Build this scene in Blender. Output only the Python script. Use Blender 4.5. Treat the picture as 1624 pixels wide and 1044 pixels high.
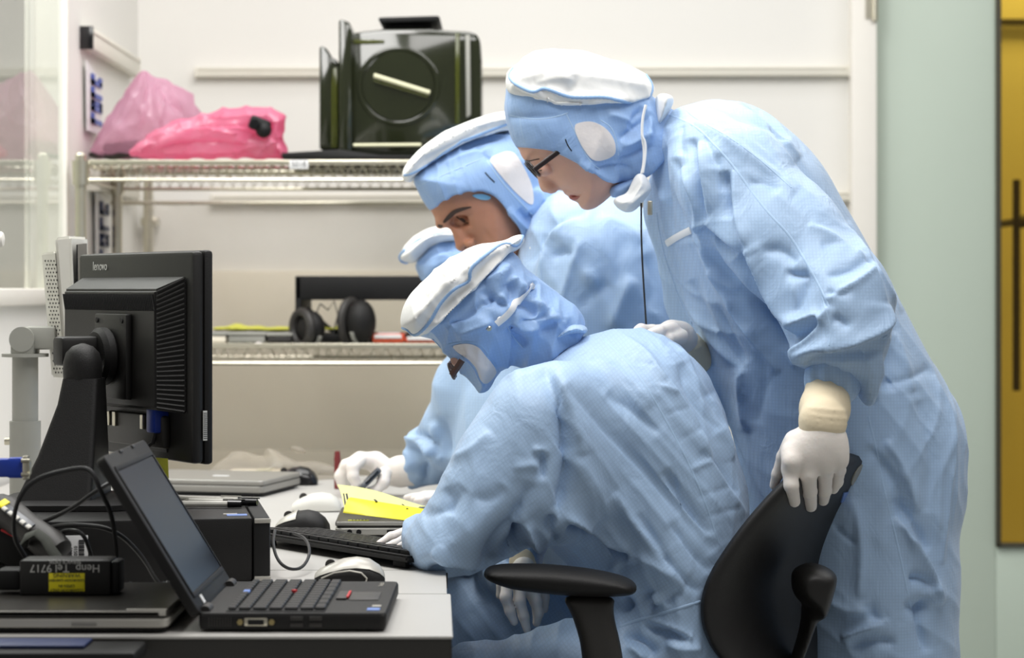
import bpy, bmesh, math, random
import numpy as np
from mathutils import Vector, Matrix, Euler
from mathutils.bvhtree import BVHTree

for o in list(bpy.data.objects): bpy.data.objects.remove(o)
S = bpy.context.scene
C = S.collection
R = math.radians
PI = math.pi
random.seed(7); RNG = np.random.default_rng(7)

# ------------------------------------------------------------------ camera
FPX, CX, HY, CZ = 3500.0, 812.0, 460.0, 1.119       # focal length in pixels, principal column, horizon row, eye height
cam = bpy.data.cameras.new('camera'); camo = bpy.data.objects.new('camera', cam); C.objects.link(camo)
camo.location = (0, 0, CZ); camo.rotation_euler = (R(90), 0, 0)
cam.sensor_width = 36.0; cam.lens = 36.0 * FPX / 1624.0
cam.shift_y = -(522.0 - HY) / 1624.0
cam.dof.use_dof = True; cam.dof.focus_distance = 3.1; cam.dof.aperture_fstop = 5.6
S.camera = camo

# ------------------------------------------------------------------ light
w = bpy.data.worlds.new('world'); S.world = w; w.use_nodes = True
w.node_tree.nodes['Background'].inputs[0].default_value = (1.0, 0.98, 0.955, 1)
w.node_tree.nodes['Background'].inputs[1].default_value = 0.22
def area(name, loc, sx, sy, energy, col=(1, 0.985, 0.96), rot=(0, 0, 0)):
    l = bpy.data.lights.new(name, 'AREA'); l.shape = 'RECTANGLE'; l.size = sx; l.size_y = sy
    l.energy = energy; l.color = col
    o = bpy.data.objects.new(name, l); C.objects.link(o); o.location = loc; o.rotation_euler = rot
    return o
area('ceiling_panel_or_fill_light', (0.5, 2.3, 2.75), 1.2, 1.2, 34)
area('ceiling_panel_or_fill_light', (1.7, 4.4, 2.75), 1.2, 1.2, 25)
area('ceiling_panel_or_fill_light', (-0.1, 4.2, 2.75), 1.2, 1.2, 28)
area('ceiling_panel_or_fill_light', (-0.6, 3.1, 2.75), 0.6, 1.2, 28, rot=(R(32), 0, 0))  # tilted away from straight down to brighten the lower back wall
area('ceiling_panel_or_fill_light', (0.1, 5.25, 2.75), 1.8, 0.3, 6.5)  # fill lamp added close to the back wall to brighten it
area('blind_fill_light', (-1.6, 4.6, 2.75), 0.4, 2.4, 45)  # added lamp out of view, brightens the blind behind the glass
area('corridor_light', (1.8, 6.9, 2.75), 0.8, 0.4, 16, (1, 0.95, 0.85))
S.view_settings.view_transform = 'Standard'; S.view_settings.look = 'None'
S.view_settings.exposure = -0.10; S.view_settings.gamma = 1.0; S.view_settings.use_curve_mapping = False

# ------------------------------------------------------------------ points of the room seen at a pixel, at a distance
def P(px, py, d): return Vector(((px - CX) * d / FPX, d, CZ - (py - HY) * d / FPX))
def zm(ox, oy, s): return lambda pts: [(ox + x / s, oy + y / s) for x, y in pts]
def chaikin(pts, n=2, closed=True):
    for _ in range(n):
        q = []; m = len(pts)
        if not closed: q.append(pts[0])
        for i in range(m if closed else m - 1):
            a, b = pts[i], pts[(i + 1) % m]
            q.append(tuple(0.75 * u + 0.25 * v for u, v in zip(a, b)))
            q.append(tuple(0.25 * u + 0.75 * v for u, v in zip(a, b)))
        if not closed: q.append(pts[-1])
        pts = q
    return pts
def resample(pts, step):
    out = [pts[0]]; acc = 0
    for a, b in zip(pts[:-1], pts[1:]):
        L = math.dist(a, b); n = max(1, int(round(L / step)))
        for i in range(1, n + 1):
            t = i / n; out.append(tuple(u + (v - u) * t for u, v in zip(a, b)))
    return out

# ------------------------------------------------------------------ materials
def lin(c):
    return tuple(((v / 255) / 12.92 if v / 255 <= 0.04045 else ((v / 255 + 0.055) / 1.055) ** 2.4) for v in c)
MATS = {}
def mat(name, rgb, rough=0.5, metal=0.0, var=0.06, scale=30.0, bump=0.0, bscale=200.0, spec=0.5, trans=0.0, alpha=1.0,
        sheen=0.0, sss=0.0, ssscol=None, coat=0.0, emit=None, estr=0.0):
    m = bpy.data.materials.new(name); m.use_nodes = True; nt = m.node_tree; b = nt.nodes['Principled BSDF']
    c = lin(rgb)
    tc = nt.nodes.new('ShaderNodeTexCoord')
    n = nt.nodes.new('ShaderNodeTexNoise'); n.inputs['Scale'].default_value = scale; n.inputs['Detail'].default_value = 4
    nt.links.new(tc.outputs['Object'], n.inputs['Vector'])
    mx = nt.nodes.new('ShaderNodeMix'); mx.data_type = 'RGBA'
    mx.inputs[6].default_value = (*[v * (1 - var) for v in c], 1); mx.inputs[7].default_value = (*[min(1, v * (1 + var)) for v in c], 1)
    nt.links.new(n.outputs['Fac'], mx.inputs[0]); nt.links.new(mx.outputs[2], b.inputs['Base Color'])
    b.inputs['Roughness'].default_value = rough; b.inputs['Metallic'].default_value = metal
    b.inputs['Specular IOR Level'].default_value = spec
    b.inputs['Transmission Weight'].default_value = trans; b.inputs['Alpha'].default_value = alpha
    b.inputs['Coat Weight'].default_value = coat
    if sheen: b.inputs['Sheen Weight'].default_value = sheen
    if sss:
        b.inputs['Subsurface Weight'].default_value = sss; b.inputs['Subsurface Radius'].default_value = (0.012, 0.005, 0.003)
        b.inputs['Subsurface Scale'].default_value = 0.6
    if emit: b.inputs['Emission Color'].default_value = (*lin(emit), 1); b.inputs['Emission Strength'].default_value = estr
    if bump:
        n2 = nt.nodes.new('ShaderNodeTexNoise'); n2.inputs['Scale'].default_value = bscale; n2.inputs['Detail'].default_value = 5
        nt.links.new(tc.outputs['Object'], n2.inputs['Vector'])
        bp = nt.nodes.new('ShaderNodeBump'); bp.inputs['Strength'].default_value = bump; bp.inputs['Distance'].default_value = 0.004
        nt.links.new(n2.outputs['Fac'], bp.inputs['Height']); nt.links.new(bp.outputs[0], b.inputs['Normal'])
    MATS[name] = m
    return m
def cloth_mat(name, rgb, ang=0.0, grid=0.16, rough=0.55, crease=0.45):
    """woven cleanroom cloth: a fine checked anti-static thread and soft creases"""
    m = mat(name, rgb, rough, var=0.05, scale=6.0, sheen=0.15)
    nt = m.node_tree; b = nt.nodes['Principled BSDF']; tc = [n for n in nt.nodes if n.type == 'TEX_COORD'][0]
    base = b.inputs['Base Color'].links[0].from_socket
    mp = nt.nodes.new('ShaderNodeMapping'); mp.inputs['Rotation'].default_value = (0, ang, 0)
    nt.links.new(tc.outputs['Object'], mp.inputs['Vector'])
    waves = []
    for d in ('X', 'Z'):
        wv = nt.nodes.new('ShaderNodeTexWave'); wv.bands_direction = d; wv.inputs['Scale'].default_value = 66.0
        wv.inputs['Distortion'].default_value = 1.2; wv.inputs['Detail'].default_value = 1.0; wv.inputs['Detail Scale'].default_value = 0.15
        nt.links.new(mp.outputs[0], wv.inputs['Vector']); 
        pw = nt.nodes.new('ShaderNodeMath'); pw.operation = 'POWER'; pw.inputs[1].default_value = 5.0
        nt.links.new(wv.outputs['Fac'], pw.inputs[0]); waves.append(pw)
    ad = nt.nodes.new('ShaderNodeMath'); ad.operation = 'MAXIMUM'
    nt.links.new(waves[0].outputs[0], ad.inputs[0]); nt.links.new(waves[1].outputs[0], ad.inputs[1])
    ml = nt.nodes.new('ShaderNodeMath'); ml.operation = 'MULTIPLY'; ml.inputs[1].default_value = grid
    nt.links.new(ad.outputs[0], ml.inputs[0])
    mx = nt.nodes.new('ShaderNodeMix'); mx.data_type = 'RGBA'; mx.inputs[7].default_value = (*[v * 0.45 for v in lin(rgb)], 1)
    nt.links.new(ml.outputs[0], mx.inputs[0]); nt.links.new(base, mx.inputs[6]); nt.links.new(mx.outputs[2], b.inputs['Base Color'])
    # creases
    mp2 = nt.nodes.new('ShaderNodeMapping'); mp2.inputs['Scale'].default_value = (1.0, 1.0, 0.55); mp2.inputs['Rotation'].default_value = (0, ang + 0.5, 0)
    nt.links.new(tc.outputs['Object'], mp2.inputs['Vector'])
    n1 = nt.nodes.new('ShaderNodeTexNoise'); n1.inputs['Scale'].default_value = 22.0; n1.inputs['Detail'].default_value = 3.0; n1.inputs['Distortion'].default_value = 1.6
    nt.links.new(mp2.outputs[0], n1.inputs['Vector'])
    bp = nt.nodes.new('ShaderNodeBump'); bp.inputs['Strength'].default_value = crease; bp.inputs['Distance'].default_value = 0.006
    nt.links.new(n1.outputs['Fac'], bp.inputs['Height']); nt.links.new(bp.outputs[0], b.inputs['Normal'])
    return m
M = {}
def D(k, *a, **kw): M[k] = mat(k, *a, **kw)
D('white_wall', (232, 230, 225), 0.6, var=0.015, scale=3)
D('beige_panel', (242, 234, 216), 0.55, var=0.03, scale=4)
D('white_paint', (236, 232, 224), 0.45, var=0.02)
D('rail', (226, 222, 210), 0.35, var=0.02)
D('door_green', (190, 203, 190), 0.4, var=0.03, scale=3)
D('gasket', (60, 56, 40), 0.6)
D('floor', (180, 182, 180), 0.35, var=0.04, scale=8)
D('steel', (205, 200, 182), 0.28, metal=0.85, var=0.08, scale=20)
D('chrome', (215, 212, 205), 0.2, metal=0.95)
D('desk_top', (186, 184, 180), 0.4, var=0.02, scale=12)
D('desk_edge', (52, 50, 47), 0.5)
D('desk_metal', (150, 150, 148), 0.4, metal=0.4)
D('brass', (176, 160, 112), 0.35, metal=0.8)
D('black_plastic', (29, 28, 27), 0.45, var=0.12, bump=0.12, bscale=900, spec=0.4)
D('soft_black', (21, 20, 20), 0.55, var=0.15, bump=0.15, bscale=700, spec=0.35)
D('matte_black', (18, 18, 19), 0.6, var=0.15, spec=0.35)
D('gloss_black', (20, 20, 22), 0.18, var=0.1)
D('key_black', (34, 34, 35), 0.5, spec=0.35)
D('charcoal', (50, 48, 46), 0.5, var=0.08, bump=0.1, bscale=800)
D('grey_plastic', (150, 150, 143), 0.5, var=0.05)
D('light_plastic', (214, 212, 204), 0.5, var=0.03)
D('hole_dark', (48, 46, 42), 0.8)
D('silver', (186, 183, 175), 0.35, metal=0.2, var=0.04)
D('lid_silver', (140, 138, 133), 0.35, metal=0.2, var=0.05)
D('lid_dark', (58, 56, 53), 0.28, metal=0.3, var=0.08)
D('screen', (20, 21, 26), 0.32, var=0.2, scale=3, spec=0.25)
D('label_white', (226, 226, 226), 0.5, var=0.03)
D('ink', (45, 45, 48), 0.6)
D('lettering', (214, 214, 210), 0.5)
D('yellow_label', (255, 238, 30), 0.45, var=0.04)
D('yellow_paper', (244, 240, 150), 0.5, var=0.06, scale=20)
D('yellow_bright', (244, 232, 20), 0.4, var=0.05)
D('note_yellow', (214, 214, 90), 0.6, var=0.05)
D('blue_plug', (28, 62, 168), 0.4, var=0.08)
D('blue_folder', (34, 48, 90), 0.5, var=0.08)
D('blue_sticker', (110, 140, 205), 0.4)
D('red', (190, 40, 44), 0.5)
D('dark_red', (120, 40, 40), 0.5)
D('orange_red', (214, 92, 62), 0.5, var=0.25, scale=60)
D('cable', (32, 32, 33), 0.5)
D('grey_cable', (190, 188, 180), 0.5)
D('skin', (224, 174, 152), 0.5, var=0.10, scale=45, bump=0.10, bscale=500, sss=0.25)
D('skin_tan', (190, 134, 106), 0.5, var=0.12, scale=40, bump=0.12, bscale=450, sss=0.25)
D('lips', (176, 96, 84), 0.45, var=0.08)
D('hair_dark', (74, 55, 46), 0.7, var=0.3, scale=200, bump=0.4, bscale=600)
D('eye_white', (215, 205, 198), 0.25)
D('iris', (48, 36, 28), 0.15)
D('glove', (238, 231, 224), 0.55, var=0.03, scale=30, bump=0.12, bscale=120, sss=0.1)
D('glove_cuff', (238, 222, 190), 0.55, var=0.03, scale=30, bump=0.15, bscale=80)
D('cap_white', (240, 240, 238), 0.65, var=0.03, scale=12, bump=0.35, bscale=26)
D('patch_white', (228, 222, 220), 0.6, var=0.04, scale=25, bump=0.4, bscale=50)
D('strap_white', (240, 240, 240), 0.6, var=0.02)
D('piping_blue', (150, 184, 226), 0.55, var=0.06)
D('seam_blue', (170, 198, 230), 0.6, var=0.08, scale=300)
D('frame_brown', (72, 52, 44), 0.35)
D('frame_black', (34, 24, 26), 0.3)
D('foup', (34, 38, 22), 0.12, var=0.25, scale=9, trans=0.0, coat=0.5)
D('foup_edge', (84, 90, 34), 0.12, var=0.2, trans=0.35, alpha=0.9)
D('bar_cream', (214, 212, 178), 0.4)
D('phone_grey', (88, 92, 98), 0.3)
D('lens', (240, 246, 248), 0.03, trans=1.0, var=0.0)
M['suit'] = cloth_mat('suit', (168, 196, 229), 0.0)
M['suit_diag'] = cloth_mat('suit_diag', (168, 196, 229), 0.62)
M['hood'] = cloth_mat('hood', (151, 184, 229), 0.25, grid=0.08, crease=0.5)

def film(name, rgb, alpha=0.55, rough=0.3, tr=0.5, c2=None, sc=14):
    """thin plastic film: part see-through, part translucent, a little gloss"""
    m = bpy.data.materials.new(name); m.use_nodes = True; nt = m.node_tree; nt.nodes.remove(nt.nodes['Principled BSDF'])
    out = [n for n in nt.nodes if n.type == 'OUTPUT_MATERIAL'][0]; c = lin(rgb)
    df = nt.nodes.new('ShaderNodeBsdfDiffuse'); tl = nt.nodes.new('ShaderNodeBsdfTranslucent'); gl = nt.nodes.new('ShaderNodeBsdfGlossy'); tp = nt.nodes.new('ShaderNodeBsdfTransparent')
    tc = nt.nodes.new('ShaderNodeTexCoord'); n = nt.nodes.new('ShaderNodeTexNoise'); n.inputs['Scale'].default_value = sc; n.inputs['Detail'].default_value = 4; n.inputs['Distortion'].default_value = 1
    nt.links.new(tc.outputs['Object'], n.inputs['Vector'])
    cr = nt.nodes.new('ShaderNodeMix'); cr.data_type = 'RGBA'; cr.inputs[6].default_value = (*[min(1, v * 1.25) for v in c], 1); cr.inputs[7].default_value = (*[v * 0.8 for v in c], 1)
    if c2: cr.inputs[6].default_value = (*lin(c2), 1); cr.inputs[7].default_value = (*c, 1)
    nt.links.new(n.outputs['Fac'], cr.inputs[0])
    for s in (df, tl): nt.links.new(cr.outputs[2], s.inputs['Color'])
    tp.inputs['Color'].default_value = (*[0.5 + 0.5 * v for v in c], 1)
    gl.inputs['Roughness'].default_value = rough
    bp = nt.nodes.new('ShaderNodeBump'); bp.inputs['Strength'].default_value = 0.5; bp.inputs['Distance'].default_value = 0.02
    nt.links.new(n.outputs['Fac'], bp.inputs['Height'])
    for s in (df, tl, gl): nt.links.new(bp.outputs[0], s.inputs['Normal'])
    def mixs(a, b_, f):
        x = nt.nodes.new('ShaderNodeMixShader'); x.inputs[0].default_value = f
        nt.links.new(a.outputs[0], x.inputs[1]); nt.links.new(b_.outputs[0], x.inputs[2]); return x
    x = mixs(df, tl, tr); x = mixs(x, gl, 0.08); x = mixs(tp, x, alpha)
    nt.links.new(x.outputs[0], out.inputs['Surface']); M[name] = m
    return m
film('film_pink', (246, 190, 214), 0.6)
film('film_hot', (244, 96, 150), 0.8, tr=0.55, c2=(252, 196, 220), sc=9)
film('film_clear', (214, 208, 198), 0.36)
film('film_sheet', (236, 233, 226), 0.22)
def pane(name, tint, ior=1.5, rough=0.0):
    m = bpy.data.materials.new(name); m.use_nodes = True; nt = m.node_tree; nt.nodes.remove(nt.nodes['Principled BSDF'])
    out = [n for n in nt.nodes if n.type == 'OUTPUT_MATERIAL'][0]
    tp = nt.nodes.new('ShaderNodeBsdfTransparent'); tp.inputs[0].default_value = (*tint, 1)
    gl = nt.nodes.new('ShaderNodeBsdfGlossy'); gl.inputs['Roughness'].default_value = rough
    fr = nt.nodes.new('ShaderNodeFresnel'); fr.inputs[0].default_value = ior
    x = nt.nodes.new('ShaderNodeMixShader'); ge = nt.nodes.new('ShaderNodeNewGeometry'); sb = nt.nodes.new('ShaderNodeMath'); sb.operation = 'SUBTRACT'; sb.inputs[0].default_value = 1.0; nt.links.new(ge.outputs['Backfacing'], sb.inputs[1])
    ml = nt.nodes.new('ShaderNodeMath'); ml.operation = 'MULTIPLY'; nt.links.new(fr.outputs[0], ml.inputs[0]); nt.links.new(sb.outputs[0], ml.inputs[1]); nt.links.new(ml.outputs[0], x.inputs[0]); nt.links.new(tp.outputs[0], x.inputs[1]); nt.links.new(gl.outputs[0], x.inputs[2])
    nt.links.new(x.outputs[0], out.inputs['Surface']); M[name] = m
pane('glass', (0.93, 0.95, 0.93), 1.85)
pane('amber_glass', (0.93, 0.78, 0.30), 1.45, 0.05)
pane('lens', (0.97, 0.98, 0.98), 1.5)

# ------------------------------------------------------------------ object helpers
def root(name, label, cat, loc=(0, 0, 0), rotz=0.0, group=None):
    o = bpy.data.objects.new(name, None); C.objects.link(o); o.empty_display_size = 0.05
    o.location = loc; o.rotation_euler = (0, 0, rotz); o['label'] = label; o['category'] = cat
    if group: o['group'] = group
    return o
def tag(o, label, cat, group=None):
    o['label'] = label; o['category'] = cat
    if group: o['group'] = group
    return o
def top(o):
    while o.parent: o = o.parent
    return o
def mk(name, verts, faces, m, parent=None, world=False, angle=35.0, label=None, fmat=None):
    me = bpy.data.meshes.new(name); v = np.asarray(verts, dtype=np.float64).reshape(-1, 3)
    if world and parent is not None:
        t = top(parent); inv = (Matrix.Translation(t.location) @ t.rotation_euler.to_matrix().to_4x4()).inverted()
        A = np.array(inv); v = v @ A[:3, :3].T + A[:3, 3]
    me.from_pydata(v.tolist(), [], faces if isinstance(faces, list) else faces.tolist())
    ml = m if isinstance(m, (list, tuple)) else [m]
    for k in ml: me.materials.append(M[k])
    if fmat is not None: me.polygons.foreach_set('material_index', np.asarray(fmat, dtype=np.int32))
    me.polygons.foreach_set('use_smooth', np.ones(len(me.polygons), dtype=bool))
    if angle is not None and angle < 180: me.set_sharp_from_angle(angle=R(angle))
    me.update()
    o = bpy.data.objects.new(name, me); C.objects.link(o)
    if parent is not None: o.parent = parent
    if label: o['label'] = label
    return o
class MB:
    def __init__(s): s.v = []; s.f = []
    def add(s, vs, fs, mx=None):
        n = len(s.v)
        s.v += [tuple(mx @ Vector(p)) if mx is not None else tuple(p) for p in vs]
        s.f += [tuple(i + n for i in f) for f in fs]; return s
    def _bm(s, bm, mx=None):
        bm.verts.index_update(); bmesh.ops.recalc_face_normals(bm, faces=bm.faces[:])
        s.add([v.co.copy() for v in bm.verts], [[v.index for v in f.verts] for f in bm.faces], mx); bm.free(); return s
    def box(s, c, size, bev=0.0, rot=None, seg=2, mx=None):
        bm = bmesh.new(); bmesh.ops.create_cube(bm, size=1.0)
        for v in bm.verts: v.co = Vector((v.co.x * size[0], v.co.y * size[1], v.co.z * size[2]))
        if bev > 0: bmesh.ops.bevel(bm, geom=bm.edges[:], offset=min(bev, 0.49 * min(size)), segments=seg, affect='EDGES', profile=0.5)
        T = Matrix.Translation(c)
        if rot is not None: T = T @ (Euler(rot).to_matrix().to_4x4() if not isinstance(rot, Matrix) else rot)
        return s._bm(bm, (mx @ T) if mx is not None else T)
    def prism(s, poly, y0, y1, bev=0.0, mx=None, seg=2):
        """poly in (x, z), extruded along y"""
        bm = bmesh.new(); vs = [bm.verts.new((x, y0, z)) for x, z in poly]; f = bm.faces.new(vs)
        r = bmesh.ops.extrude_face_region(bm, geom=[f])
        for e in r['geom']:
            if isinstance(e, bmesh.types.BMVert): e.co.y = y1
        if bev > 0: 
            try: bmesh.ops.bevel(bm, geom=bm.edges[:], offset=bev, segments=seg, affect='EDGES', profile=0.5, clamp_overlap=True)
            except Exception: pass
        return s._bm(bm, mx)
    def tube(s, pts, r, n=10, closed=False, flat=1.0, up=None):
        pts = [Vector(p) for p in pts]; m = len(pts); rs = r if isinstance(r, (list, tuple)) else [r] * m
        vs = []; prev = None
        for i, p in enumerate(pts):
            t = (pts[(i + 1) % m] - pts[i - 1]) if closed else (pts[min(i + 1, m - 1)] - pts[max(i - 1, 0)])
            t = t.normalized() if t.length > 1e-9 else Vector((0, 0, 1))
            if up is not None: nrm = Vector(up[i] if isinstance(up, list) else up)
            else: nrm = prev if prev is not None else (Vector((0, 0, 1)) if abs(t.z) < 0.9 else Vector((0, 1, 0)))
            nrm = nrm - t * nrm.dot(t)
            nrm = nrm.normalized() if nrm.length > 1e-6 else t.orthogonal().normalized()
            prev = nrm; b = t.cross(nrm)
            for k in range(n):
                a = 2 * PI * k / n
                vs.append(p + (b * math.cos(a) + nrm * (math.sin(a) * flat)) * rs[i])
        fs = []
        for i in range(m if closed else m - 1):
            j = (i + 1) % m
            for k in range(n): fs.append((i * n + k, i * n + (k + 1) % n, j * n + (k + 1) % n, j * n + k))
        if not closed: fs.append(tuple(range(n))[::-1]); fs.append(tuple((m - 1) * n + k for k in range(n)))
        return s.add(vs, fs)
    def loft(s, loops, cap=True, mx=None):
        n = len(loops[0]); vs = [p for l in loops for p in l]; fs = []
        for i in range(len(loops) - 1):
            for k in range(n): fs.append((i * n + k, i * n + (k + 1) % n, (i + 1) * n + (k + 1) % n, (i + 1) * n + k))
        if cap: fs.append(tuple(range(n))[::-1]); fs.append(tuple((len(loops) - 1) * n + k for k in range(n)))
        bm = bmesh.new(); bv = [bm.verts.new(p) for p in vs]
        for f in fs:
            try: bm.faces.new([bv[i] for i in f])
            except ValueError: pass
        return s._bm(bm, mx)
    def lathe(s, prof, n=24, mx=None):
        return s.loft([[(r * math.cos(2 * PI * k / n), r * math.sin(2 * PI * k / n), z) for k in range(n)] for r, z in prof], True, mx)
    def cyl(s, a, b, r0, r1=None, n=16):
        a, b = Vector(a), Vector(b); q = (b - a).to_track_quat('Z', 'Y').to_matrix().to_4x4()
        L = (b - a).length; r1 = r0 if r1 is None else r1
        return s.lathe([(r0, 0), (r1, L)], n, Matrix.Translation(a) @ q)
    def ell(s, c, r, nu=20, nv=14, rot=None):
        pr = [[(r[0] * math.sin(PI * j / nv) * math.cos(2 * PI * k / nu), r[1] * math.sin(PI * j / nv) * math.sin(2 * PI * k / nu), -r[2] * math.cos(PI * j / nv)) for k in range(nu)] for j in range(nv + 1)]
        pr[0] = [(0.001 * r[0] * math.cos(2 * PI * k / nu), 0.001 * r[1] * math.sin(2 * PI * k / nu), -r[2]) for k in range(nu)]
        pr[-1] = [(0.001 * r[0] * math.cos(2 * PI * k / nu), 0.001 * r[1] * math.sin(2 * PI * k / nu), r[2]) for k in range(nu)]
        T = Matrix.Translation(c)
        if rot is not None: T = T @ Euler(rot).to_matrix().to_4x4()
        return s.loft(pr, True, T)
    def build(s, name, m, parent=None, world=False, angle=35.0, label=None):
        return mk(name, s.v, s.f, m, parent, world, angle, label)
def text(name, body, size, m, parent, mx, align='CENTER', ext=0.0002, sx=1.0):
    cu = bpy.data.curves.new(name, 'FONT'); cu.body = body; cu.size = size; cu.extrude = ext; cu.align_x = align; cu.align_y = 'CENTER'
    o = bpy.data.objects.new(name, cu); C.objects.link(o)
    dg = bpy.context.evaluated_depsgraph_get(); me = bpy.data.meshes.new_from_object(o.evaluated_get(dg))
    bpy.data.objects.remove(o); bpy.data.curves.remove(cu)
    me.transform(mx @ Matrix.Diagonal((sx, 1, 1, 1))); me.materials.clear(); me.materials.append(M[m]); me.name = name
    r = bpy.data.objects.new(name, me); C.objects.link(r); r.parent = parent
    return r
def frame(o, xa, ya):
    """4x4 matrix: local x along xa, local y along ya, at o"""
    xa = Vector(xa).normalized(); ya = Vector(ya).normalized(); za = xa.cross(ya).normalized(); ya = za.cross(xa)
    m = Matrix.Identity(4)
    for i in range(3): m[i][0] = xa[i]; m[i][1] = ya[i]; m[i][2] = za[i]; m[i][3] = o[i]
    return m
def copy_tree(o, parent=None):
    c = o.copy(); C.objects.link(c)
    if parent is not None: c.parent = parent
    for ch in list(o.children): copy_tree(ch, c)
    return c

# ------------------------------------------------------------------ soft shapes: a distance field meshed by surface nets
def seg_dist2(X, Z, a, b):
    ax, az = a; bx, bz = b; vx, vz = bx - ax, bz - az; L = vx * vx + vz * vz + 1e-12
    t = np.clip(((X - ax) * vx + (Z - az) * vz) / L, 0, 1)
    return np.hypot(X - ax - t * vx, Z - az - t * vz), t
class Field:
    def __init__(s, lo, hi, h):
        s.lo = np.array(lo, float); s.h = h; s.n = np.ceil((np.array(hi, float) - s.lo) / h).astype(int) + 1
        s.ax = [s.lo[i] + h * np.arange(s.n[i]) for i in range(3)]
        s.D = np.full(tuple(s.n), 0.5, dtype=np.float32)
    def sl(s, lo, hi):
        i0 = np.clip(np.floor((np.array(lo) - s.lo) / s.h).astype(int), 0, s.n); i1 = np.clip(np.ceil((np.array(hi) - s.lo) / s.h).astype(int) + 1, 0, s.n)
        return tuple(slice(a, b) for a, b in zip(i0, i1))
    def g(s, sl):
        return (s.ax[0][sl[0]].astype(np.float32)[:, None, None], s.ax[1][sl[1]].astype(np.float32)[None, :, None], s.ax[2][sl[2]].astype(np.float32)[None, None, :])
    def comb(s, sl, d, k, sub=False):
        a = s.D[sl]
        if sub:
            hh = np.maximum(k - np.abs(a + d), 0) / k; s.D[sl] = np.maximum(a, -d) + hh * hh * k * 0.25
        else:
            hh = np.maximum(k - np.abs(a - d), 0) / k; s.D[sl] = np.minimum(a, d) - hh * hh * k * 0.25
    def cap(s, a, b, ra, rb, k=0.02, sy=1.0, sub=False):
        a, b = np.array(a, float), np.array(b, float); m = max(ra, rb) + k + 3 * s.h; e = np.array([m, m * sy, m])
        sl = s.sl(np.minimum(a, b) - e, np.maximum(a, b) + e)
        if any(q.stop <= q.start for q in sl): return
        X, Y, Z = s.g(sl); v = b - a; v[1] /= sy; L = (v * v).sum() + 1e-12
        y = (Y - a[1]) / sy; t = np.clip(((X - a[0]) * v[0] + y * v[1] + (Z - a[2]) * v[2]) / L, 0, 1)
        d = np.sqrt((X - a[0] - t * v[0]) ** 2 + (y - t * v[1]) ** 2 + (Z - a[2] - t * v[2]) ** 2) - (ra + (rb - ra) * t)
        s.comb(sl, d, k, sub)
    def chain(s, pts, k=0.02, sy=1.0, step=None):
        """pts: (px, py, distance, radius in px)"""
        w = [(*P(x, y, d), r * d / FPX) for x, y, d, r in pts]
        for p, q in zip(w[:-1], w[1:]): s.cap(p[:3], q[:3], p[3], q[3], k, sy)
    def ell(s, c, r, k=0.02, rot=None, sub=False):
        m = max(r) + k + 3 * s.h; sl = s.sl(np.array(c) - m, np.array(c) + m)
        if any(q.stop <= q.start for q in sl): return
        X, Y, Z = s.g(sl); x, y, z = X - c[0], Y - c[1], Z - c[2]
        if rot is not None:
            A = np.array(Euler(rot).to_matrix()).T
            x, y, z = A[0, 0] * x + A[0, 1] * y + A[0, 2] * z, A[1, 0] * x + A[1, 1] * y + A[1, 2] * z, A[2, 0] * x + A[2, 1] * y + A[2, 2] * z
        q = np.sqrt((x / r[0]) ** 2 + (y / r[1]) ** 2 + (z / r[2]) ** 2)
        s.comb(sl, (q - 1) * min(r), k, sub)
    def pillow(s, poly, d, T, Rr, k=0.02, slope=0.0, p=2.0, smooth=2, zslope=0.0, sub=False):
        """poly in px, seen at distance d; half thickness T in depth, edge roundness Rr; slope: change of depth along x"""
        pts = chaikin(list(poly), smooth) if smooth else list(poly)
        xz = np.array([(P(x, y, d).x, P(x, y, d).z) for x, y in pts]); lo, hi = xz.min(0), xz.max(0); c = 0.5 * (lo + hi)
        e = k + 3 * s.h; ym = T + e + abs(slope) * (hi[0] - lo[0]) / 2 + abs(zslope) * (hi[1] - lo[1]) / 2
        sl = s.sl((lo[0] - e, d - ym, lo[1] - e), (hi[0] + e, d + ym, hi[1] + e))
        if any(q.stop <= q.start for q in sl): return
        X, Y, Z = s.g(sl); X2, Z2 = X[:, 0, :], Z[:, 0, :]
        dist = np.full(np.broadcast(X2, Z2).shape, 9.0); ins = np.zeros(dist.shape, bool); n = len(xz)
        for i in range(n):
            a, b = xz[i], xz[(i + 1) % n]; dd, _ = seg_dist2(X2, Z2, a, b); dist = np.minimum(dist, dd)
            if a[1] != b[1]:
                cr = ((a[1] > Z2) != (b[1] > Z2)) & (X2 < (b[0] - a[0]) * (Z2 - a[1]) / (b[1] - a[1]) + a[0]); ins ^= cr
        sd = np.where(ins, dist, -dist).astype(np.float32)
        A = np.maximum(1 - sd / Rr, 0)[:, None, :]; yc = d + slope * (X - c[0]) + zslope * (Z - c[1])
        B = np.abs(Y - yc) / T
        q = (A ** p + B ** p) ** (1.0 / p)
        s.comb(sl, (q - 1) * min(Rr, T), k, sub)
    def fold(s, line, amp, wpx, d, ymax=None, sharp=False, taper=0.35):
        """a ridge (amp > 0) or a groove in the cloth along a line"""
        pts = chaikin(list(line), 2, closed=False); xz = [(P(x, y, d).x, P(x, y, d).z) for x, y in pts]; wd = wpx * d / FPX
        a = np.array(xz); lo, hi = a.min(0) - 3 * wd, a.max(0) + 3 * wd
        sl = s.sl((lo[0], -9, lo[1]), (hi[0], ymax if ymax else 99, hi[1]))
        if any(q.stop <= q.start for q in sl): return
        X, Y, Z = s.g(sl); X2, Z2 = X[:, 0, :], Z[:, 0, :]; best = np.full(np.broadcast(X2, Z2).shape, 9.0); tt = np.zeros(best.shape); n = len(xz) - 1
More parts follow.
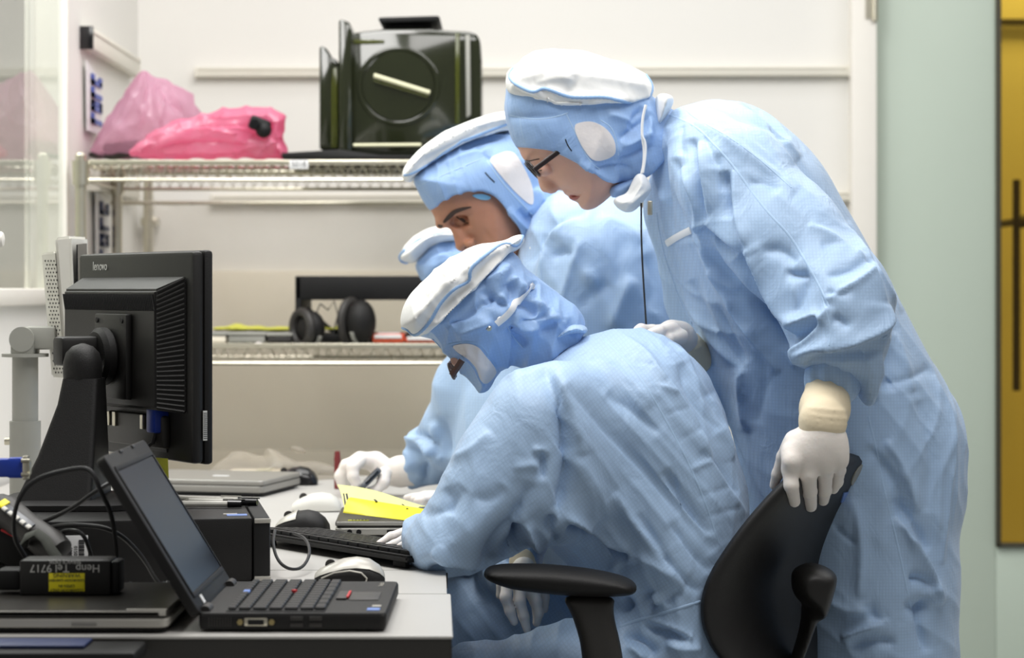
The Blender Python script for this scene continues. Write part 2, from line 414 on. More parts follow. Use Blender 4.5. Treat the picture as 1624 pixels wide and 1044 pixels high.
        for i in range(n):
            dd, t = seg_dist2(X2, Z2, xz[i], xz[i + 1]); m = dd < best; best = np.where(m, dd, best); tt = np.where(m, (i + t) / n, tt)
        prof = np.exp(-best / wd * 1.3) if sharp else np.exp(-(best / wd) ** 2)
        prof = prof * np.clip(np.minimum(tt, 1 - tt) / taper, 0, 1) ** 0.7
        f = 1.0
        if ymax: f = np.clip((ymax - Y) / 0.03, 0, 1)
        s.D[sl] -= (amp * prof).astype(np.float32)[:, None, :] * f
    def wrinkle(s, amp, scale, dirv=(1, 0, 0), seed=0, stretch=4.0):
        """soft folds running across dirv"""
        rg = np.random.default_rng(seed); sl = tuple(slice(0, q) for q in s.n); X, Y, Z = s.g(sl)
        dv = np.array(dirv, float); dv /= np.linalg.norm(dv); acc = 0
        for i in range(7):
            kv = dv * scale * rg.uniform(0.6, 1.7) + rg.normal(size=3) * scale / stretch
            acc = acc + np.sin(kv[0] * X + kv[1] * Y + kv[2] * Z + rg.uniform(0, 6.28)) * rg.uniform(0.5, 1)
        band = np.abs(s.D) < 0.06
        s.D += np.where(band, amp * acc / 3.0, 0).astype(np.float32)
    def mesh(s, smooth=2):
        Dm = s.D; Dm[0] = Dm[-1] = 0.5; Dm[:, 0] = Dm[:, -1] = 0.5; Dm[:, :, 0] = Dm[:, :, -1] = 0.5
        I = Dm < 0; nx, ny, nz = Dm.shape
        cnt = np.zeros((nx - 1, ny - 1, nz - 1), np.int8)
        for a in (0, 1):
            for b in (0, 1):
                for c in (0, 1): cnt += I[a:nx - 1 + a, b:ny - 1 + b, c:nz - 1 + c]
        act = (cnt > 0) & (cnt < 8); idx = np.argwhere(act); vid = np.full(act.shape, -1, np.int64); vid[act] = np.arange(len(idx))
        acc = np.zeros((len(idx), 3)); num = np.zeros(len(idx)); E = np.eye(3, dtype=int)
        for ax in range(3):
            o1, o2 = E[(ax + 1) % 3], E[(ax + 2) % 3]
            for u in (0, 1):
                for v in (0, 1):
                    p = idx + u * o1 + v * o2; q = p + E[ax]
                    dp = Dm[p[:, 0], p[:, 1], p[:, 2]].astype(float); dq = Dm[q[:, 0], q[:, 1], q[:, 2]].astype(float)
                    m = (dp < 0) != (dq < 0); t = np.where(m, dp / np.where(m, dp - dq, 1), 0)
                    acc += np.where(m[:, None], p + t[:, None] * E[ax], 0); num += m
        V = s.lo + s.h * acc / num[:, None]; Q = []
        for ax in range(3):
            o1, o2 = E[(ax + 1) % 3], E[(ax + 2) % 3]
            a = np.moveaxis(I, ax, 0); ed = np.argwhere(np.moveaxis(a[:-1] != a[1:], 0, ax))
            ed = ed[(ed[:, (ax + 1) % 3] > 0) & (ed[:, (ax + 2) % 3] > 0)]
            c = [vid[tuple((ed - u * o1 - v * o2).T)] for u, v in ((1, 1), (0, 1), (0, 0), (1, 0))]
            q = np.stack(c, 1); pos = I[tuple(ed.T)]
            q[~pos] = q[~pos][:, ::-1]; Q.append(q)
        Q = np.concatenate(Q); Q = Q[(Q >= 0).all(1)]
        e = np.concatenate([Q[:, [0, 1]], Q[:, [1, 2]], Q[:, [2, 3]], Q[:, [3, 0]]]); deg = np.bincount(e.ravel(), minlength=len(V))[:, None]
        for _ in range(smooth):
            sm = np.zeros_like(V)
            for i in range(3): sm[:, i] = np.bincount(e[:, 0], V[e[:, 1], i], len(V)) + np.bincount(e[:, 1], V[e[:, 0], i], len(V))
            V = 0.45 * V + 0.55 * sm / np.maximum(deg, 1)
        return V, Q
def vnormals(V, Q):
    n = np.cross(V[Q[:, 2]] - V[Q[:, 0]], V[Q[:, 3]] - V[Q[:, 1]]); N = np.zeros_like(V)
    for i in range(3):
        for k in range(4): N[:, i] += np.bincount(Q[:, k], n[:, i], len(V))
    return N / np.maximum(np.linalg.norm(N, axis=1), 1e-12)[:, None]
def creases(V, Q, items, ymax=None, gain=1.0):
    """cloth folds on the side of the shape facing the room: (line, height, width on its left, width on its right)"""
    N = vnormals(V, Q); x = CX + V[:, 0] * FPX / V[:, 1]; y = HY + (CZ - V[:, 2]) * FPX / V[:, 1]
    vd = np.array([0, 0, CZ]) - V; vd /= np.linalg.norm(vd, axis=1)[:, None]; fac = np.clip((N * vd).sum(1) * 3.0, 0, 1)
    if ymax: fac = fac * np.clip((ymax - V[:, 1]) / 0.03, 0, 1)
    disp = np.zeros(len(V))
    for it in items:
        l, a, wl = it[0], it[1], it[2]; wr = it[3] if len(it) > 3 else wl
        pts = np.array(chaikin(list(l), 2, closed=False)); mg = 4 * max(wl, wr)
        sel = np.nonzero((x > pts[:, 0].min() - mg) & (x < pts[:, 0].max() + mg) & (y > pts[:, 1].min() - mg) & (y < pts[:, 1].max() + mg) & (fac > 0))[0]
        if not len(sel): continue
        xs, ys = x[sel], y[sel]; best = np.full(len(sel), 1e9); sg = np.ones(len(sel)); tt = np.zeros(len(sel)); n = len(pts) - 1
        for i in range(n):
            ax, ay = pts[i]; bx, by = pts[i + 1]; vx, vy = bx - ax, by - ay; L = vx * vx + vy * vy + 1e-9
            t = np.clip(((xs - ax) * vx + (ys - ay) * vy) / L, 0, 1); dd = np.hypot(xs - ax - t * vx, ys - ay - t * vy)
            m = dd < best; best[m] = dd[m]; tt[m] = ((i + t) / n)[m]; sg[m] = np.sign(vx * (ys - ay) - vy * (xs - ax))[m]
        w_ = np.where(sg < 0, wl, wr); u = best / w_
        prof = np.exp(-np.sqrt(u * u + 0.06) + 0.245) * np.clip(np.minimum(tt, 1 - tt) / 0.3, 0, 1) ** 0.8
        disp[sel] += gain * a * prof * fac[sel]
    return V + N * disp[:, None]
def crumple(V, Q, amp, scale, seed, dirv=(1, 0.2, 0.4), patchy=9.0):
    """shallow sharp-crested folds in patches, as starched cloth takes them"""
    rg = np.random.default_rng(seed); N = vnormals(V, Q); dv = np.array(dirv, float); dv /= np.linalg.norm(dv); acc = np.zeros(len(V))
    for i in range(5):
        kv = dv * scale * rg.uniform(0.7, 1.5) + rg.normal(size=3) * scale * 0.45; k2 = rg.normal(size=3) * scale * 0.30; k3 = rg.normal(size=3) * patchy
        ph = V @ kv + 1.7 * np.sin(V @ k2 + rg.uniform(0, 6)); r = 1 - np.abs(np.sin(ph)); mask = np.clip(np.sin(V @ k3 + rg.uniform(0, 6)) * 1.4, 0, 1)
        acc += (r ** 1.6 - 0.3) * mask * rg.uniform(0.6, 1)
    return V + N * (amp * acc)[:, None]
def relax(V, Q, n=1, k=0.4):
    e = np.concatenate([Q[:, [0, 1]], Q[:, [1, 2]], Q[:, [2, 3]], Q[:, [3, 0]]]); deg = np.maximum(np.bincount(e.ravel(), minlength=len(V))[:, None], 1)
    for _ in range(n):
        sm = np.zeros_like(V)
        for i in range(3): sm[:, i] = np.bincount(e[:, 0], V[e[:, 1], i], len(V)) + np.bincount(e[:, 1], V[e[:, 0], i], len(V))
        V = (1 - k) * V + k * sm / deg
    return V
def fbox(lo, hi, h):
    """field over a pixel box: (px0, py0, d0), (px1, py1, d1)"""
    c = [P(x, y, d) for x in (lo[0], hi[0]) for y in (lo[1], hi[1]) for d in (lo[2], hi[2])]
    a = np.array(c); return Field(a.min(0), a.max(0), h)
class Skin:
    """a meshed shape on which trims, seams and patches are laid"""
    def __init__(s, V, Q): s.V, s.Q = V, Q; s.b = BVHTree.FromPolygons(V.tolist(), Q.tolist())
    def hit(s, px, py):
        dr = P(px, py, 1.0) - Vector((0, 0, CZ)); dr.normalize()
        h = s.b.ray_cast(Vector((0, 0, CZ)), dr); return (h[0], h[1]) if h[0] is not None else None
    def near(s, px, py, d):
        h = s.b.find_nearest(P(px, py, d)); return (h[0], h[1])
def smooth_line(pts, step=3.0): return resample(chaikin(list(pts), 2, closed=False), step)
def trim(name, sk, line, rpx, m, parent, flat=1.0, off=0.0, label=None, wob=0.0):
    pts = []; ups = []; last = None
    for x, y in smooth_line(line):
        h = sk.hit(x, y)
        if h is None:
            if last is None: continue
            h = sk.near(x, y, last[0].y)
        if last is not None and abs(h[0].y - last[0].y) > 0.05: continue
        pts.append(h[0] + h[1] * (off + wob * math.sin(len(pts) * 1.9))); ups.append(h[1].copy()); last = h
    if len(pts) < 2: return None
    for _ in range(2):
        pts = [pts[0]] + [(pts[i - 1] + 2 * pts[i] + pts[i + 1]) / 4 for i in range(1, len(pts) - 1)] + [pts[-1]]
    for _ in range(5): ups = [ups[0]] + [(ups[i - 1] + 2 * ups[i] + ups[i + 1]).normalized() for i in range(1, len(ups) - 1)] + [ups[-1]]
    r = [rpx * pts[0].y / FPX * (1 + (0.22 if (wob and i % 2) else 0)) for i in range(len(pts))]
    return MB().tube(pts, r, 8, flat=flat, up=ups).build(name, m, parent, world=True, angle=60, label=label)
def patch(name, sk, poly, m, parent, off=0.0015, label=None, rings=10, puff=0.0, sm=2):
    b = chaikin(list(poly), sm) if sm else resample(list(poly) + [poly[0]], 4.0)[:-1]
    cx = sum(p[0] for p in b) / len(b); cy = sum(p[1] for p in b) / len(b); n = len(b); vs = []; dref = None
    for i in range(rings + 1):
        t = 1 - i / rings
        for x, y in b:
            q = (cx + (x - cx) * t, cy + (y - cy) * t); h = sk.hit(*q)
            if h is None or (dref is not None and abs(h[0].y - dref) > 0.12): h = sk.near(q[0], q[1], dref if dref else 3.2)
            if dref is None: dref = h[0].y
            vs.append(h[0] + h[1] * (off + puff * (1 - t * t)) if i or True else h[0])
    fs = [(i * n + k, i * n + (k + 1) % n, (i + 1) * n + (k + 1) % n, (i + 1) * n + k) for i in range(rings) for k in range(n)]
    # skirt down into the surface
    base = len(vs)
    for k in range(n):
        q = b[k]; h = sk.hit(*q) or sk.near(q[0], q[1], dref)
        if abs(h[0].y - dref) > 0.12: h = sk.near(q[0], q[1], dref)
        vs.append(h[0] - h[1] * 0.001)
    fs += [(base + k, base + (k + 1) % n, (k + 1) % n, k) for k in range(n)]
    bm = bmesh.new(); bv = [bm.verts.new(v) for v in vs]
    for f in fs:
        try: bm.faces.new([bv[i] for i in f])
        except ValueError: pass
    bmesh.ops.remove_doubles(bm, verts=bm.verts[:], dist=1e-5); bmesh.ops.recalc_face_normals(bm, faces=bm.faces[:])
    bm.verts.index_update(); V = [v.co.copy() for v in bm.verts]; F = [[v.index for v in f.verts] for f in bm.faces]; bm.free()
    return mk(name, V, F, m, parent, world=True, angle=50, label=label)
def on(px, py, z=0.74):
    return P(px, py, (CZ - z) * FPX / (py - HY))
def st(o): o['kind'] = 'structure'; return o
WB = 5.90                       # back wall
XW = -1.0                       # left wall
# ================================================================== the room
st(MB().box((0.3, 3.5, -0.05), (6.0, 8.0, 0.1)).build('floor', 'floor'))
st(MB().box((-0.02, WB + 0.06, 1.375), (1.98, 0.12, 2.75)).build('wall_back', 'white_wall'))
st(MB().box((3.2, WB + 0.06, 1.375), (2.46, 0.12, 2.75)).build('wall_right', 'white_wall'))
st(MB().box((1.46, WB + 0.06, 2.63), (1.02, 0.10, 0.24)).build('trim_4', 'white_paint'))
st(MB().box((XW - 0.04, 5.42, 1.375), (0.08, 0.965, 2.75)).build('wall_left', 'white_wall'))
st(MB().box((-0.30, WB - 0.012, 0.585), (1.38, 0.024, 1.17), 0.004).build('trim_1', 'beige_panel'))
# door frame, door leaf with its hinge and amber vision panel
xl, xr, xg = P(1345, 0, WB).x, P(1385, 0, WB).x, P(1580, 0, WB).x
zb = P(0, 868, WB).z
df = st(MB().box(((xl + xr) / 2, WB + 0.02, 1.375), (xr - xl, 0.16, 2.75), 0.004).build('trim_2', 'white_paint'))
dr = bpy.data.objects.new('door_1', None); C.objects.link(dr); dr.location = (xr, WB, 0); st(dr)
hole_r = xg + 0.62
lf = MB()
lf.box(((xr + xg) / 2 + 0.004, WB + 0.03, 1.25), (xg - xr - 0.008, 0.05, 2.5), 0.003)
lf.box(((hole_r + 1.95) / 2, WB + 0.03, 1.25), (1.95 - hole_r, 0.05, 2.5), 0.003)
lf.box(((xg + hole_r) / 2, WB + 0.03, zb / 2), (hole_r - xg, 0.05, zb), 0.003)
lf.box(((xg + hole_r) / 2, WB + 0.03, 2.35), (hole_r - xg, 0.05, 0.3), 0.003)
lf.build('door_leaf', 'door_green', dr, world=True)
g = MB(); gw = 0.012
for c, s_ in ((((xg + gw / 2), WB, (zb + 2.2) / 2), (gw, 0.02, 2.2 - zb)), ((hole_r - gw / 2, WB, (zb + 2.2) / 2), (gw, 0.02, 2.2 - zb)),
              (((xg + hole_r) / 2, WB, zb + gw / 2), (hole_r - xg, 0.02, gw)), (((xg + hole_r) / 2, WB, 2.2 - gw / 2), (hole_r - xg, 0.02, gw))):
    g.box(c, s_, 0.003)
g.build('pane_gasket', 'gasket', dr, world=True)
MB().box(((xg + hole_r) / 2, WB + 0.03, (zb + 2.2) / 2), (hole_r - xg - 0.01, 0.006, 2.2 - zb)).build('vision_pane', 'amber_glass', dr, world=True)
hg = MB(); hx = P(1381, 0, WB).x
hg.cyl((hx, WB - 0.065, P(0, 38, WB).z), (hx, WB - 0.065, P(0, -30, WB).z), 0.008)
hg.box((hx - 0.012, WB - 0.062, P(0, 4, WB).z), (0.024, 0.006, 0.1))
hg.build('hinge', 'steel', dr, world=True)
# the corridor seen through the amber pane
st(MB().box((1.75, 7.35, 1.3), (1.6, 0.08, 2.6)).build('wall_corridor', 'white_wall'))
cd = root('door_closer', 'dark door handle rail seen blurred through the amber door pane', 'handle', P(1612, 330, 6.9))
b = MB(); b.cyl(P(1612, 285, 6.9), P(1612, 620, 6.9), 0.012); b.cyl(P(1612, 352, 6.9) - Vector((0, 0.03, 0)), P(1624, 352, 6.9) + Vector((0.05, -0.03, 0)), 0.02)
b.build('handle_bar', 'gasket', cd, world=True)
b = MB(); b.cyl(P(1612, 352, 6.9), P(1612, 352, 6.9) + Vector((0, 0.42, 0)), 0.012); b.build('bracket', 'gasket', cd, world=True)
st(MB().box((P(1600, 0, 7.3).x + 0.3, 7.29, P(0, 36, 7.3).z), (1.0, 0.02, 0.02)).build('trim_3', 'gasket'))
# glass partition on the left
gl = bpy.data.objects.new('window_1', None); C.objects.link(gl); gl.location = (XW, 3.5, 0); st(gl)
ye = 4.915
MB().box((XW - 0.004, 3.30, 1.93), (0.008, 3.22, 1.62)).build('window_pane', 'glass', gl, world=True)
f = MB()
f.box((XW - 0.025, ye + 0.008, 1.375), (0.07, 0.026, 2.75), 0.003)
f.box((XW - 0.03, 3.3, 1.105), (0.10, 3.22, 0.034), 0.004)
f.box((XW - 0.015, 4.62, 1.93), (0.010, 0.012, 1.62), 0.002)
f.build('window_frame', 'white_paint', gl, world=True)
st(MB().box((XW - 0.04, 3.3, 0.545), (0.08, 3.22, 1.09)).build('wall_left_lower', 'white_wall'))
bl = root('venetian_blind', 'pale closed slatted blind hanging behind the left glass partition', 'blind', (XW - 1.2, 4.4, 0.0))
b = MB()
for k in range(100):
    z = 0.1 + k * 0.024
    b.box((XW - 1.2, 5.3, z), (0.004, 4.0, 0.026), rot=(0, R(14), 0))
b.build('slat_sheet', 'light_plastic', bl, world=True)
MB().box((XW - 1.2, 5.3, 2.49), (0.03, 4.0, 0.04), 0.004).build('head_rail', 'white_paint', bl, world=True)
st(MB().box((XW - 1.26, 4.8, 1.25), (0.06, 5.2, 2.5)).build('wall_far_left', 'white_wall'))
st(MB().box((XW - 0.65, 7.4, 1.25), (1.3, 0.06, 2.5)).build('wall_far_back', 'white_wall'))

# wall rails
def wall_rail(label, a, b_, h, dep, endcol='rail', inward=Vector((0, -1, 0)), capm=None):
    a, b_ = Vector(a), Vector(b_); r = root('wall_rail', label, 'rail', (a + b_) / 2)
    ax = (b_ - a).normalized(); L = (b_ - a).length; mx = frame((a + b_) / 2 + inward * dep / 2, ax, inward.cross(ax) * 1.0 if False else Vector((0, 0, 1)))
    m = MB(); m.box((0, 0, 0), (L, h, dep), 0.004, mx=mx); m.box((0, h * 0.28, dep * 0.45 if True else 0), (L, h * 0.12, dep * 0.3), 0.001, mx=mx)
    m.build('rail_bar', endcol, r, world=True)
    for s_ in (-1, 1):
        m = MB(); m.box((s_ * (L / 2 + 0.003), 0, 0), (0.010, h * 1.08, dep * 1.1), 0.002, mx=mx)
        m.build('end_cap', capm if (capm and s_ == -1) else 'rail', r, world=True)
    return r
wall_rail('long cream wall rail high on the back wall behind the smoked carrier box', P(315, 116, WB), P(1341, 114, WB), 0.026, 0.03)
wall_rail('long cream wall rail on the back wall, seen below the top wire shelf', P(340, 318, WB), P(1343, 312, WB), 0.026, 0.03)
pr = wall_rail('short slanting-looking rail with black end cap on the left side wall', (XW, 5.11, CZ + (460 - 60) * 5.11 / FPX), (XW, 5.75, CZ + (460 - 62) * 5.11 / FPX), 0.05, 0.03, inward=Vector((1, 0, 0)), capm='gloss_black')
wall_rail('short dark-shadowed rail on the left side wall under the top wire shelf', (XW, 5.2, CZ + (460 - 285) * 5.2 / FPX), (XW, 5.75, CZ + (460 - 285) * 5.2 / FPX), 0.05, 0.03, inward=Vector((1, 0, 0)))
def side_poster(label, y0, y1, zt, zb_, colr):
    r = root('notice_strip', label, 'notice', (XW + 0.012, (y0 + y1) / 2, zb_))
    mk('paper', [(XW + 0.012, y0, zt), (XW + 0.012, y1, zt - 0.03), (XW + 0.016, y1 - 0.01, zb_), (XW + 0.012, y0 + 0.01, zb_), (XW + 0.010, y0, zt), (XW + 0.010, y1, zt - 0.03), (XW + 0.014, y1 - 0.01, zb_), (XW + 0.010, y0 + 0.01, zb_)],
       [(0, 1, 2, 3), (7, 6, 5, 4), (0, 4, 5, 1), (1, 5, 6, 2), (2, 6, 7, 3), (3, 7, 4, 0)], 'label_white', r, world=True)
    m = MB(); n = 4
    for k in range(n):
        z1 = zt - 0.025 - (zt - zb_ - 0.04) * k / n; z0 = z1 - (zt - zb_ - 0.04) / n * 0.84
        ya, yb = y0 + (y1 - y0) * 0.22, y0 + (y1 - y0) * 0.92; t = (y1 - y0) * 0.2
        m.box((XW + 0.0165, ya + t / 2, (z0 + z1) / 2), (0.002, t, z1 - z0))
        m.box((XW + 0.0165, (ya + yb) / 2, z0 + 0.006), (0.002, yb - ya, 0.012))
        if k % 2 == 0: m.box((XW + 0.0165, yb - t / 2, (z0 + z1) / 2), (0.002, t, (z1 - z0) * 0.8))
        if k % 3 == 2: m.box((XW + 0.0165, (ya + yb) / 2, z1 - 0.006), (0.002, yb - ya, 0.012))
    m.build('lettering', colr, r, world=True)
side_poster('white hanging notice strip with big blue sideways letters below the slanting-looking rail', 5.125, 5.31, CZ + 385 * 5.12 / FPX - 0.03, CZ + 250 * 5.2 / FPX, 'blue_plug')
side_poster('white notice strip with faded marks on side wall, below the top wire shelf', 5.24, 5.40, CZ + 160 * 5.2 / FPX, CZ + 30 * 5.2 / FPX, 'blue_folder')
pp = root('wall_pipe', 'thin steel pipe standing at the back wall behind the shelf rack', 'pipe', (P(235, 0, 5.82).x, 5.82, 0))
MB().cyl((P(235, 0, 5.82).x, 5.82, 0.0), (P(235, 0, 5.82).x, 5.82, P(0, 283, 5.82).z), 0.013).build('pipe', 'steel', pp, world=True)
MB().box((P(235, 0, 5.82).x, 5.855, 1.3), (0.04, 0.07, 0.02), 0.003).build('clip', 'steel', pp, world=True)

# hanging clear plastic sheet behind the lower shelf
m = MB(); nx, nz = 70, 40; vs = []; x0, x1 = P(238, 0, 5.5).x, P(1000, 0, 5.5).x; z0, z1 = 0.72, P(0, 322, 5.5).z
for j in range(nz + 1):
    for i in range(nx + 1):
        u, v = i / nx, j / nz; x = x0 + (x1 - x0) * u
        y = 5.5 + 0.012 * math.sin(u * 30 + v * 6) + 0.010 * math.sin(u * 13 - v * 9) + 0.004 * math.sin(u * 71 + v * 17)
        vs.append((x, y, z0 + (z1 - z0) * v))
fs = [(j * (nx + 1) + i, j * (nx + 1) + i + 1, (j + 1) * (nx + 1) + i + 1, (j + 1) * (nx + 1) + i) for j in range(nz) for i in range(nx)]
ps = root('plastic_sheet', 'cloudy translucent plastic sheet hanging on a rod behind the lower wire shelf', 'plastic sheet', (x0, 5.5, z1))
mk('sheet', vs, fs, 'film_sheet', ps, world=True, angle=180)
MB().cyl((XW, 5.5, z1), (x1 + 0.02, 5.5, z1), 0.005).build('hanging_rod', 'steel', ps, world=True)

# ================================================================== wire shelf rack
SX0, SX1, SY0, SY1 = -0.9576, 0.27, 4.90, 5.35
sh = root('shelf_rack', 'chrome wire shelf rack with two shelves along the back', 'shelf', ((SX0 + SX1) / 2, 5.12, 0))
ztop = P(0, 258, SY0).z; zlow = P(0, 549, SY0).z
for x in (SX0, SX1):
    for y in (SY0, SY1):
        m = MB(); m.cyl((x, y, 0), (x, y, ztop + 0.012), 0.0125, n=16)
        m.cyl((x, y, ztop - 0.05), (x, y, ztop + 0.004), 0.018, 0.020)
        m.lathe([(0.0125, 0), (0.0125, 0.004), (0.008, 0.010), (0.001, 0.011)], 16, Matrix.Translation((x, y, ztop + 0.012)))
        m.build('post', 'steel', sh, world=True)
def wire_shelf(z):
    m = MB(); r = 0.004; drop = 0.038
    for y in (SY0, SY1):
        m.tube([(SX0, y, z), (SX1, y, z)], 0.0055, 8); m.tube([(SX0, y, z - drop), (SX1, y, z - drop)], 0.0045, 8)
        n = 48; pts = []
        for k in range(n * 2 + 1):
            pts.append((SX0 + (SX1 - SX0) * k / (2 * n), y, z - (0.004 if k % 2 else drop - 0.004)))
        m.tube(pts, 0.0028, 5)
    for x in (SX0, SX1):
        m.tube([(x, SY0, z), (x, SY1, z)], 0.0055, 8); m.tube([(x, SY0, z - drop), (x, SY1, z - drop)], 0.0045, 8)
    for k in range(1, 60):
        x = SX0 + (SX1 - SX0) * k / 60; m.tube([(x, SY0, z + 0.003), (x, SY1, z + 0.003)], 0.0028, 5)
    for y in (SY0 + 0.15, SY0 + 0.3): m.tube([(SX0, y, z - 0.004), (SX1, y, z - 0.004)], 0.0045, 6)
    o = m.build('wire_shelf', 'steel', sh, world=True)
    mm = MB(); mm.box(((SX0 + SX1) / 2, SY0 - 0.004, z), (SX1 - SX0 - 0.04, 0.005, 0.012), 0.002)
    mm.build('shelf_edge', 'steel', o, world=True)
    return o
wire_shelf(ztop); ws = wire_shelf(zlow)
wire_shelf(0.25)
lt = root('shelf_label', 'small white label clipped to the front of the top wire shelf', 'label', P(474, 261, 4.885))
MB().box(P(474, 261, 4.886), (0.042, 0.003, 0.020), 0.001).build('card', 'label_white', lt, world=True)
text('lettering', '5018', 0.016, 'ink', lt, frame(Vector((0, -0.0002, 0)) - Vector((0, 0.0005, 0)), (1, 0, 0), (0, 0, 1)))

# pink bags on the top shelf
def soft(name, m, parent, F, smooth=3, angle=70, label=None, cr=None, ru=None):
    V, Q = F.mesh(smooth + 1)
    if cr: V = creases(V, Q, cr)
    if ru: V = crumple(V, Q, *ru)
    return mk(name, V, Q, m, parent, world=True, angle=angle, label=label), Skin(V, Q)
z1 = zm(0, 0, 2.748)
zs = P(0, 252, 5.1).z
bg = root('plastic_bag', 'pale pink translucent bag rising to a tall point on top shelf', 'bag', P(240, 252, 5.2))
F = fbox((120, 85, 4.95), (352, 264, 5.45), 0.0055)
F.pillow(z1([(375, 690), (430, 600), (500, 480), (600, 340), (632, 302), (665, 330), (740, 360), (820, 400), (870, 470), (880, 600), (870, 692), (600, 694)]), 5.2, 0.125, 0.08, 0.02, smooth=1)
crl = [(z1(l), a, wd) for l, a, wd in (([(632, 305), (640, 420), (600, 560)], 0.014, 3), ([(632, 305), (560, 480), (450, 640)], -0.014, 4), ([(650, 330), (760, 450), (850, 560)], -0.014, 4), ([(700, 360), (720, 480), (650, 640)], 0.012, 3), ([(620, 330), (520, 540), (420, 680)], 0.012, 4), ([(660, 330), (680, 480), (760, 620)], 0.012, 3), ([(740, 380), (800, 500), (860, 600)], 0.012, 3))]
soft('bag_film', 'film_pink', bg, F, 1, 40, cr=crl, ru=(0.006, 50, 3, (1, 0.2, 0.3), 14))
itm = root('dark_case', 'dark grey case lying inside the pale pink bag on top shelf', 'case', P(198, 252, 5.12))
MB().box(P(198, 239, 5.2), (0.085, 0.11, 0.036), 0.008, rot=(0, R(-8), 0)).build('case_body', 'charcoal', itm, world=True)
MB().box(P(162, 247, 5.2), (0.05, 0.08, 0.012), 0.004).build('strap', 'charcoal', itm, world=True)
bg2 = root('plastic_bag', 'hot pink crumpled plastic bag with gathered neck at its right end', 'bag', P(330, 252, 5.0))
F = fbox((195, 150, 4.86), (470, 262, 5.2), 0.0055)
F.pillow(z1([(555, 692), (590, 640), (680, 570), (740, 530), (850, 510), (940, 490), (1040, 472), (1160, 478), (1210, 500), (1190, 560), (1110, 580), (1130, 620), (1100, 680), (1000, 694)]), 4.985, 0.085, 0.07, 0.02)
F.pillow(z1([(1090, 600), (1180, 590), (1225, 560), (1240, 500), (1225, 560), (1240, 620), (1262, 690), (1180, 695), (1080, 690)]), 4.99, 0.07, 0.03, 0.03, smooth=1)
F.pillow(z1([(930, 500), (1100, 475), (1220, 490), (1243, 510), (1235, 560), (1205, 600), (1180, 590), (1200, 530), (1100, 525), (1000, 530)]), 4.97, 0.05, 0.02, 0.02, smooth=1)
crl = [(z1(l), a, 2.6) for l, a in (([(570, 650), (680, 590), (860, 560), (1080, 590)], 0.010), ([(600, 680), (740, 640), (900, 620), (1090, 640)], -0.010), ([(640, 620), (760, 570), (900, 540), (1100, 560)], -0.009), ([(700, 670), (860, 650), (1000, 660), (1120, 640)], 0.010), ([(700, 560), (840, 520), (1000, 510), (1180, 500)], 0.009), ([(620, 665), (660, 640), (680, 600)], -0.010), ([(900, 500), (1020, 490), (1160, 490)], -0.007), ([(960, 560), (1080, 560), (1190, 580)], 0.009), ([(1000, 680), (1080, 650), (1160, 660)], -0.009), ([(1150, 600), (1200, 630), (1240, 680)], 0.010), ([(1190, 590), (1215, 640), (1210, 690)], -0.010), ([(1100, 690), (1150, 650), (1190, 600)], 0.008))]
soft('bag_film', 'film_hot', bg2, F, 1, 40, cr=crl, ru=(0.006, 60, 5, (0.3, 0.2, 1), 14))
cm = root('dark_gadget', 'small dark gadget poking out of the hot pink bag', 'gadget', P(412, 205, 4.93))
b = MB(); b.box(P(412, 198, 4.91), (0.045, 0.04, 0.030), 0.006, rot=(0, R(20), 0)); b.ell(P(418, 206, 4.90), (0.018, 0.02, 0.018)); b.build('gadget_body', 'matte_black', cm, world=True)
MB().cyl(P(404, 196, 4.892), P(404, 196, 4.87), 0.010).build('lens_barrel', 'gloss_black', cm, world=True)

# smoked wafer carrier on the top shelf
z5 = zm(440, 0, 3.0714)
fp = root('wafer_carrier', 'smoked dark green see-through wafer carrier box with mushroom handle on top shelf', 'carrier', P(650, 249, 5.12))
def px_prism(pts, d0, d1, name, m, parent, bev=0.006, label=None):
    dm = (d0 + d1) / 2; q = [(P(x, y, d0).x, P(x, y, d0).z) for x, y in pts]
    return MB().prism(q, d0, d1, bev).build(name, m, parent, world=True, label=label)
px_prism(z5([(358, 160), (420, 150), (520, 140), (740, 138), (850, 148), (940, 152), (975, 165), (990, 200), (996, 300), (997, 560), (960, 760), (352, 762)]), 4.97, 5.27, 'box_body', 'foup', fp, 0.012)
px_prism(z5([(298, 100), (310, 92), (352, 108), (362, 160), (362, 764), (300, 764)]), 4.95, 5.29, 'door_flange', 'foup', fp, 0.006)
px_prism(z5([(204, 232), (215, 222), (240, 235), (262, 280), (290, 290), (296, 330), (296, 728), (204, 726)]), 4.99, 5.25, 'front_door', 'foup', fp, 0.006)
px_prism(z5([(270, 330), (292, 330), (292, 720), (262, 722), (262, 420)]), 4.985, 4.99, 'door_edge', 'foup_edge', fp, 0.001)
px_prism(z5([(866, 160), (888, 160), (888, 600), (866, 610)]), 4.966, 4.972, 'side_rib', 'foup_edge', fp, 0.001)
px_prism(z5([(915, 170), (938, 170), (942, 560), (920, 575)]), 4.962, 4.972, 'side_rib', 'grey_plastic', fp, 0.002)
px_prism(z5([(370, 190), (520, 195), (520, 210), (370, 215)]), 4.967, 4.972, 'top_rib', 'foup_edge', fp, 0.001)
px_prism(z5([(490, 92), (498, 84), (780, 76), (792, 82), (775, 102), (500, 110)]), 5.00, 5.24, 'handle_plate', 'matte_black', fp, 0.003)
px_prism(z5([(525, 108), (750, 102), (755, 138), (520, 142)]), 5.05, 5.19, 'handle_stem', 'matte_black', fp, 0.002)
px_prism(z5([(20, 745), (300, 728), (500, 756), (940, 756), (940, 772), (20, 774)]), 4.93, 5.31, 'base_plate', 'matte_black', fp, 0.003)
c5 = P(*z5([(590, 420)])[0], 4.97)
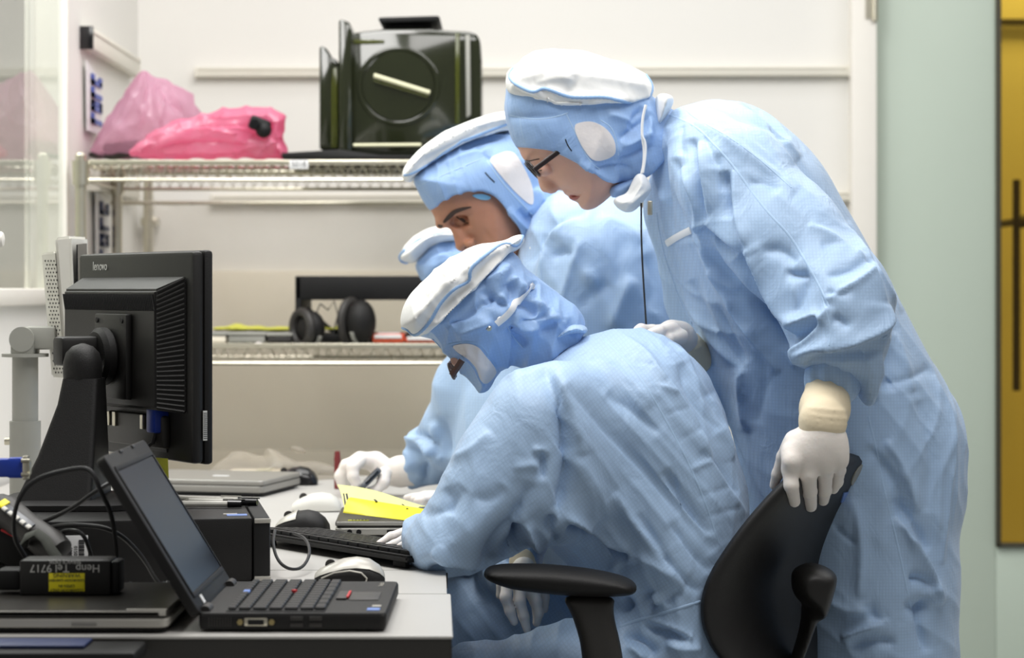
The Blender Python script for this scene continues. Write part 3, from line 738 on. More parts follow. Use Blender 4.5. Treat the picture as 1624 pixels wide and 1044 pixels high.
b = MB(); b.tube([c5 + Vector((0.088 * math.cos(a), 0, 0.084 * math.sin(a))) for a in np.linspace(0, 2 * PI, 49)[:-1]], 0.006, 8, closed=True, flat=0.6); b.build('round_ring', 'foup', fp, world=True)
b = MB(); b.cyl(c5 + Vector((0, 0.002, 0)), c5 + Vector((0, -0.004, 0)), 0.080, 0.078, 40); b.build('round_cover', 'foup', fp, world=True)
a, b_ = [P(*q, 4.955) for q in z5([(470, 368), (742, 452)])]
MB().tube([a, a.lerp(b_, .5), b_], 0.0055, 10).build('grip_bar', 'bar_cream', fp, world=True, label='slanting cream grip bar')
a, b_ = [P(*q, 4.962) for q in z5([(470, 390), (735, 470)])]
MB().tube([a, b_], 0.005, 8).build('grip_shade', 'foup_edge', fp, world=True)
a, b_ = [P(*q, 4.955) for q in z5([(370, 708), (700, 706)])]
MB().tube([a, b_], 0.004, 8).build('base_trim', 'bar_cream', fp, world=True)

# lower shelf things
z6b = zm(300, 400, 3.2636)
zl = zlow + 0.006
bf = root('black_equipment_frame', 'black open-fronted rectangular frame standing on lower wire shelf', 'frame', (P(580, 0, 5.15).x, 5.15, zl))
fx0, fx1 = P(468, 0, 5.02).x, P(760, 0, 5.02).x; ft, fb = P(0, 438, 5.02).z, zl
MB().box(((fx0 + fx1) / 2, 5.15, (ft + P(0, 476, 5.02).z) / 2), (fx1 - fx0, 0.26, ft - P(0, 476, 5.02).z), 0.004).build('top_panel', 'matte_black', bf, world=True)
MB().box((fx0 + 0.007, 5.15, (ft + fb) / 2), (0.014, 0.26, ft - fb), 0.003).build('side_panel', 'matte_black', bf, world=True)
MB().box((fx1 - 0.007, 5.15, (ft + fb) / 2), (0.014, 0.26, ft - fb), 0.003).build('side_panel', 'matte_black', bf, world=True)
MB().box(((fx0 + fx1) / 2, 5.15, fb + 0.009), (fx1 - fx0 - 0.004, 0.26, 0.018), 0.003).build('base_panel', 'matte_black', bf, world=True)
ed = root('ear_defenders', 'pair of black headphone ear cups lying on lower wire shelf', 'headphones', (P(540, 0, 4.96).x, 4.96, zl))
def cup(px, py, rx, rz, rot):
    c = P(px, py, 4.96); m = MB()
    m.ell(c, (rx * 0.55, 0.036, rz), rot=(0, 0, rot)); o = m.build('ear_cup', 'soft_black', ed, world=True)
    m = MB(); q = [c + Matrix.Rotation(rot, 3, 'Z') @ Vector((-rx * 0.45, 0.036 * math.cos(t) * 0.95, rz * 0.93 * math.sin(t))) for t in np.linspace(0, 2 * PI, 33)[:-1]]
    m.tube(q, 0.010, 8, closed=True); m.build('ear_cushion', 'charcoal', o, world=True)
    m = MB(); q = [c + Matrix.Rotation(rot, 3, 'Z') @ Vector((rx * 0.02, 0.037 * math.cos(t), rz * 1.02 * math.sin(t))) for t in np.linspace(-2.7, -0.4, 20)]
    m.tube(q, 0.005, 6); m.build('cup_rim', 'grey_plastic', o, world=True)
cup(493, 521, 0.055, 0.040, R(40)); cup(572, 511, 0.062, 0.051, R(-35))
m = MB(); m.tube([P(495, 500, 4.97), P(488, 490, 5.0), P(520, 520, 5.06), P(548, 535, 5.05), P(578, 500, 5.0), P(572, 480, 4.97)], 0.006, 8); m.build('head_band', 'soft_black', ed, world=True)
MB().tube([P(500, 500, 4.97), P(508, 482, 4.99), P(520, 492, 5.02), P(530, 478, 5.03), P(536, 500, 5.0), P(528, 530, 4.98)], 0.0016, 6).build('cord', 'cable', ed, world=True)
def lidded_box(px0, px1, py0, label, m_, d0=4.95, d1=5.12):
    a, b_ = P(px0, py0, d0), P(px1, 0, d0); r = root('storage_box', label, 'box', ((a.x + b_.x) / 2, (d0 + d1) / 2, zl))
    MB().box(((a.x + b_.x) / 2, (d0 + d1) / 2, (a.z - 0.008 + zl) / 2), (b_.x - a.x, d1 - d0, a.z - zl - 0.008), 0.003).build('tub', m_, r, world=True)
    MB().box(((a.x + b_.x) / 2, (d0 + d1) / 2, a.z - 0.004), (b_.x - a.x + 0.006, d1 - d0 + 0.006, 0.008), 0.003).build('lid', 'grey_plastic', r, world=True)
lidded_box(318, 358, 527, 'small beige box at the far left of lower wire shelf beside monitor', 'beige_panel')
lidded_box(362, 420, 527, 'grey box in the middle of the lower-shelf row under yellow packet', 'grey_plastic')
lidded_box(424, 462, 528, 'dark grey box on lower wire shelf, next to the left ear cup', 'charcoal')
yb = root('yellow_packet', 'crumpled yellow plastic packet lying over boxes on lower wire shelf', 'packet', P(395, 526, 5.03))
F = fbox((315, 500, 4.9), (560, 540, 5.2), 0.005)
F.pillow([(328, 524), (345, 518), (370, 515), (400, 516), (430, 519), (470, 517), (500, 518), (545, 517), (550, 523), (500, 525), (440, 526), (380, 525)], 5.07, 0.05, 0.012, 0.01)
F.wrinkle(0.004, 90, (1, 0.3, 0), 4, 3)
soft('packet_film', 'note_yellow', yb, F, 1, 40)
wp = root('white_packet', 'small clear-white plastic wrapper on lower wire shelf beside dark box', 'packet', P(415, 548, 4.92))
F = fbox((395, 535, 4.88), (430, 556, 4.98), 0.003); F.pillow([(400, 552), (405, 543), (418, 545), (424, 552)], 4.93, 0.03, 0.008, 0.01); F.wrinkle(0.003, 150, (1, 0, 0), 8, 2)
soft('wrapper', 'patch_white', wp, F, 1, 40)
for i, (x0_, x1_, y0_, y1_, lab, mm) in enumerate(((590, 640, 530, 550, 'orange red patterned carton on lower shelf, left one beside ear cup', 'orange_red'), (642, 700, 536, 550, 'orange red flat carton on lower shelf, behind the hunched hood', 'orange_red'))):
    a, b_ = P(x0_, y0_, 4.95), P(x1_, y1_, 4.95); r = root('carton', lab, 'carton', ((a.x + b_.x) / 2, 5.04, zl))
    MB().box(((a.x + b_.x) / 2, 5.04, (a.z + zl) / 2), (b_.x - a.x, 0.16, a.z - zl), 0.003).build('carton_body', mm, r, world=True)
    MB().box(((a.x + b_.x) / 2, 4.958, (a.z + zl) / 2 + 0.004), (b_.x - a.x - 0.01, 0.003, 0.008), 0.0005).build('band', 'label_white', r, world=True)
    MB().box(((a.x + b_.x) / 2, 5.0, a.z + 0.001), ((b_.x - a.x) * 0.7, 0.05, 0.003), 0.0005).build('top_label', 'label_white', r, world=True)

# ================================================================== desks
DZ = 0.74; dyaw = R(2.0)
def desk(label, corner_x, y0, y1, x_left, mtop='desk_top', legs=True, right_lip=0.0):
    r = root('desk', label, 'desk', (0, 0, 0))
    sk_ = math.tan(dyaw); cx0, cx1 = corner_x, corner_x - (y1 - y0) * sk_
    def slab(z0, z1, inset, m_, name, parent, bev):
        bm = bmesh.new(); vs = []
        for z in (z0, z1):
            for x, y in ((x_left, y0 - inset), (cx0 + inset, y0 - inset), (cx1 + inset, y1), (x_left, y1)): vs.append(bm.verts.new((x, y, z)))
        for f in ((3, 2, 1, 0), (4, 5, 6, 7), (0, 1, 5, 4), (1, 2, 6, 5), (2, 3, 7, 6), (3, 0, 4, 7)): bm.faces.new([vs[i] for i in f])
        bmesh.ops.bevel(bm, geom=bm.edges[:], offset=bev, segments=2, affect='EDGES')
        mb = MB(); mb._bm(bm); return mb.build(name, m_, parent, world=True)
    slab(DZ - 0.003, DZ, 0.0, mtop, 'desk_top', r, 0.0008); slab(DZ - 0.026, DZ - 0.0031, -0.001, 'desk_edge', 'edge_band', r, 0.001)
    if legs:
        for x in (corner_x - 0.05, x_left + 0.06):
            for y in (y0 + 0.06, y1 - 0.06): MB().box((x, y, (DZ - 0.026) / 2), (0.04, 0.04, DZ - 0.027), 0.004).build('leg', 'desk_metal', r, world=True)
        for x in ((P(683, 0, 2.44).x, P(265, 0, 2.44).x) if y0 < 2.5 else ()):
            MB().cyl((x, y0 + 0.03, DZ - 0.026), (x, y0 + 0.03, DZ - 0.042), 0.011, 0.009, 16).build('levelling_knob', 'brass', r, world=True)
    return r
yA, yB, yC, yD = 2.412, 2.752, 2.985, 4.50
xA = on(718, 1010).x; xB = on(714, 941).x
desk('front pale grey desk section with dark edge, under the open laptop', xA, yA, yB - 0.002, -0.955)
desk('middle pale grey desk section holding the computer box and keyboard', xB - 0.004, yB, yC - 0.002, -0.955)
desk('rear pale grey desk section under the far closed laptop', -0.086, yC, yD, -0.985)
tr = root('keyboard_tray', 'black tray clipped to the front desk edge at lower left, holding a blue folder', 'tray', (-0.6, 2.37, 0.72))
tx = P(222, 0, 2.36).x; tz = 0.7365
MB().box((tx - 0.30, 2.366, tz - 0.008), (0.60, 0.080, 0.016), 0.004).build('tray_board', 'matte_black', tr, world=True)
MB().box((tx - 0.30, 2.40, tz - 0.030), (0.30, 0.014, 0.030), 0.003).build('tray_bracket', 'charcoal', tr, world=True)
fo = root('folder', 'dark blue folder lying on the black tray at lower left', 'folder', (P(60, 0, 2.36).x, 2.37, tz))
MB().box((P(40, 0, 2.36).x, 2.374, tz + 0.0022), (0.13, 0.050, 0.004), 0.0015).build('cover', 'blue_folder', fo, world=True)
ud = root('desk_cabinet', 'light grey under-desk cabinet with blue strip, seen below the desk edge', 'cabinet', (-0.40, 2.57, 0))
MB().box((-0.40, 2.60, 0.33), (0.34, 0.26, 0.66), 0.006).build('cabinet_body', 'desk_metal', ud, world=True)
MB().box((-0.285, 2.467, 0.33), (0.020, 0.006, 0.62), 0.001).build('blue_strip', 'blue_folder', ud, world=True)
MB().box((-0.46, 2.466, 0.33), (0.17, 0.008, 0.6), 0.003).build('drawer', 'light_plastic', ud, world=True)
up = root('computer_tower', 'pale computer tower under the desk beside the grey cabinet', 'computer', (-0.178, 2.55, 0))
MB().box((-0.178, 2.60, 0.33), (0.060, 0.26, 0.66), 0.006).build('case', 'light_plastic', up, world=True)
MB().box((-0.178, 2.468, 0.5), (0.045, 0.006, 0.1), 0.002).build('drive_bay', 'charcoal', up, world=True)
# ================================================================== things on the desks
def rr(w_, d_, r_, n=5):
    """rounded rectangle outline in x, y"""
    o = []
    for cx, cy, a0 in ((w_ / 2 - r_, d_ / 2 - r_, 0), (-w_ / 2 + r_, d_ / 2 - r_, 90), (-w_ / 2 + r_, -d_ / 2 + r_, 180), (w_ / 2 - r_, -d_ / 2 + r_, 270)):
        for k in range(n + 1): o.append((cx + r_ * math.cos(R(a0 + 90 * k / n)), cy + r_ * math.sin(R(a0 + 90 * k / n))))
    return o
# ---- open black laptop
lp = root('laptop', 'open black laptop with lid tilted back, at the front desk edge', 'laptop', (on(463, 1004).x, 2.576, DZ))
W_, Dp, Tk = 0.208, 0.270, 0.021
m = MB(); m.loft([[(x * 0.985, y * 0.99, 0.003) for x, y in rr(W_, Dp, .006)], [(x, y, 0.007) for x, y in rr(W_, Dp, .008)], [(x, y, Tk - 0.003) for x, y in rr(W_, Dp, .008)], [(x * .985, y * .988, Tk) for x, y in rr(W_, Dp, .008)]])
base = m.build('base', 'soft_black', lp)
for sx in (-1, 1):
    for sy in (-1, 1): MB().cyl((sx * 0.085, sy * 0.115, 0), (sx * 0.085, sy * 0.115, 0.005), 0.006).build('foot', 'matte_black', lp)
kb = MB().box((-0.020, 0.0, Tk + 0.0002), (0.110, 0.248, 0.002), 0.0006).build('keyboard', 'matte_black', lp)
kp = None; rows = [(-0.069, 13, 0.009), (-0.055, 14, 0.0145), (-0.038, 14, 0.0165), (-0.0205, 13, 0.0165), (-0.003, 13, 0.0165), (0.0145, 12, 0.0165), (0.029, 7, 0.0125)]
for ri, (kx, n, hgt) in enumerate(rows):
    for k in range(n):
        wy = 0.240 / n; y = 0.120 - wy * (k + 0.5)
        if ri == 6 and k == 3: pass
        o = MB().box((kx, y, Tk + 0.0028), (hgt * 0.9, wy * 0.88, 0.004), 0.0012, seg=1).build('key', 'key_black', kb)
        if ri == 0 and k == 5: o.data.materials[0] = M['blue_sticker']; o['label'] = 'blue key'
MB().cyl((-0.012, 0.012, Tk + 0.003), (-0.012, 0.012, Tk + 0.0062), 0.0035).build('pointing_stick', 'red', lp, label='red pointing stick')
b = MB(); b.box((0.046, 0.0, Tk + 0.0012), (0.012, 0.06, 0.003), 0.001); b.build('pointer_buttons', 'charcoal', lp)
b = MB(); b.box((0.0525, 0.002, Tk + 0.002), (0.003, 0.05, 0.003), 0.0008); b.build('button_stripe', 'red', lp, label='red stripe on the pointer buttons')
MB().box((0.072, 0.0, Tk + 0.0004), (0.034, 0.066, 0.0012), 0.0004).build('touchpad', 'charcoal', lp)
MB().box((0.088, -0.105, Tk + 0.0003), (0.014, 0.018, 0.0008)).build('sticker', 'blue_sticker', lp)
MB().box((0.090, -0.08, Tk + 0.0003), (0.010, 0.012, 0.0008)).build('sticker', 'silver', lp)
text('lettering', 'ThinkPad', 0.008, 'silver', lp, frame(Vector((0.085, 0.10, Tk + 0.0006)), (0, 1, 0), (-1, 0, 0)))
ys = -Dp / 2
vp = MB(); vp.box((-0.040, ys - 0.0005, 0.0115), (0.026, 0.003, 0.009), 0.003); vp = vp.build('display_port', 'steel', lp)
MB().box((-0.040, ys - 0.0022, 0.0115), (0.018, 0.002, 0.006), 0.002).build('port_core', 'matte_black', vp)
for sx in (-1, 1): MB().cyl((-0.040 + sx * 0.0175, ys + 0.002, 0.0115), (-0.040 + sx * 0.0175, ys - 0.003, 0.0115), 0.0034, n=6).build('port_screw', 'brass', vp)
for kx in (0.005, 0.026):
    for kz in (0.008, 0.0155): MB().box((kx, ys - 0.0002, kz), (0.014, 0.002, 0.0042), 0.0006).build('socket', 'charcoal', lp)
m = MB()
for k in range(9): m.box((-0.092 + k * 0.003, ys - 0.0002, 0.0115), (0.0012, 0.0015, 0.010))
m.build('fan_vent', 'charcoal', lp)
# lid
ang = R(31.5); hx = -W_ / 2 + 0.004
Lm = frame(Vector((hx, 0, Tk - 0.002)), (0, 1, 0), (-math.sin(ang), 0, math.cos(ang)))   # x along hinge, y up the lid, z towards the screen side
m = MB(); LH = 0.205
m.loft([[(x, y + LH / 2 + 0.002, -0.012) for x, y in rr(Dp * .985, LH * .985, .006)], [(x, y + LH / 2 + 0.002, -0.009) for x, y in rr(Dp, LH, .008)], [(x, y + LH / 2 + 0.002, -0.001) for x, y in rr(Dp, LH, .008)], [(x, y + LH / 2 + 0.002, 0) for x, y in rr(Dp * .985, LH * .98, .006)]], mx=Lm)
lid = m.build('lid', 'soft_black', lp)
MB().box((0, 0.105, 0.0002), (0.236, 0.158, 0.001), mx=Lm).build('screen', 'screen', lid)
b = MB(); fw = 0.244; 
for c, s_ in (((0, 0.188, 0.0008), (fw, 0.006, 0.002)), ((0, 0.0225, 0.0008), (fw, 0.006, 0.002)), ((-0.121, 0.105, 0.0008), (0.005, 0.166, 0.002)), ((0.121, 0.105, 0.0008), (0.005, 0.166, 0.002))): b.box(c, s_, 0.0006, mx=Lm)
b.build('screen_bezel', 'matte_black', lid)
for sy in (-1, 1):
    m = MB(); m.cyl(Lm @ Vector((sy * 0.105 - 0.014, 0.001, 0.002)), Lm @ Vector((sy * 0.105 + 0.014, 0.001, 0.002)), 0.0062); m.build('hinge', 'charcoal', lid)
MB().box((-0.085, 0.013, 0.0006), (0.012, 0.010, 0.001), mx=Lm).build('sticker', 'label_white', lid)
for sx in (-1, 1): MB().box((sx * 0.04, 0.2045, 0.0005), (0.016, 0.004, 0.003), 0.001, mx=Lm).build('latch', 'charcoal', lid)

# ---- closed laptops
def closed_laptop(label, loc, rz, w_, d_, t_, mt, mb_, ports=True, feet=0.003):
    r = root('laptop', label, 'laptop', loc, rz)
    def lay(z0, z1, k=1.0, rad=.010): return [[(x * k * .99, y * k * .99, z0) for x, y in rr(w_, d_, rad)], [(x * k, y * k, z0 + .0015) for x, y in rr(w_, d_, rad)], [(x * k, y * k, z1 - .002) for x, y in rr(w_, d_, rad)], [(x * k * .985, y * k * .985, z1) for x, y in rr(w_, d_, rad)]]
    m = MB(); m.loft(lay(feet, t_ * .26, .985)); m.build('bottom_cover', 'matte_black', r)
    m = MB(); m.loft(lay(t_ * .26, t_ * .66)); m.build('base', mb_, r)
    m = MB(); m.loft(lay(t_ * .71, t_, 1.0)); l = m.build('lid', mt, r)
    MB().box((0, 0, t_ * .685), (w_ * .97, d_ * .97, t_ * .06)).build('lid_gap', 'matte_black', r)
    for sx in (-1, 1):
        for sy in (-1, 1): MB().cyl((sx * w_ * .42, sy * d_ * .42, 0), (sx * w_ * .42, sy * d_ * .42, feet + .002), .007).build('foot', 'matte_black', r)
    return r, l
c0 = on(263, 1006); wq = 0.30
l1, lid1 = closed_laptop('closed silver-edged laptop under the black labelled adapter at lower left', (c0.x - wq / 2 + 0.002, 2.43 + 0.1175, DZ), R(0), wq, 0.235, 0.026, 'lid_dark', 'silver')
MB().box((wq / 2 - 0.024, -0.1135, 0.0262), (0.044, 0.006, 0.0012), 0.0004).build('maker_strip', 'silver', lid1)
MB().box((wq / 2 - 0.092, -0.1178, 0.011), (0.028, 0.002, 0.0045), 0.0012).build('card_slot', 'lid_silver', l1)
MB().box((0.0, -0.1165, 0.0225), (wq * 0.985, 0.002, 0.0055), 0.0008).build('lid_edge', 'silver', l1)
c1 = on(430, 789)
l2, lid2 = closed_laptop('closed grey laptop lying on rear desk beyond the black monitor', (c1.x - 0.12, c1.y + 0.13, DZ), R(-14), 0.27, 0.21, 0.030, 'lid_silver', 'lid_silver')
MB().box((0.02, -0.02, 0.0305), (0.03, 0.012, 0.001)).build('maker_badge', 'label_white', lid2)
c2 = on(527, 857)
l3, lid3 = closed_laptop('closed silver laptop on desk under the yellow sheets, facing the hunched person', (c2.x + 0.125, c2.y + 0.12, DZ), R(2), 0.25, 0.23, 0.028, 'lid_dark', 'silver')
MB().box((0.0, -0.1145, 0.0245), (0.25 * 0.985, 0.002, 0.0055), 0.0008).build('lid_edge', 'silver', l3)
for kx in (0.022, 0.036): MB().cyl((-0.125 + kx, -0.1145, 0.012), (-0.125 + kx, -0.1165, 0.012), 0.004, n=16).build('audio_socket', 'matte_black', l3)
for kx in (0.087, 0.112): MB().box((-0.125 + kx, -0.1155, 0.012), (0.017, 0.003, 0.006), 0.0005).build('usb_socket', 'matte_black', l3)
MB().box((-0.12 + 0.03, -0.100, 0.0283), (0.032, 0.012, 0.001)).build('asset_label', 'note_yellow', lid3)
m = MB()
for k in range(5): m.box((-0.12 + 0.021 + k * 0.005, -0.100, 0.029), (0.002 + 0.001 * (k % 2), 0.007, 0.0006))
m.build('barcode', 'ink', lid3)
# yellow sheets on it
ys_ = root('yellow_sheets', 'curling yellow printed plastic sheets on the closed silver laptop', 'paper', P(600, 812, 3.5))
def sheet(name, q, m_, curl, parent, nu=16, nv=10):
    """q: four corner points a b c d (a-b far edge, d-c near edge)"""
    a, b_, c, d_ = [Vector(v) for v in q]; vs = []
    for j in range(nv + 1):
        for i in range(nu + 1):
            u, v = i / nu, j / nv; p = (a.lerp(b_, u)).lerp(d_.lerp(c, u), v)
            p = p + Vector((0, 0, curl(u, v))); vs.append(p)
    n = len(vs); vs2 = vs + [p - Vector((0, 0, 0.0007)) for p in vs]; W = nu + 1
    fs = [(j * W + i, (j + 1) * W + i, (j + 1) * W + i + 1, j * W + i + 1) for j in range(nv) for i in range(nu)]
    fs += [tuple(k + n for k in f[::-1]) for f in fs]
    ring = [i for i in range(W)] + [j * W + nu for j in range(1, nv + 1)] + [nv * W + i for i in range(nu - 1, -1, -1)] + [j * W for j in range(nv - 1, 0, -1)]
    fs += [(ring[k], ring[(k + 1) % len(ring)], ring[(k + 1) % len(ring)] + n, ring[k] + n) for k in range(len(ring))]
    return mk(name, vs2, fs, m_, parent, world=True, angle=60)
q = [P(535, 769, 3.58), P(690, 803, 3.60), P(674, 822, 3.42), P(546, 806, 3.44)]
sheet('top_sheet', q, 'yellow_paper', lambda u, v: 0.004 * math.sin(u * 5) + 0.006 * math.sin(v * 3.1) * (1 - u), ys_)
q = [P(556, 789, 3.40), P(690, 810, 3.42), P(664, 828, 3.35), P(544, 813, 3.36)]
sheet('lower_sheet', q, 'yellow_bright', lambda u, v: 0.006 * (1 - u) ** 2 * math.sin(v * PI), ys_)
m = MB()
for (x0_, y0_, x1_, y1_, t) in ((545, 783, 548, 802, 1.2), (549.5, 783, 553, 800, 1.6), (594, 792.5, 597, 795.5, 2), (638, 800, 646, 807, 1.6)):
    m.tube([P(x0_, y0_, 3.47), P(x1_, y1_, 3.40)], t * 0.001, 6, flat=0.3)
m.build('printed_marks', 'ink', ys_, world=True)

# ---- computer box
pc = root('computer', 'black small desktop computer box lying flat with pens on top', 'computer', (on(430, 926).x, on(430, 926).y, DZ), R(10))
bw, bd, bh = 0.335, 0.262, 0.0855
MB().box((-bw / 2 - 0.012, bd / 2, bh / 2 + 0.002), (bw - 0.024, bd, bh - 0.004), 0.003).build('case', 'soft_black', pc)
fb_ = MB().box((-0.012, bd / 2, bh / 2 + 0.001), (0.022, bd + 0.004, bh), 0.004).build('front_bezel', 'matte_black', pc)
for kz in (0.007, bh - 0.004):
    MB().box((-0.011, -0.0015, kz), (0.021, 0.004, 0.006), 0.001).build('bezel_corner', 'silver', fb_)
for sx in (-0.03, -bw + 0.03):
    for sy in (0.03, bd - 0.03): MB().cyl((sx, sy, 0), (sx, sy, 0.004), 0.008).build('foot', 'matte_black', pc)
MB().box((-0.042, 0.035, bh + 0.0003), (0.026, 0.020, 0.0008)).build('sticker', 'blue_sticker', pc)
MB().box((-0.05, 0.05, bh + 0.0003), (0.018, 0.010, 0.0008)).build('sticker', 'silver', pc)
def pen(label, a, b_, m_, cap_m):
    a, b_ = Vector(a), Vector(b_); r = root('pen', label, 'pen', (a + b_) / 2, group='pens on the computer box'); t = (b_ - a).normalized(); L = (b_ - a).length
    MB().cyl(a + t * 0.0, a + t * L * 0.78, 0.0042, 0.0042, 10).build('barrel', m_, r, world=True)
    MB().cyl(a + t * L * 0.78, b_, 0.0052, 0.0048, 10).build('cap', cap_m, r, world=True)
    u = t.cross(Vector((0, 0, 1))).normalized(); MB().box(((a + t * L * 0.88) + Vector((0, 0, 0.0055))), (0.03, 0.002, 0.0016), rot=(0, 0, math.atan2(t.y, t.x))).build('clip', cap_m, r, world=True)
    MB().cyl(a - t * 0.008, a, 0.0012, 0.0042, 10).build('tip', 'silver', r, world=True)
zt_ = DZ + bh + 0.0055
def pz(px, py): return on(px, py, zt_)
pen('white ballpoint with black cap on computer box, nearest of its three pens', pz(285, 799), pz(383, 799.5), 'light_plastic', 'gloss_black')
pen('clear ballpoint with black cap on computer box, middle of its three pens', pz(300, 795), pz(408, 797), 'light_plastic', 'gloss_black')
pen('silver pen on computer box, furthest of its three pens from the camera', pz(280, 791), pz(378, 794), 'silver', 'silver')
# barcode sticker on its near face
stk = MB().box((-0.252, -0.0008, 0.045), (0.040, 0.0015, 0.044), 0.0004).build('asset_sticker', 'label_white', pc, label='white asset sticker with barcode')
m = MB(); rg = random.Random(3); z = 0.030
while z < 0.062:
    t = rg.choice((0.0006, 0.0010, 0.0016)); m.box((-0.240, -0.002, z), (0.007, 0.0006, t)); z += t + rg.choice((0.0006, 0.001))
m.build('barcode', 'ink', stk)
for k, (s_, tx) in enumerate((('0150140', -0.2475), ('029065', -0.2540), ('PLANAR', -0.2600), ('RLA', -0.2660))):
    text('lettering', s_, 0.0062, 'ink', stk, frame(Vector((tx, -0.0018, 0.043)), (0, 0, -1), (1, 0, 0)))
MB().box((-0.288, -0.0008, 0.056), (0.026, 0.0015, 0.020), 0.0004).build('small_sticker', 'silver', pc)

# ---- monitor seen from behind
th = R(-55); mc = Vector((-0.533, 3.10, 0))
mo = root('monitor', 'black monitor on stand seen from behind, left side of desk', 'monitor', (mc.x, mc.y, DZ + bh + 0.001), th)
zb0 = DZ + bh + 0.001
def mz(z): return z - zb0
pb, pt = mz(0.886), mz(1.171); pw = 0.370
m = MB(); m.box((0, 0.009, (pb + pt) / 2), (pw, 0.018, pt - pb), 0.006); m.build('rear_shell', 'black_plastic', mo)
m = MB(); m.box((0, 0.024, (pb + pt) / 2), (pw + 0.003, 0.014, pt - pb + 0.003), 0.005); bz = m.build('front_bezel', 'soft_black', mo)
MB().box((0, 0.0312, (pb + pt) / 2 + 0.004), (pw - 0.035, 0.001, pt - pb - 0.045)).build('screen', 'screen', mo)
# hump
hz0, hz1 = mz(0.952), mz(1.138); h0, h1 = mz(0.958), mz(1.119)
A = [(-0.172, 0.002, hz0), (0.168, 0.002, hz0), (0.168, 0.002, hz1), (-0.172, 0.002, hz1)]; B = [(-0.154, -0.036, h0), (0.146, -0.036, h0), (0.146, -0.036, h1), (-0.154, -0.036, h1)]
bm = bmesh.new(); vv = [bm.verts.new(p) for p in A + B]
for f in ((0, 1, 5, 4), (1, 2, 6, 5), (2, 3, 7, 6), (3, 0, 4, 7), (4, 5, 6, 7), (3, 2, 1, 0)): bm.faces.new([vv[i] for i in f])
bmesh.ops.bevel(bm, geom=bm.edges[:], offset=0.003, segments=2, affect='EDGES'); m = MB(); m._bm(bm); hump = m.build('back_housing', 'black_plastic', mo)
m = MB(); n = 27                                     # side cooling slats
for k in range(n):
    t = (k + 0.5) / n; z = h0 + (h1 - h0) * t; za = hz0 + (hz1 - hz0) * t
    m.tube([(0.1675, -0.003, za), (0.1475, -0.034, z)], 0.0021, 6)
m.build('side_slats', 'black_plastic', hump)
m = MB(); n = 56                                     # slanted grille along the top of the housing
for k in range(n):
    x = -0.150 + 0.292 * k / (n - 1); m.tube([(x - 0.004, -0.037, h1 - 0.006), (x + 0.004, -0.037, h1 - 0.028)], 0.0013, 5)
m.build('top_grille', 'matte_black', hump)
px_, pz_ = 0.024, mz(1.027)
pl = MB().box((px_, -0.041, pz_), (0.104, 0.010, 0.118), 0.003).build('mount_plate', 'black_plastic', mo)
for sx in (-1, 1): MB().cyl((px_ + sx * 0.040, -0.0445, pz_ + 0.050), (px_ + sx * 0.040, -0.0475, pz_ + 0.050), 0.0038, n=12).build('screw', 'matte_black', pl)
m = MB(); T = Matrix.Translation((px_ - 0.006, -0.046, pz_)) @ Matrix.Rotation(R(90), 4, 'X')
m.lathe([(0.034, -0.002), (0.040, 0.004), (0.040, 0.014), (0.034, 0.020), (0.012, 0.022)], 36, T); m.build('tilt_disc', 'soft_black', mo)
m = MB(); m.box((px_ - 0.012, -0.088, pz_ + 0.008), (0.034, 0.062, 0.040), 0.006); m.build('tilt_arm', 'black_plastic', mo)
cs = P(131, 575, 3.0); inv = (Matrix.Translation(mo.location) @ mo.rotation_euler.to_matrix().to_4x4()).inverted(); cl = inv @ cs
m = MB(); m.lathe([(0.0255, -0.026), (0.0265, -0.012), (0.026, 0.000), (0.0225, 0.013), (0.014, 0.022), (0.002, 0.026)], 32, Matrix.Translation(cl)); m.lathe([(0.024, -0.034), (0.0235, -0.026)], 32, Matrix.Translation(cl)); m.build('swivel_cap', 'soft_black', mo)
# stand column: traced taper, real depth
m = MB(); L0 = []
for (xa, xb, y_, dd0, dd1) in ((104, 161, 600, 2.975, 3.035), (98, 161, 640, 2.965, 3.045), (72, 161, 720, 2.945, 3.06), (42, 161, 806, 2.925, 3.08)):
    x0_, x1_ = P(xa, y_, 3.0).x, P(xb, y_, 3.0).x; z = P(0, y_, 3.0).z; z = max(z, zb0 + 0.012); L0.append([(x0_, dd0, z), (x1_, dd0, z), (x1_, dd1, z), (x0_, dd1, z)])
def bevloop(l, r_=0.008):
    o = []; n = len(l)
    for i in range(n):
        p, a, b_ = Vector(l[i]), Vector(l[i - 1]), Vector(l[(i + 1) % n]); u, v = (a - p).normalized(), (b_ - p).normalized()
        for k in range(5):
            t = k / 4; o.append((p + u * r_ * (1 - t) ** 2 + v * r_ * t ** 2))
    return o
m.loft([bevloop(l) for l in L0]); m.build('stand_column', 'soft_black', mo, world=True)
m = MB(); zz = zb0; bcx = P(118, 0, 3.0).x
m.loft([[(bcx + x, 3.0 + y, zz) for x, y in rr(0.20, 0.17, .05, 8)], [(bcx + x, 3.0 + y, zz + 0.007) for x, y in rr(0.20, 0.17, .05, 8)], [(bcx + x, 3.0 + y, zz + 0.013) for x, y in rr(0.18, 0.15, .045, 8)]]); m.build('stand_base', 'soft_black', mo, world=True)
text('lettering', 'lenovo', 0.018, 'lettering', mo, frame(Vector((-0.108, -0.0005, pt - 0.018)), (1, 0, 0), (0, 0, 1)), sx=1.0)
vg = MB().box((0.10, -0.010, mz(0.941)), (0.028, 0.022, 0.034), 0.003).build('video_plug', 'blue_plug', mo, label='blue video plug')
MB().tube([(0.10, -0.012, mz(0.926)), (0.098, -0.016, mz(0.91)), (0.08, -0.03, mz(0.895)), (0.05, -0.05, mz(0.87))], 0.003, 8).build('plug_lead', 'cable', vg)
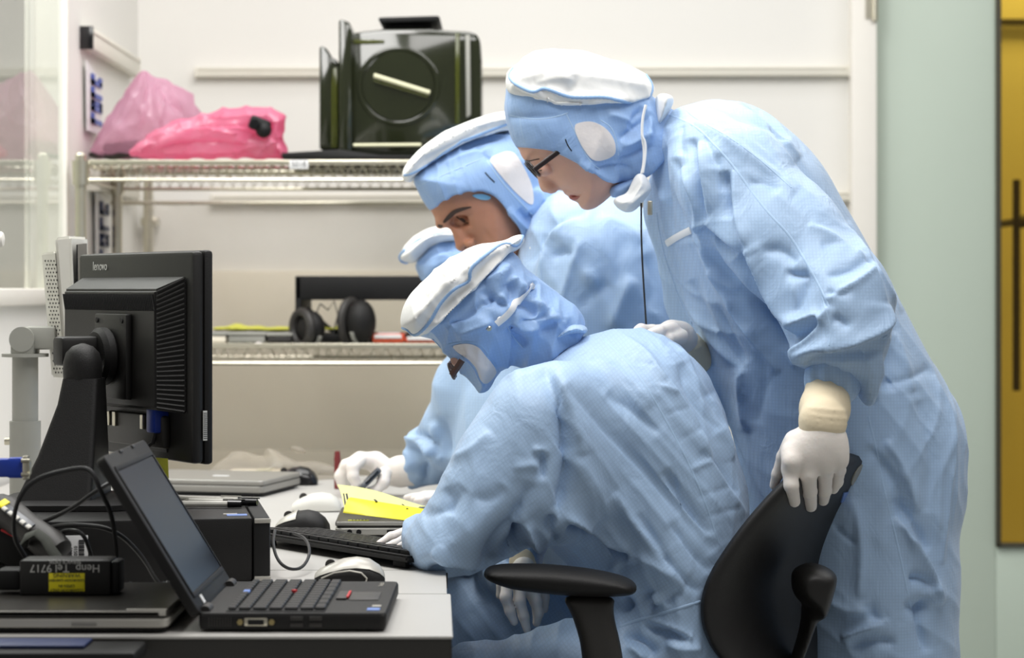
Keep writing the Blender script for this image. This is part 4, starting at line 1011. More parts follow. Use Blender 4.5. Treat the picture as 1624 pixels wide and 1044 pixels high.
m = MB(); m.box((0.03, -0.006, mz(0.925)), (0.18, 0.012, 0.045), 0.004); m.build('connector_recess', 'charcoal', mo)
for kx in (-0.05, -0.03, 0.06): MB().box((kx, -0.0135, mz(0.937)), (0.010, 0.004, 0.02), 0.001).build('port', 'steel', mo)
rl = MB().box((0.1864, 0.018, mz(0.937)), (0.001, 0.006, 0.040)).build('rating_label', 'lettering', mo)
m = MB()
for k in range(14): m.box((0.1871, 0.018, mz(0.920) + k * 0.0026), (0.0006, 0.005, 0.0009))
m.build('barcode', 'ink', rl)
MB().box((0.06, -0.0003, mz(0.912)), (0.10, 0.0015, 0.030)).build('spec_label', 'charcoal', mo)
# sticky note under the bezel
pn = P(253, 752, 2.985)
nt_ = root('sticky_note', 'yellow-green sticky note stuck below the black monitor', 'note', pn, th)
sheet('paper', [pn + Vector((-0.012, 0.01, 0.022)), pn + Vector((0.014, -0.016, 0.022)), pn + Vector((0.016, -0.018, -0.026)), pn + Vector((-0.010, 0.008, -0.026))], 'note_yellow', lambda u, v: 0, nt_, 4, 4)
text('lettering', 'n', 0.034, 'ink', nt_, frame(Vector((0.004, -0.0035, 0.002)), (1, 0, 0), (0, 0, 1)))

# ---- white perforated monitor on grey arm, behind
wm = root('display_arm', 'grey jointed display arm post left of the black monitor', 'monitor arm', on(45, 846))
q = lambda px, py: P(px, py, 3.43)
pz0 = on(45, 846)
dA = pz0.y
def qa(px, py, d=None): return P(px, py, d or dA)
m = MB(); m.cyl(qa(40, 668), Vector((qa(40, 0).x, dA, DZ + 0.012)), 0.024, n=24); m.build('lower_post', 'grey_plastic', wm, world=True)
m = MB(); m.cyl(qa(40, 562), qa(40, 668), 0.020, n=24); m.build('upper_post', 'grey_plastic', wm, world=True)
m = MB(); m.cyl(Vector((qa(40, 0).x, dA, DZ)), Vector((qa(40, 0).x, dA, DZ + 0.012)), 0.055, 0.05, 24); m.build('foot', 'grey_plastic', wm, world=True)
m = MB(); m.cyl(qa(40, 566), qa(40, 561), 0.036, n=28); m.build('collar', 'grey_plastic', wm, world=True)
m = MB(); c_ = qa(40, 538); m.cyl(c_ + Vector((0, -0.026, 0)), c_ + Vector((0, 0.026, 0)), 0.0195, n=28); m.box(qa(40, 552), (0.036, 0.05, 0.022), 0.004); m.build('elbow_joint', 'grey_plastic', wm, world=True)
m = MB(); a, b_ = qa(42, 538), qa(92, 534); m.box((a + b_) / 2, ((b_ - a).length, 0.040, 0.036), 0.006); m.build('arm_link', 'grey_plastic', wm, world=True)
m = MB(); m.cyl(qa(8, 700), qa(22, 700), 0.006); m.build('post_screw', 'steel', wm, world=True)
wd = root('monitor', 'white flat monitor with perforated back, left of the black monitor', 'monitor', qa(100, 600, dA + 0.03))
# thin box seen nearly edge on: back face (perforated) turned to the camera, side to the right
def w3(pts, d): return [P(x, y, d) for x, y in pts]
d0_, d1_ = 3.42, 3.60
loopF = [P(88, 377, d0_), P(122, 598, d0_), P(100, 600, d0_), P(65, 402, d0_)]
vs_ = [P(67, 402, 3.42), P(86, 398, 3.40), P(98, 598, 3.40), P(82, 596, 3.42)]
def hexa(name, A_, B_, m_, parent, bev=0.003):
    bm = bmesh.new(); v = [bm.verts.new(p) for p in list(A_) + list(B_)]
    for f in ((3, 2, 1, 0), (4, 5, 6, 7), (0, 1, 5, 4), (1, 2, 6, 5), (2, 3, 7, 6), (3, 0, 4, 7)): bm.faces.new([v[i] for i in f])
    bmesh.ops.recalc_face_normals(bm, faces=bm.faces[:]); bmesh.ops.bevel(bm, geom=bm.edges[:], offset=bev, segments=2, affect='EDGES'); mm = MB(); mm._bm(bm)
    return mm.build(name, m_, parent, world=True)
bh_ = hexa('back_housing', [P(66, 402, 3.46), P(88, 398, 3.40), P(104, 600, 3.40), P(82, 598, 3.46)], [P(76, 402, 3.70), P(96, 398, 3.66), P(112, 598, 3.66), P(92, 596, 3.70)], 'light_plastic', wd)
hexa('screen_frame', [P(87, 377, 3.405), P(113, 374, 3.40), P(122, 600, 3.40), P(104, 602, 3.405)], [P(106, 378, 3.70), P(139, 376, 3.69), P(142, 590, 3.69), P(122, 592, 3.70)], 'light_plastic', wd, 0.004)
m = MB(); skh = None
me_ = bh_.data; T_ = wd.location
V_ = np.array([v.co[:] for v in me_.vertices]) + np.array(T_); Qh = [list(p.vertices) for p in me_.polygons]
bv_ = BVHTree.FromPolygons(V_.tolist(), Qh)
for r_ in range(30):
    for c_i in range(4):
        py = 414 + r_ * 6.1; t = (py - 402) / 198; px = 69 + 16 * t + 2.2 + c_i * 4.6 + (2.2 if r_ % 2 else 0)
        dv = (P(px, py, 1) - Vector((0, 0, CZ))).normalized(); h = bv_.ray_cast(Vector((0, 0, CZ)), dv)
        if h[0] is not None and h[1].y < -0.2: m.box(h[0] + h[1] * 0.0002, (0.0030, 0.0014, 0.0026), rot=h[1].to_track_quat('-Y', 'Z').to_matrix().to_4x4())
m.build('vent_holes', 'hole_dark', bh_, world=True)
hexa('screen', [P(121, 388, 3.41), P(136, 386, 3.62), P(139, 500, 3.62), P(122.5, 500, 3.41)], [P(123, 388, 3.41), P(138, 386, 3.62), P(141, 500, 3.62), P(124.5, 500, 3.41)], 'screen', wd, 0.0005)
wl = root('lamp_head', 'white rounded lamp end entering at the left edge of view', 'lamp', P(-8, 380, 3.3))
m = MB(); m.cyl(P(-40, 380, 3.3), P(2, 380, 3.3), 0.012, n=20); m.lathe([(0.012, 0), (0.010, 0.003), (0.002, 0.005)], 20, Matrix.Translation(P(2, 380, 3.3)) @ Matrix.Rotation(R(90), 4, 'Y')); m.build('lamp_tube', 'white_paint', wl, world=True)
m = MB(); m.cyl(P(-30, 380, 3.3), P(-30, 540, 3.3), 0.007); m.cyl(P(-30, 540, 3.3), (P(-30, 0, 3.3).x, 3.3, DZ), 0.007); m.build('lamp_stem', 'grey_plastic', wl, world=True)
# ---- blue video connector hanging at left
vc = root('video_cable', 'blue video connector with grey lead at the left edge of view', 'cable', P(20, 742, 2.62))
m = MB(); m.box(P(10, 742, 2.62), (0.040, 0.016, 0.022), 0.003); m.box(P(27, 742, 2.62), (0.020, 0.014, 0.024), 0.002); m.build('plug_body', 'blue_plug', vc, world=True)
m = MB(); m.box(P(41, 742, 2.62), (0.006, 0.014, 0.028), 0.001); m.box(P(45, 742, 2.62), (0.006, 0.009, 0.018), 0.002); m.build('plug_face', 'steel', vc, world=True)
for dz in (-11, 11): MB().cyl(P(34, 742 + dz, 2.612), P(47, 742 + dz, 2.612), 0.0025).build('thumb_screw', 'steel', vc, world=True)
m = MB(); m.tube([P(-5, 742, 2.62), P(-40, 750, 2.62), P(-95, 800, 2.62), P(-110, 900, 2.62), P(-110, 962, 2.62)], 0.004, 8); m.build('lead', 'grey_cable', vc, world=True)

# ---- black adapter with labels, on the closed laptop
ztl = DZ + 0.026
pa = on(103, 945, ztl)
ad_ = root('power_adapter', 'black adapter box with upside-down yellow warning label on closed laptop', 'adapter', (P(103, 0, pa.y).x, pa.y + 0.022, ztl))
aw = P(175, 0, pa.y).x - P(30, 0, pa.y).x; ah = 56 * pa.y / FPX
MB().box((0, 0, ah / 2), (aw, 0.044, ah), 0.003).build('housing', 'black_plastic', ad_)
MB().box((aw / 2 + 0.004, 0.0, ah / 2), (0.010, 0.036, ah * 0.92), 0.003).build('end_piece', 'matte_black', ad_)
MB().box((-aw / 2 - 0.014, 0.0, ah * 0.42), (0.030, 0.034, ah * 0.6), 0.005).build('plug_block', 'matte_black', ad_)
fu = frame(Vector((0.0, -0.0222, ah * 0.78)), (-1, 0, 0), (0, 0, -1))
text('lettering', 'Henp  Tel 9717', 0.0128, 'lettering', ad_, fu)
text('lettering', 'SERVICE DESK', 0.006, 'lettering', ad_, frame(Vector((0.0, -0.0222, ah * 0.96)), (-1, 0, 0), (0, 0, -1)))
lw = 57 * pa.y / FPX; lx = P(106, 0, pa.y).x - P(103, 0, pa.y).x
yl = MB().box((lx, -0.0224, ah * 0.375), (lw, 0.001, 29 * pa.y / FPX), 0.0003).build('warning_label', 'yellow_label', ad_, label='yellow warning label')
for s_, z, sz in (('WARNING', 0.58, 0.0065), ('CLEANROOM GARMENT', 0.44, 0.0040), ('OPEN IN', 0.28, 0.0048), ('CLEANROOM ONLY', 0.16, 0.0042)):
    text('lettering', s_, sz, 'ink', yl, frame(Vector((lx, -0.0232, ah * z)), (-1, 0, 0), (0, 0, -1)))

# ---- black handset and velcro, cables
hs = root('telephone_handset', 'dark grey handset with silver keys leaning at the left edge of view', 'telephone', on(60, 905))
a, b_ = P(-10, 798, 2.72), P(100, 880, 2.66); u = (b_ - a).normalized()
fm = frame((a + b_) / 2, u, Vector((0, 0.8, 0.6)))
m = MB(); m.loft([[(t, y * s_, z * s_) for y, z in [(0.022 * math.cos(k), 0.018 * math.sin(k)) for k in np.linspace(0, 2 * PI, 17)[:-1]]] for t, s_ in ((-0.062, 0.3), (-0.060, 0.8), (-0.045, 1.0), (0.0, 0.85), (0.04, 1.0), (0.058, 0.85), (0.062, 0.3))], mx=fm); hb = m.build('handset_body', 'charcoal', hs, world=True)
m = MB()
m.box((-0.01, -0.006, 0.0165), (0.050, 0.012, 0.003), 0.001, mx=fm); m.build('key_panel', 'phone_grey', hb, world=True)
for k in range(5): MB().box((-0.030 + k * 0.011, -0.010, 0.0190), (0.007, 0.006, 0.003), 0.001, mx=fm).build('key', 'light_plastic', hb, world=True)
MB().box((-0.040, -0.004, 0.0175), (0.010, 0.014, 0.003), 0.001, mx=fm).build('sticker', 'yellow_label', hb, world=True)
db = root('desk_phone', 'black telephone cradle under the handset at left edge of view', 'telephone', on(20, 900))
a = on(-20, 885)
m = MB(); 
fm2 = frame(P(14, 858, 2.74), (0.80, 0.05, -0.42), (0, 1, 0.0))
m.box((0, 0, 0), (0.15, 0.10, 0.042), 0.012, mx=fm2); m.build('cradle', 'soft_black', db, world=True)
MB().box((0.03, -0.047, 0.018), (0.08, 0.008, 0.003), 0.001, mx=fm2).build('stripe', 'red', db, world=True, label='red stripe')
MB().box((-0.0, 0.0, -0.034), (0.12, 0.08, 0.03), 0.01, mx=fm2).build('cradle_foot', 'soft_black', db, world=True)
vs2 = root('strap_roll', 'dark grey-green fabric cable strap looped over the cradle', 'strap', P(65, 870, 2.66))
m = MB(); m.tube([P(36, 868, 2.655), P(42, 852, 2.65), P(58, 845, 2.65), P(72, 856, 2.648), P(84, 876, 2.645), P(92, 886, 2.645)], 0.0095, 10, flat=0.35, up=(0.3, -0.3, 0.9)); m.build('strap', 'grey_plastic', vs2, world=True)
M['strap_green'] = mat('strap_green', (70, 72, 66), 0.9, var=0.15, bump=0.4, bscale=1500)
vs2.children[0].data.materials[0] = M['strap_green']
def cable(label, pts, r_=0.0028, m_='cable', name='cable', cat='cable'):
    q = [P(*p) for p in pts]; cpts = [tuple(v) for v in q]; cpts = chaikin(cpts, 3, closed=False); mid = q[len(q) // 2]
    o = MB().tube(cpts, r_, 8).build(name, m_); 
    return tag(o, label, cat)
cable('black cable arching up high from the adapter to behind the laptop lid', [(40, 884, 2.60), (20, 850, 2.58), (24, 800, 2.56), (50, 760, 2.56), (120, 742, 2.56), (145, 744, 2.56), (160, 780, 2.56), (178, 815, 2.58), (186, 880, 2.62), (186, 936, 2.66)])
cable('black cable running slantwise from the handset to behind the laptop lid', [(58, 832, 2.70), (110, 810, 2.68), (150, 780, 2.66), (180, 762, 2.68), (210, 752, 2.75)])
cable('black cable sagging low across the front of the computer box', [(65, 842, 2.70), (90, 834, 2.68), (120, 832, 2.66), (180, 838, 2.66), (225, 880, 2.70), (252, 930, 2.74), (280, 944, 2.72), (305, 958, 2.66)])
cable('short black cable curling over the white barcode sticker', [(82, 856, 2.70), (100, 842, 2.68), (125, 842, 2.66), (137, 855, 2.66), (150, 900, 2.68), (152, 925, 2.72)])
cable('thin black cord looping down beside the computer box from the keyboard', [(436, 842, 3.02), (432, 862, 2.95), (440, 890, 2.90), (458, 904, 2.90), (480, 902, 2.92), (493, 878, 2.98), (486, 854, 3.06), (466, 846, 3.10)], 0.0022)
# coiled cord
hl = []
for k in range(150):
    t = k / 149; p = P(205 + 72 * t, 938 - 6 * t + 6 * math.sin(t * 3), 2.69); a = k * 0.62
    hl.append(p + Vector((0.0, 0.008 * math.cos(a), 0.008 * math.sin(a) + 0.002)))
tag(MB().tube(hl, 0.0022, 6).build('coiled_cord', 'cable'), 'black coiled telephone cord on desk behind the closed laptop', 'cord')

# ---- mice
def mouse(label, px, py, L, H, W, rz, mats, wheel=True, cord=None, d_off=0.0):
    c = on(px, py); r = root('computer_mouse', label, 'mouse', (c.x, c.y + W / 2 + d_off, DZ), rz)
    # profile along x (front at -x), lofted
    pr = [(-0.5, .20, .55), (-.49, .34, .70), (-.42, .52, .85), (-.28, .74, .95), (-.08, .94, .96), (.10, 1.0, .98), (.28, .92, 1.0), (.42, .66, .92), (.485, .40, .78), (.5, .24, .6)]
    def sec(t, h, w_, k0, k1):
        o = []
        for k in range(17):
            a = PI * (k0 + (k1 - k0) * k / 16); o.append((t * L, -math.cos(a) * W / 2 * w_, 0.002 + H * h * math.sin(a) ** 0.75))
        return o
    m = MB(); m.loft([sec(t, h, w_, 0, 1) for t, h, w_ in pr]); m.build('body', mats[0], r)
    if mats[1]:
        m = MB(); m.loft([[(x, y * 1.03, z * 1.03 + .0004) for x, y, z in sec(t, h, w_, .18, .82)] for t, h, w_ in pr[mats[2]:mats[3]]]); m.build('top_shell', mats[1], r)
    if wheel:
        cz_ = 0.002 + H * 0.72
        MB().cyl((-.27 * L, -.003, cz_), (-.27 * L, .003, cz_), .007, n=16).build('wheel', 'charcoal', r)
    m = MB(); m.loft([[(x * 1.0 * L, y * W, 0.0) for x, y in rr(.9, .86, .3)], [(x * L, y * W, 0.004) for x, y in rr(.9, .86, .3)]]); m.build('base_plate', 'matte_black' if mats[0] != 'light_plastic' else 'light_plastic', r)
    return r
mm_ = mouse('silver and black mouse in front, beside the open laptop', 552, 930, 0.091, 0.031, 0.055, R(4), ('soft_black', 'silver', 0, 10))
m = MB(); m.tube([(-0.036, -0.0235, 0.010), (-0.02, -0.0285, 0.0175), (0.0, -0.029, 0.020), (0.015, -0.0285, 0.017), (0.022, -0.0285, 0.010), (0.020, -0.0285, 0.003)], 0.0012, 6); m.build('side_line', 'silver', mm_)
mouse('silver topped black mouse behind the keyboard, next to computer box', 477, 848, 0.082, 0.034, 0.056, R(-6), ('soft_black', 'silver', 0, 5))
mouse('white mouse on desk to the left of the yellow sheets', 500, 813, 0.084, 0.030, 0.055, R(2), ('light_plastic', None, 0, 0))
mouse('black mouse at the end of the far grey laptop', 467, 771, 0.086, 0.034, 0.058, R(3), ('gloss_black', None, 0, 0))
wm2 = root('cable_adapter', 'white lumpy cable adapter behind the open laptop hinge', 'adapter', on(282, 975))
c = on(282, 972)
MB().ell((c.x, c.y + 0.02, DZ + 0.013), (0.017, 0.016, 0.0125)).build('adapter_body', 'light_plastic', wm2, world=True)
MB().cyl((c.x + 0.012, c.y + 0.02, DZ + 0.009), (c.x + 0.045, c.y + 0.01, DZ + 0.009), 0.006).build('plug', 'matte_black', wm2, world=True)

# ---- black keyboard propped on its feet, rear edge to the camera
ka, kb2 = Vector((-0.142, 2.975, 0)), Vector((-0.3536, 3.24, 0)); ku = (kb2 - ka).normalized(); kv = Vector((-ku.y, ku.x, 0)); kv = -kv if kv.x < 0 else kv
kr = root('keyboard', 'black desktop keyboard propped up on its feet under the glove', 'keyboard', (ka.x, ka.y, DZ), math.atan2(ku.y, ku.x))
KL = 0.42; KD = 0.135      # local x along ku, local -y away (kv side)
sgn = 1 if (Matrix.Rotation(math.atan2(ku.y, ku.x), 3, 'Z') @ Vector((0, 1, 0))).dot(kv) > 0 else -1
zr, zf = 0.017, 0.0065
def kp_(x, v, dz=0): return (x, sgn * v, zr + (zf - zr) * v / KD + dz)
def kbox(x0, x1, v0, v1, z0, z1, name, m_, parent, bev=0.001):
    bm = bmesh.new(); vs = [bm.verts.new(kp_(x, v, z)) for z in (z0, z1) for x, v in ((x0, v0), (x1, v0), (x1, v1), (x0, v1))]
    for f in ((3, 2, 1, 0), (4, 5, 6, 7), (0, 1, 5, 4), (1, 2, 6, 5), (2, 3, 7, 6), (3, 0, 4, 7)): bm.faces.new([vs[i] for i in f])
    bmesh.ops.recalc_face_normals(bm, faces=bm.faces[:]); bmesh.ops.bevel(bm, geom=bm.edges[:], offset=bev, segments=2, affect='EDGES'); q = MB(); q._bm(bm); return q.build(name, m_, parent)
kc = kbox(0, KL, 0, KD, -0.006, 0.003, 'case', 'soft_black', kr, 0.003)
for ri in range(6):
    for k in range(16):
        x0_ = 0.012 + k * (KL - 0.024) / 16; v0 = 0.014 + ri * 0.0188 + (0.004 if ri else 0)
        kbox(x0_ + 0.001, x0_ + (KL - 0.024) / 16 - 0.001, v0, v0 + 0.0165, 0.003, 0.0085, 'key', 'key_black', kc, 0.001)
for x in (0.035, KL - 0.05): MB().box((x, sgn * 0.016, 0.005), (0.03, 0.008, 0.010), 0.002).build('flip_foot', 'matte_black', kr)
MB().box((KL / 2, sgn * (KD - 0.01), 0.001), (KL * 0.9, 0.012, 0.002), 0.0005).build('front_foot', 'matte_black', kr)

# ---- odds and ends at the back of the desk
cb = root('clear_bag', 'crumpled clear plastic bag at the back of the desk', 'bag', on(470, 766))
F = fbox((325, 700, 4.25), (545, 775, 4.62), 0.007)
F.pillow([(335, 765), (340, 735), (370, 722), (410, 728), (440, 712), (480, 722), (510, 735), (535, 752), (530, 765), (430, 766)], 4.44, 0.09, 0.05, 0.02)
F.wrinkle(0.014, 70, (0.5, 0.3, 1), 12, 2)
soft('bag_film', 'film_clear', cb, F, 1, 25)
it = root('brown_parcel', 'brown wrapped parcel inside the clear bag at the desk back', 'parcel', on(420, 766))
MB().box(P(420, 755, 4.45), (0.15, 0.07, 0.025), 0.008).build('wrapping', 'beige_panel', it, world=True)
MB().box(P(420, 755, 4.45) + Vector((0, 0, 0.0128)), (0.03, 0.06, 0.001)).build('tape', 'bar_cream', it, world=True)
rp = root('marker_pen', 'dark red marker pen standing upright beyond the gloved writing hand', 'pen', P(535, 770, 4.2))
z0_ = DZ
MB().cyl((P(535, 0, 4.2).x, 4.2, DZ + 0.001), (P(535, 0, 4.2).x, 4.2, P(0, 730, 4.2).z), 0.006, n=14).build('barrel', 'dark_red', rp, world=True)
MB().cyl((P(535, 0, 4.2).x, 4.2, P(0, 730, 4.2).z), (P(535, 0, 4.2).x, 4.2, P(0, 716, 4.2).z), 0.0066, 0.005, n=14).build('cap', 'dark_red', rp, world=True)

# ================================================================== office chair
ch = root('office_chair', 'black office chair with armrests, hand resting on its back', 'chair', (0.50, 3.22, 0))
Wd = Vector((0.36, 0.93, 0)).normalized(); Nr = Vector((Wd.y, -Wd.x, 0))      # across the back, and out of its rear
# near edge of the back, from the traced profile; the far edge lies 0.42 m along Wd
prof = [(1264, 750, 1366, 722), (1240, 769, 1374, 738), (1195, 822, 1354, 778), (1160, 868, 1337, 818), (1130, 915, 1322, 858), (1117, 950, 1314, 893), (1117, 985, 1309, 928), (1127, 1015, 1305, 958), (1148, 1042, 1299, 988), (1182, 1066, 1288, 1018), (1222, 1082, 1275, 1040)]
rows_ = []
for (x, y, x2, y2) in chaikin(prof, 2, closed=False):
    a_, b_ = P(x, y, 3.02), P(x2, y2, 3.40); zz = (a_.z + b_.z) / 2
    wv = Vector((b_.x - a_.x, b_.y - a_.y, 0)); hw = wv.length / 2; wv.normalize(); nv = Vector((wv.y, -wv.x, 0)); c_ = Vector(((a_.x + b_.x) / 2, (a_.y + b_.y) / 2, zz))
    t = 0.024; o = []
    for k in range(28):
        a = 2 * PI * k / 28; ca, sa = math.cos(a), math.sin(a)
        u_ = hw * (abs(ca) ** 0.55) * (1 if ca > 0 else -1); n_ = t * (abs(sa) ** 0.8) * (1 if sa > 0 else -1)
        o.append(c_ + wv * u_ + nv * (n_ + 0.012 * (1 - (u_ / hw) ** 2)))
    rows_.append(o)
# close the ends smoothly
def shrink(l, k, dz):
    c_ = sum((Vector(p) for p in l), Vector()) / len(l); return [c_ + (Vector(p) - c_) * k + Vector((0, 0, dz)) for p in l]
rows_ = [shrink(rows_[0], .5, .012), shrink(rows_[0], .85, .008)] + rows_ + [shrink(rows_[-1], .8, -.010), shrink(rows_[-1], .4, -.016)]
m = MB(); m.loft(rows_); cback = m.build('backrest', 'matte_black', ch, world=True, angle=180)
M['chair_black'] = mat('chair_black', (24, 23, 23), 0.5, var=0.15, bump=0.15, bscale=900); cback.data.materials[0] = M['chair_black']
V_ = np.array([v.co[:] for v in cback.data.vertices]) + np.array(ch.location); CB = Skin(V_, np.array([list(p.vertices) + ([p.vertices[-1]] if len(p.vertices) == 3 else []) for p in cback.data.polygons if len(p.vertices) in (3, 4)]))
# bracket and mounting bar
z3c = zm(1060, 660, 2.718)
def nearest(px, py, d): return P(px, py, d)
m = MB(); dB = 3.10
F = fbox((1240, 880, 3.0), (1345, 1075, 3.4), 0.004)
F.pillow(z3c([(530, 690), (545, 660), (600, 632), (660, 640), (715, 670), (728, 700), (700, 800), (680, 860), (660, 875), (600, 830), (535, 770)]), dB, 0.05, 0.02, 0.01)
F.pillow(z3c([(575, 800), (660, 830), (640, 880), (575, 1060), (545, 1110), (500, 1110), (530, 1050), (575, 900)]), dB + 0.02, 0.04, 0.012, 0.012)
V, Q = F.mesh(2); mk('back_bracket', V, Q, 'black_plastic', ch, world=True, angle=180)
m = MB(); m.tube([P(1262, 1060, 3.19), P(1245, 1100, 3.19), P(1200, 1150, 3.2), P(1100, 1165, 3.22)], 0.02, 12, flat=0.5); m.build('back_bar', 'black_plastic', ch, world=True)
lb = patch('oval_badge', CB, z3c([(785, 300), (790, 270), (815, 225), (850, 195), (856, 205), (835, 250), (805, 300)]), 'grey_plastic', ch, 0.0015, rings=4)
lb2 = patch('sticker', CB, z3c([(742, 372), (755, 330), (790, 322), (776, 365)]), 'blue_sticker', ch, 0.0015, rings=3, sm=0)
# armrests
z4c = zm(700, 760, 3.676)
def armrest(dd, dx):
    F = fbox((755 + dx, 885, dd - .06), (1025 + dx, 1110, dd + .06), 0.004)
    sh_ = lambda pts: [(x + dx, y) for x, y in z4c(pts)]
    F.pillow(sh_([(242, 550), (262, 515), (330, 497), (450, 493), (640, 498), (850, 520), (1000, 548), (1100, 580), (1145, 620), (1140, 655), (1100, 678), (1000, 685), (760, 682), (560, 662), (400, 640), (300, 605), (250, 575)]), dd, 0.040, 0.018, 0.01)
    V, Q = F.mesh(2); ar = mk('armrest', V, Q, 'soft_black', ch, world=True, angle=180)
    F = fbox((880 + dx, 930, dd - .06), (1010 + dx, 1135, dd + .06), 0.004)
    F.pillow(sh_([(690, 672), (1020, 680), (1002, 740), (1010, 820), (1040, 930), (1070, 1110), (1090, 1300), (860, 1300), (820, 1060), (810, 960), (780, 850), (745, 760)]), dd, 0.020, 0.014, 0.01)
    V, Q = F.mesh(2); mk('arm_support', V, Q, 'charcoal', ar, world=True, angle=180)
armrest(2.93, 0); armrest(3.50, -30)
SZ = 0.50
m = MB(); sc = Vector((0.26, 3.22, SZ))
m.loft([[(sc.x + x * k, sc.y + y * k, z) for x, y in rr(0.46, 0.47, .09, 8)] for z, k in ((SZ - 0.075, .86), (SZ - 0.065, .96), (SZ - 0.03, 1.0), (SZ - 0.008, .97), (SZ, .88))]); m.build('seat', 'matte_black', ch, world=True)
MB().cyl((sc.x, sc.y, 0.12), (sc.x, sc.y, SZ - 0.07), 0.028).build('gas_column', 'charcoal', ch, world=True)
for k in range(5):
    a = R(20 + 72 * k); e = Vector((sc.x + 0.30 * math.cos(a), sc.y + 0.30 * math.sin(a), 0.085))
    sp = MB().tube([(sc.x, sc.y, 0.13), (sc.x + .15 * math.cos(a), sc.y + .15 * math.sin(a), 0.115), e], [0.03, 0.024, 0.018], 10, flat=0.7).build('base_spoke', 'soft_black', ch, world=True)
    m = MB(); ww = Vector((-math.sin(a), math.cos(a), 0)) * 0.022
    m.cyl(e + Vector((0, 0, -0.057)) - ww, e + Vector((0, 0, -0.057)) + ww, 0.028, n=20); m.build('caster', 'matte_black', sp, world=True)
MB().box((0.30, 3.22, SZ - 0.09), (0.36, 0.62, 0.02), 0.005).build('seat_plate', 'charcoal', ch, world=True)
# ================================================================== people
def cut(F, poly, d, smooth=2, k=0.004):
    """keep only what lies inside poly (px at distance d)"""
    pts = chaikin(list(poly), smooth) if smooth else list(poly)
    xz = np.array([(P(x, y, d).x, P(x, y, d).z) for x, y in pts]); sl = tuple(slice(0, q) for q in F.n); X, Y, Z = F.g(sl); X2, Z2 = X[:, 0, :], Z[:, 0, :]
    dist = np.full(np.broadcast(X2, Z2).shape, 9.0); ins = np.zeros(dist.shape, bool); n = len(xz)
    for i in range(n):
        a, b = xz[i], xz[(i + 1) % n]; dd, _ = seg_dist2(X2, Z2, a, b); dist = np.minimum(dist, dd)
        if a[1] != b[1]: ins ^= ((a[1] > Z2) != (b[1] > Z2)) & (X2 < (b[0] - a[0]) * (Z2 - a[1]) / (b[1] - a[1]) + a[0])
    F.D = np.maximum(F.D, np.where(ins, -dist, dist).astype(np.float32)[:, None, :])
def hc(z, s, pts): return [(*z([(x, y)])[0], d, r / s) for x, y, d, r in pts]
def done(F, name, m, parent, smooth=2, label=None, angle=180, cr=None, ru=None, ymax=None):
    V, Q = F.mesh(smooth)
    if ru: V = crumple(V, Q, *ru)
    if cr: V = creases(V, Q, cr, ymax, 1.5)
    if ru or cr: V = relax(V, Q, 1, 0.3)
    o = mk(name, V, Q, m, parent, world=True, angle=angle, label=label); return o, Skin(V, Q)
def foot(F, px, d, dirx=-1):
    x = P(px, 0, d).x; F.cap((x, d, 0.055), (x + dirx * 0.17, d, 0.04), 0.055, 0.042, 0.03)
    return x

# ------------------------------------------------------------------ A: the standing person on the right
zh = zm(780, 60, 3.479); z1r = zm(1000, 150, 2.9825); z2r = zm(1180, 450, 2.748); z3r = zm(1060, 660, 2.718); z5r = zm(620, 500, 2.6103); z7b = zm(500, 650, 4.177)
A_ = root('person', 'person standing at right in blue coverall and hood, bending forward in dark glasses', 'person', (P(1400, 0, 3.45).x, 3.45, 0))
DA = 3.45
F = fbox((1000, 140, 3.10), (1570, 1060, 3.80), 0.005)
F = Field((P(1000, 0, DA).x, 3.0, -0.01), (P(1580, 0, DA).x, 3.86, P(0, 130, DA).z), 0.0036)
F.pillow([(1050, 190), (1085, 165), (1165, 158), (1225, 188), (1272, 230), (1305, 268), (1335, 325), (1378, 398), (1440, 508), (1482, 588), (1514, 640), (1529, 690), (1527, 790), (1508, 870), (1492, 960), (1500, 1044), (1500, 1120), (1240, 1120), (1225, 1000), (1205, 900), (1185, 790), (1158, 660), (1130, 590), (1100, 520), (1065, 420), (1045, 350), (1038, 290), (1036, 220)], DA, 0.205, 0.15, 0.03, p=2.2)
for dz, pk in ((3.36, ((1415, 940, 95), (1420, 1150, 82), (1415, 1560, 62))), (3.56, ((1330, 940, 100), (1330, 1150, 84), (1335, 1540, 62)))):
    F.chain([(x, y, dz, r) for x, y, r in pk], 0.06)
foot(F, 1405, 3.34); foot(F, 1320, 3.58)
# near sleeve, draped
F.chain([(1128, 262, 3.30, 66), (1165, 292, 3.26, 84), (1245, 380, 3.20, 88), (1325, 478, 3.13, 84), (1336, 536, 3.10, 62)], 0.035)
F.pillow(z2r([(215, 360), (235, 250), (215, 190), (260, 60), (330, -60), (480, -60), (600, 40), (622, 100), (600, 300), (580, 500), (548, 548), (505, 500), (480, 430), (400, 375), (265, 372)]), 3.105, 0.085, 0.06, 0.03)
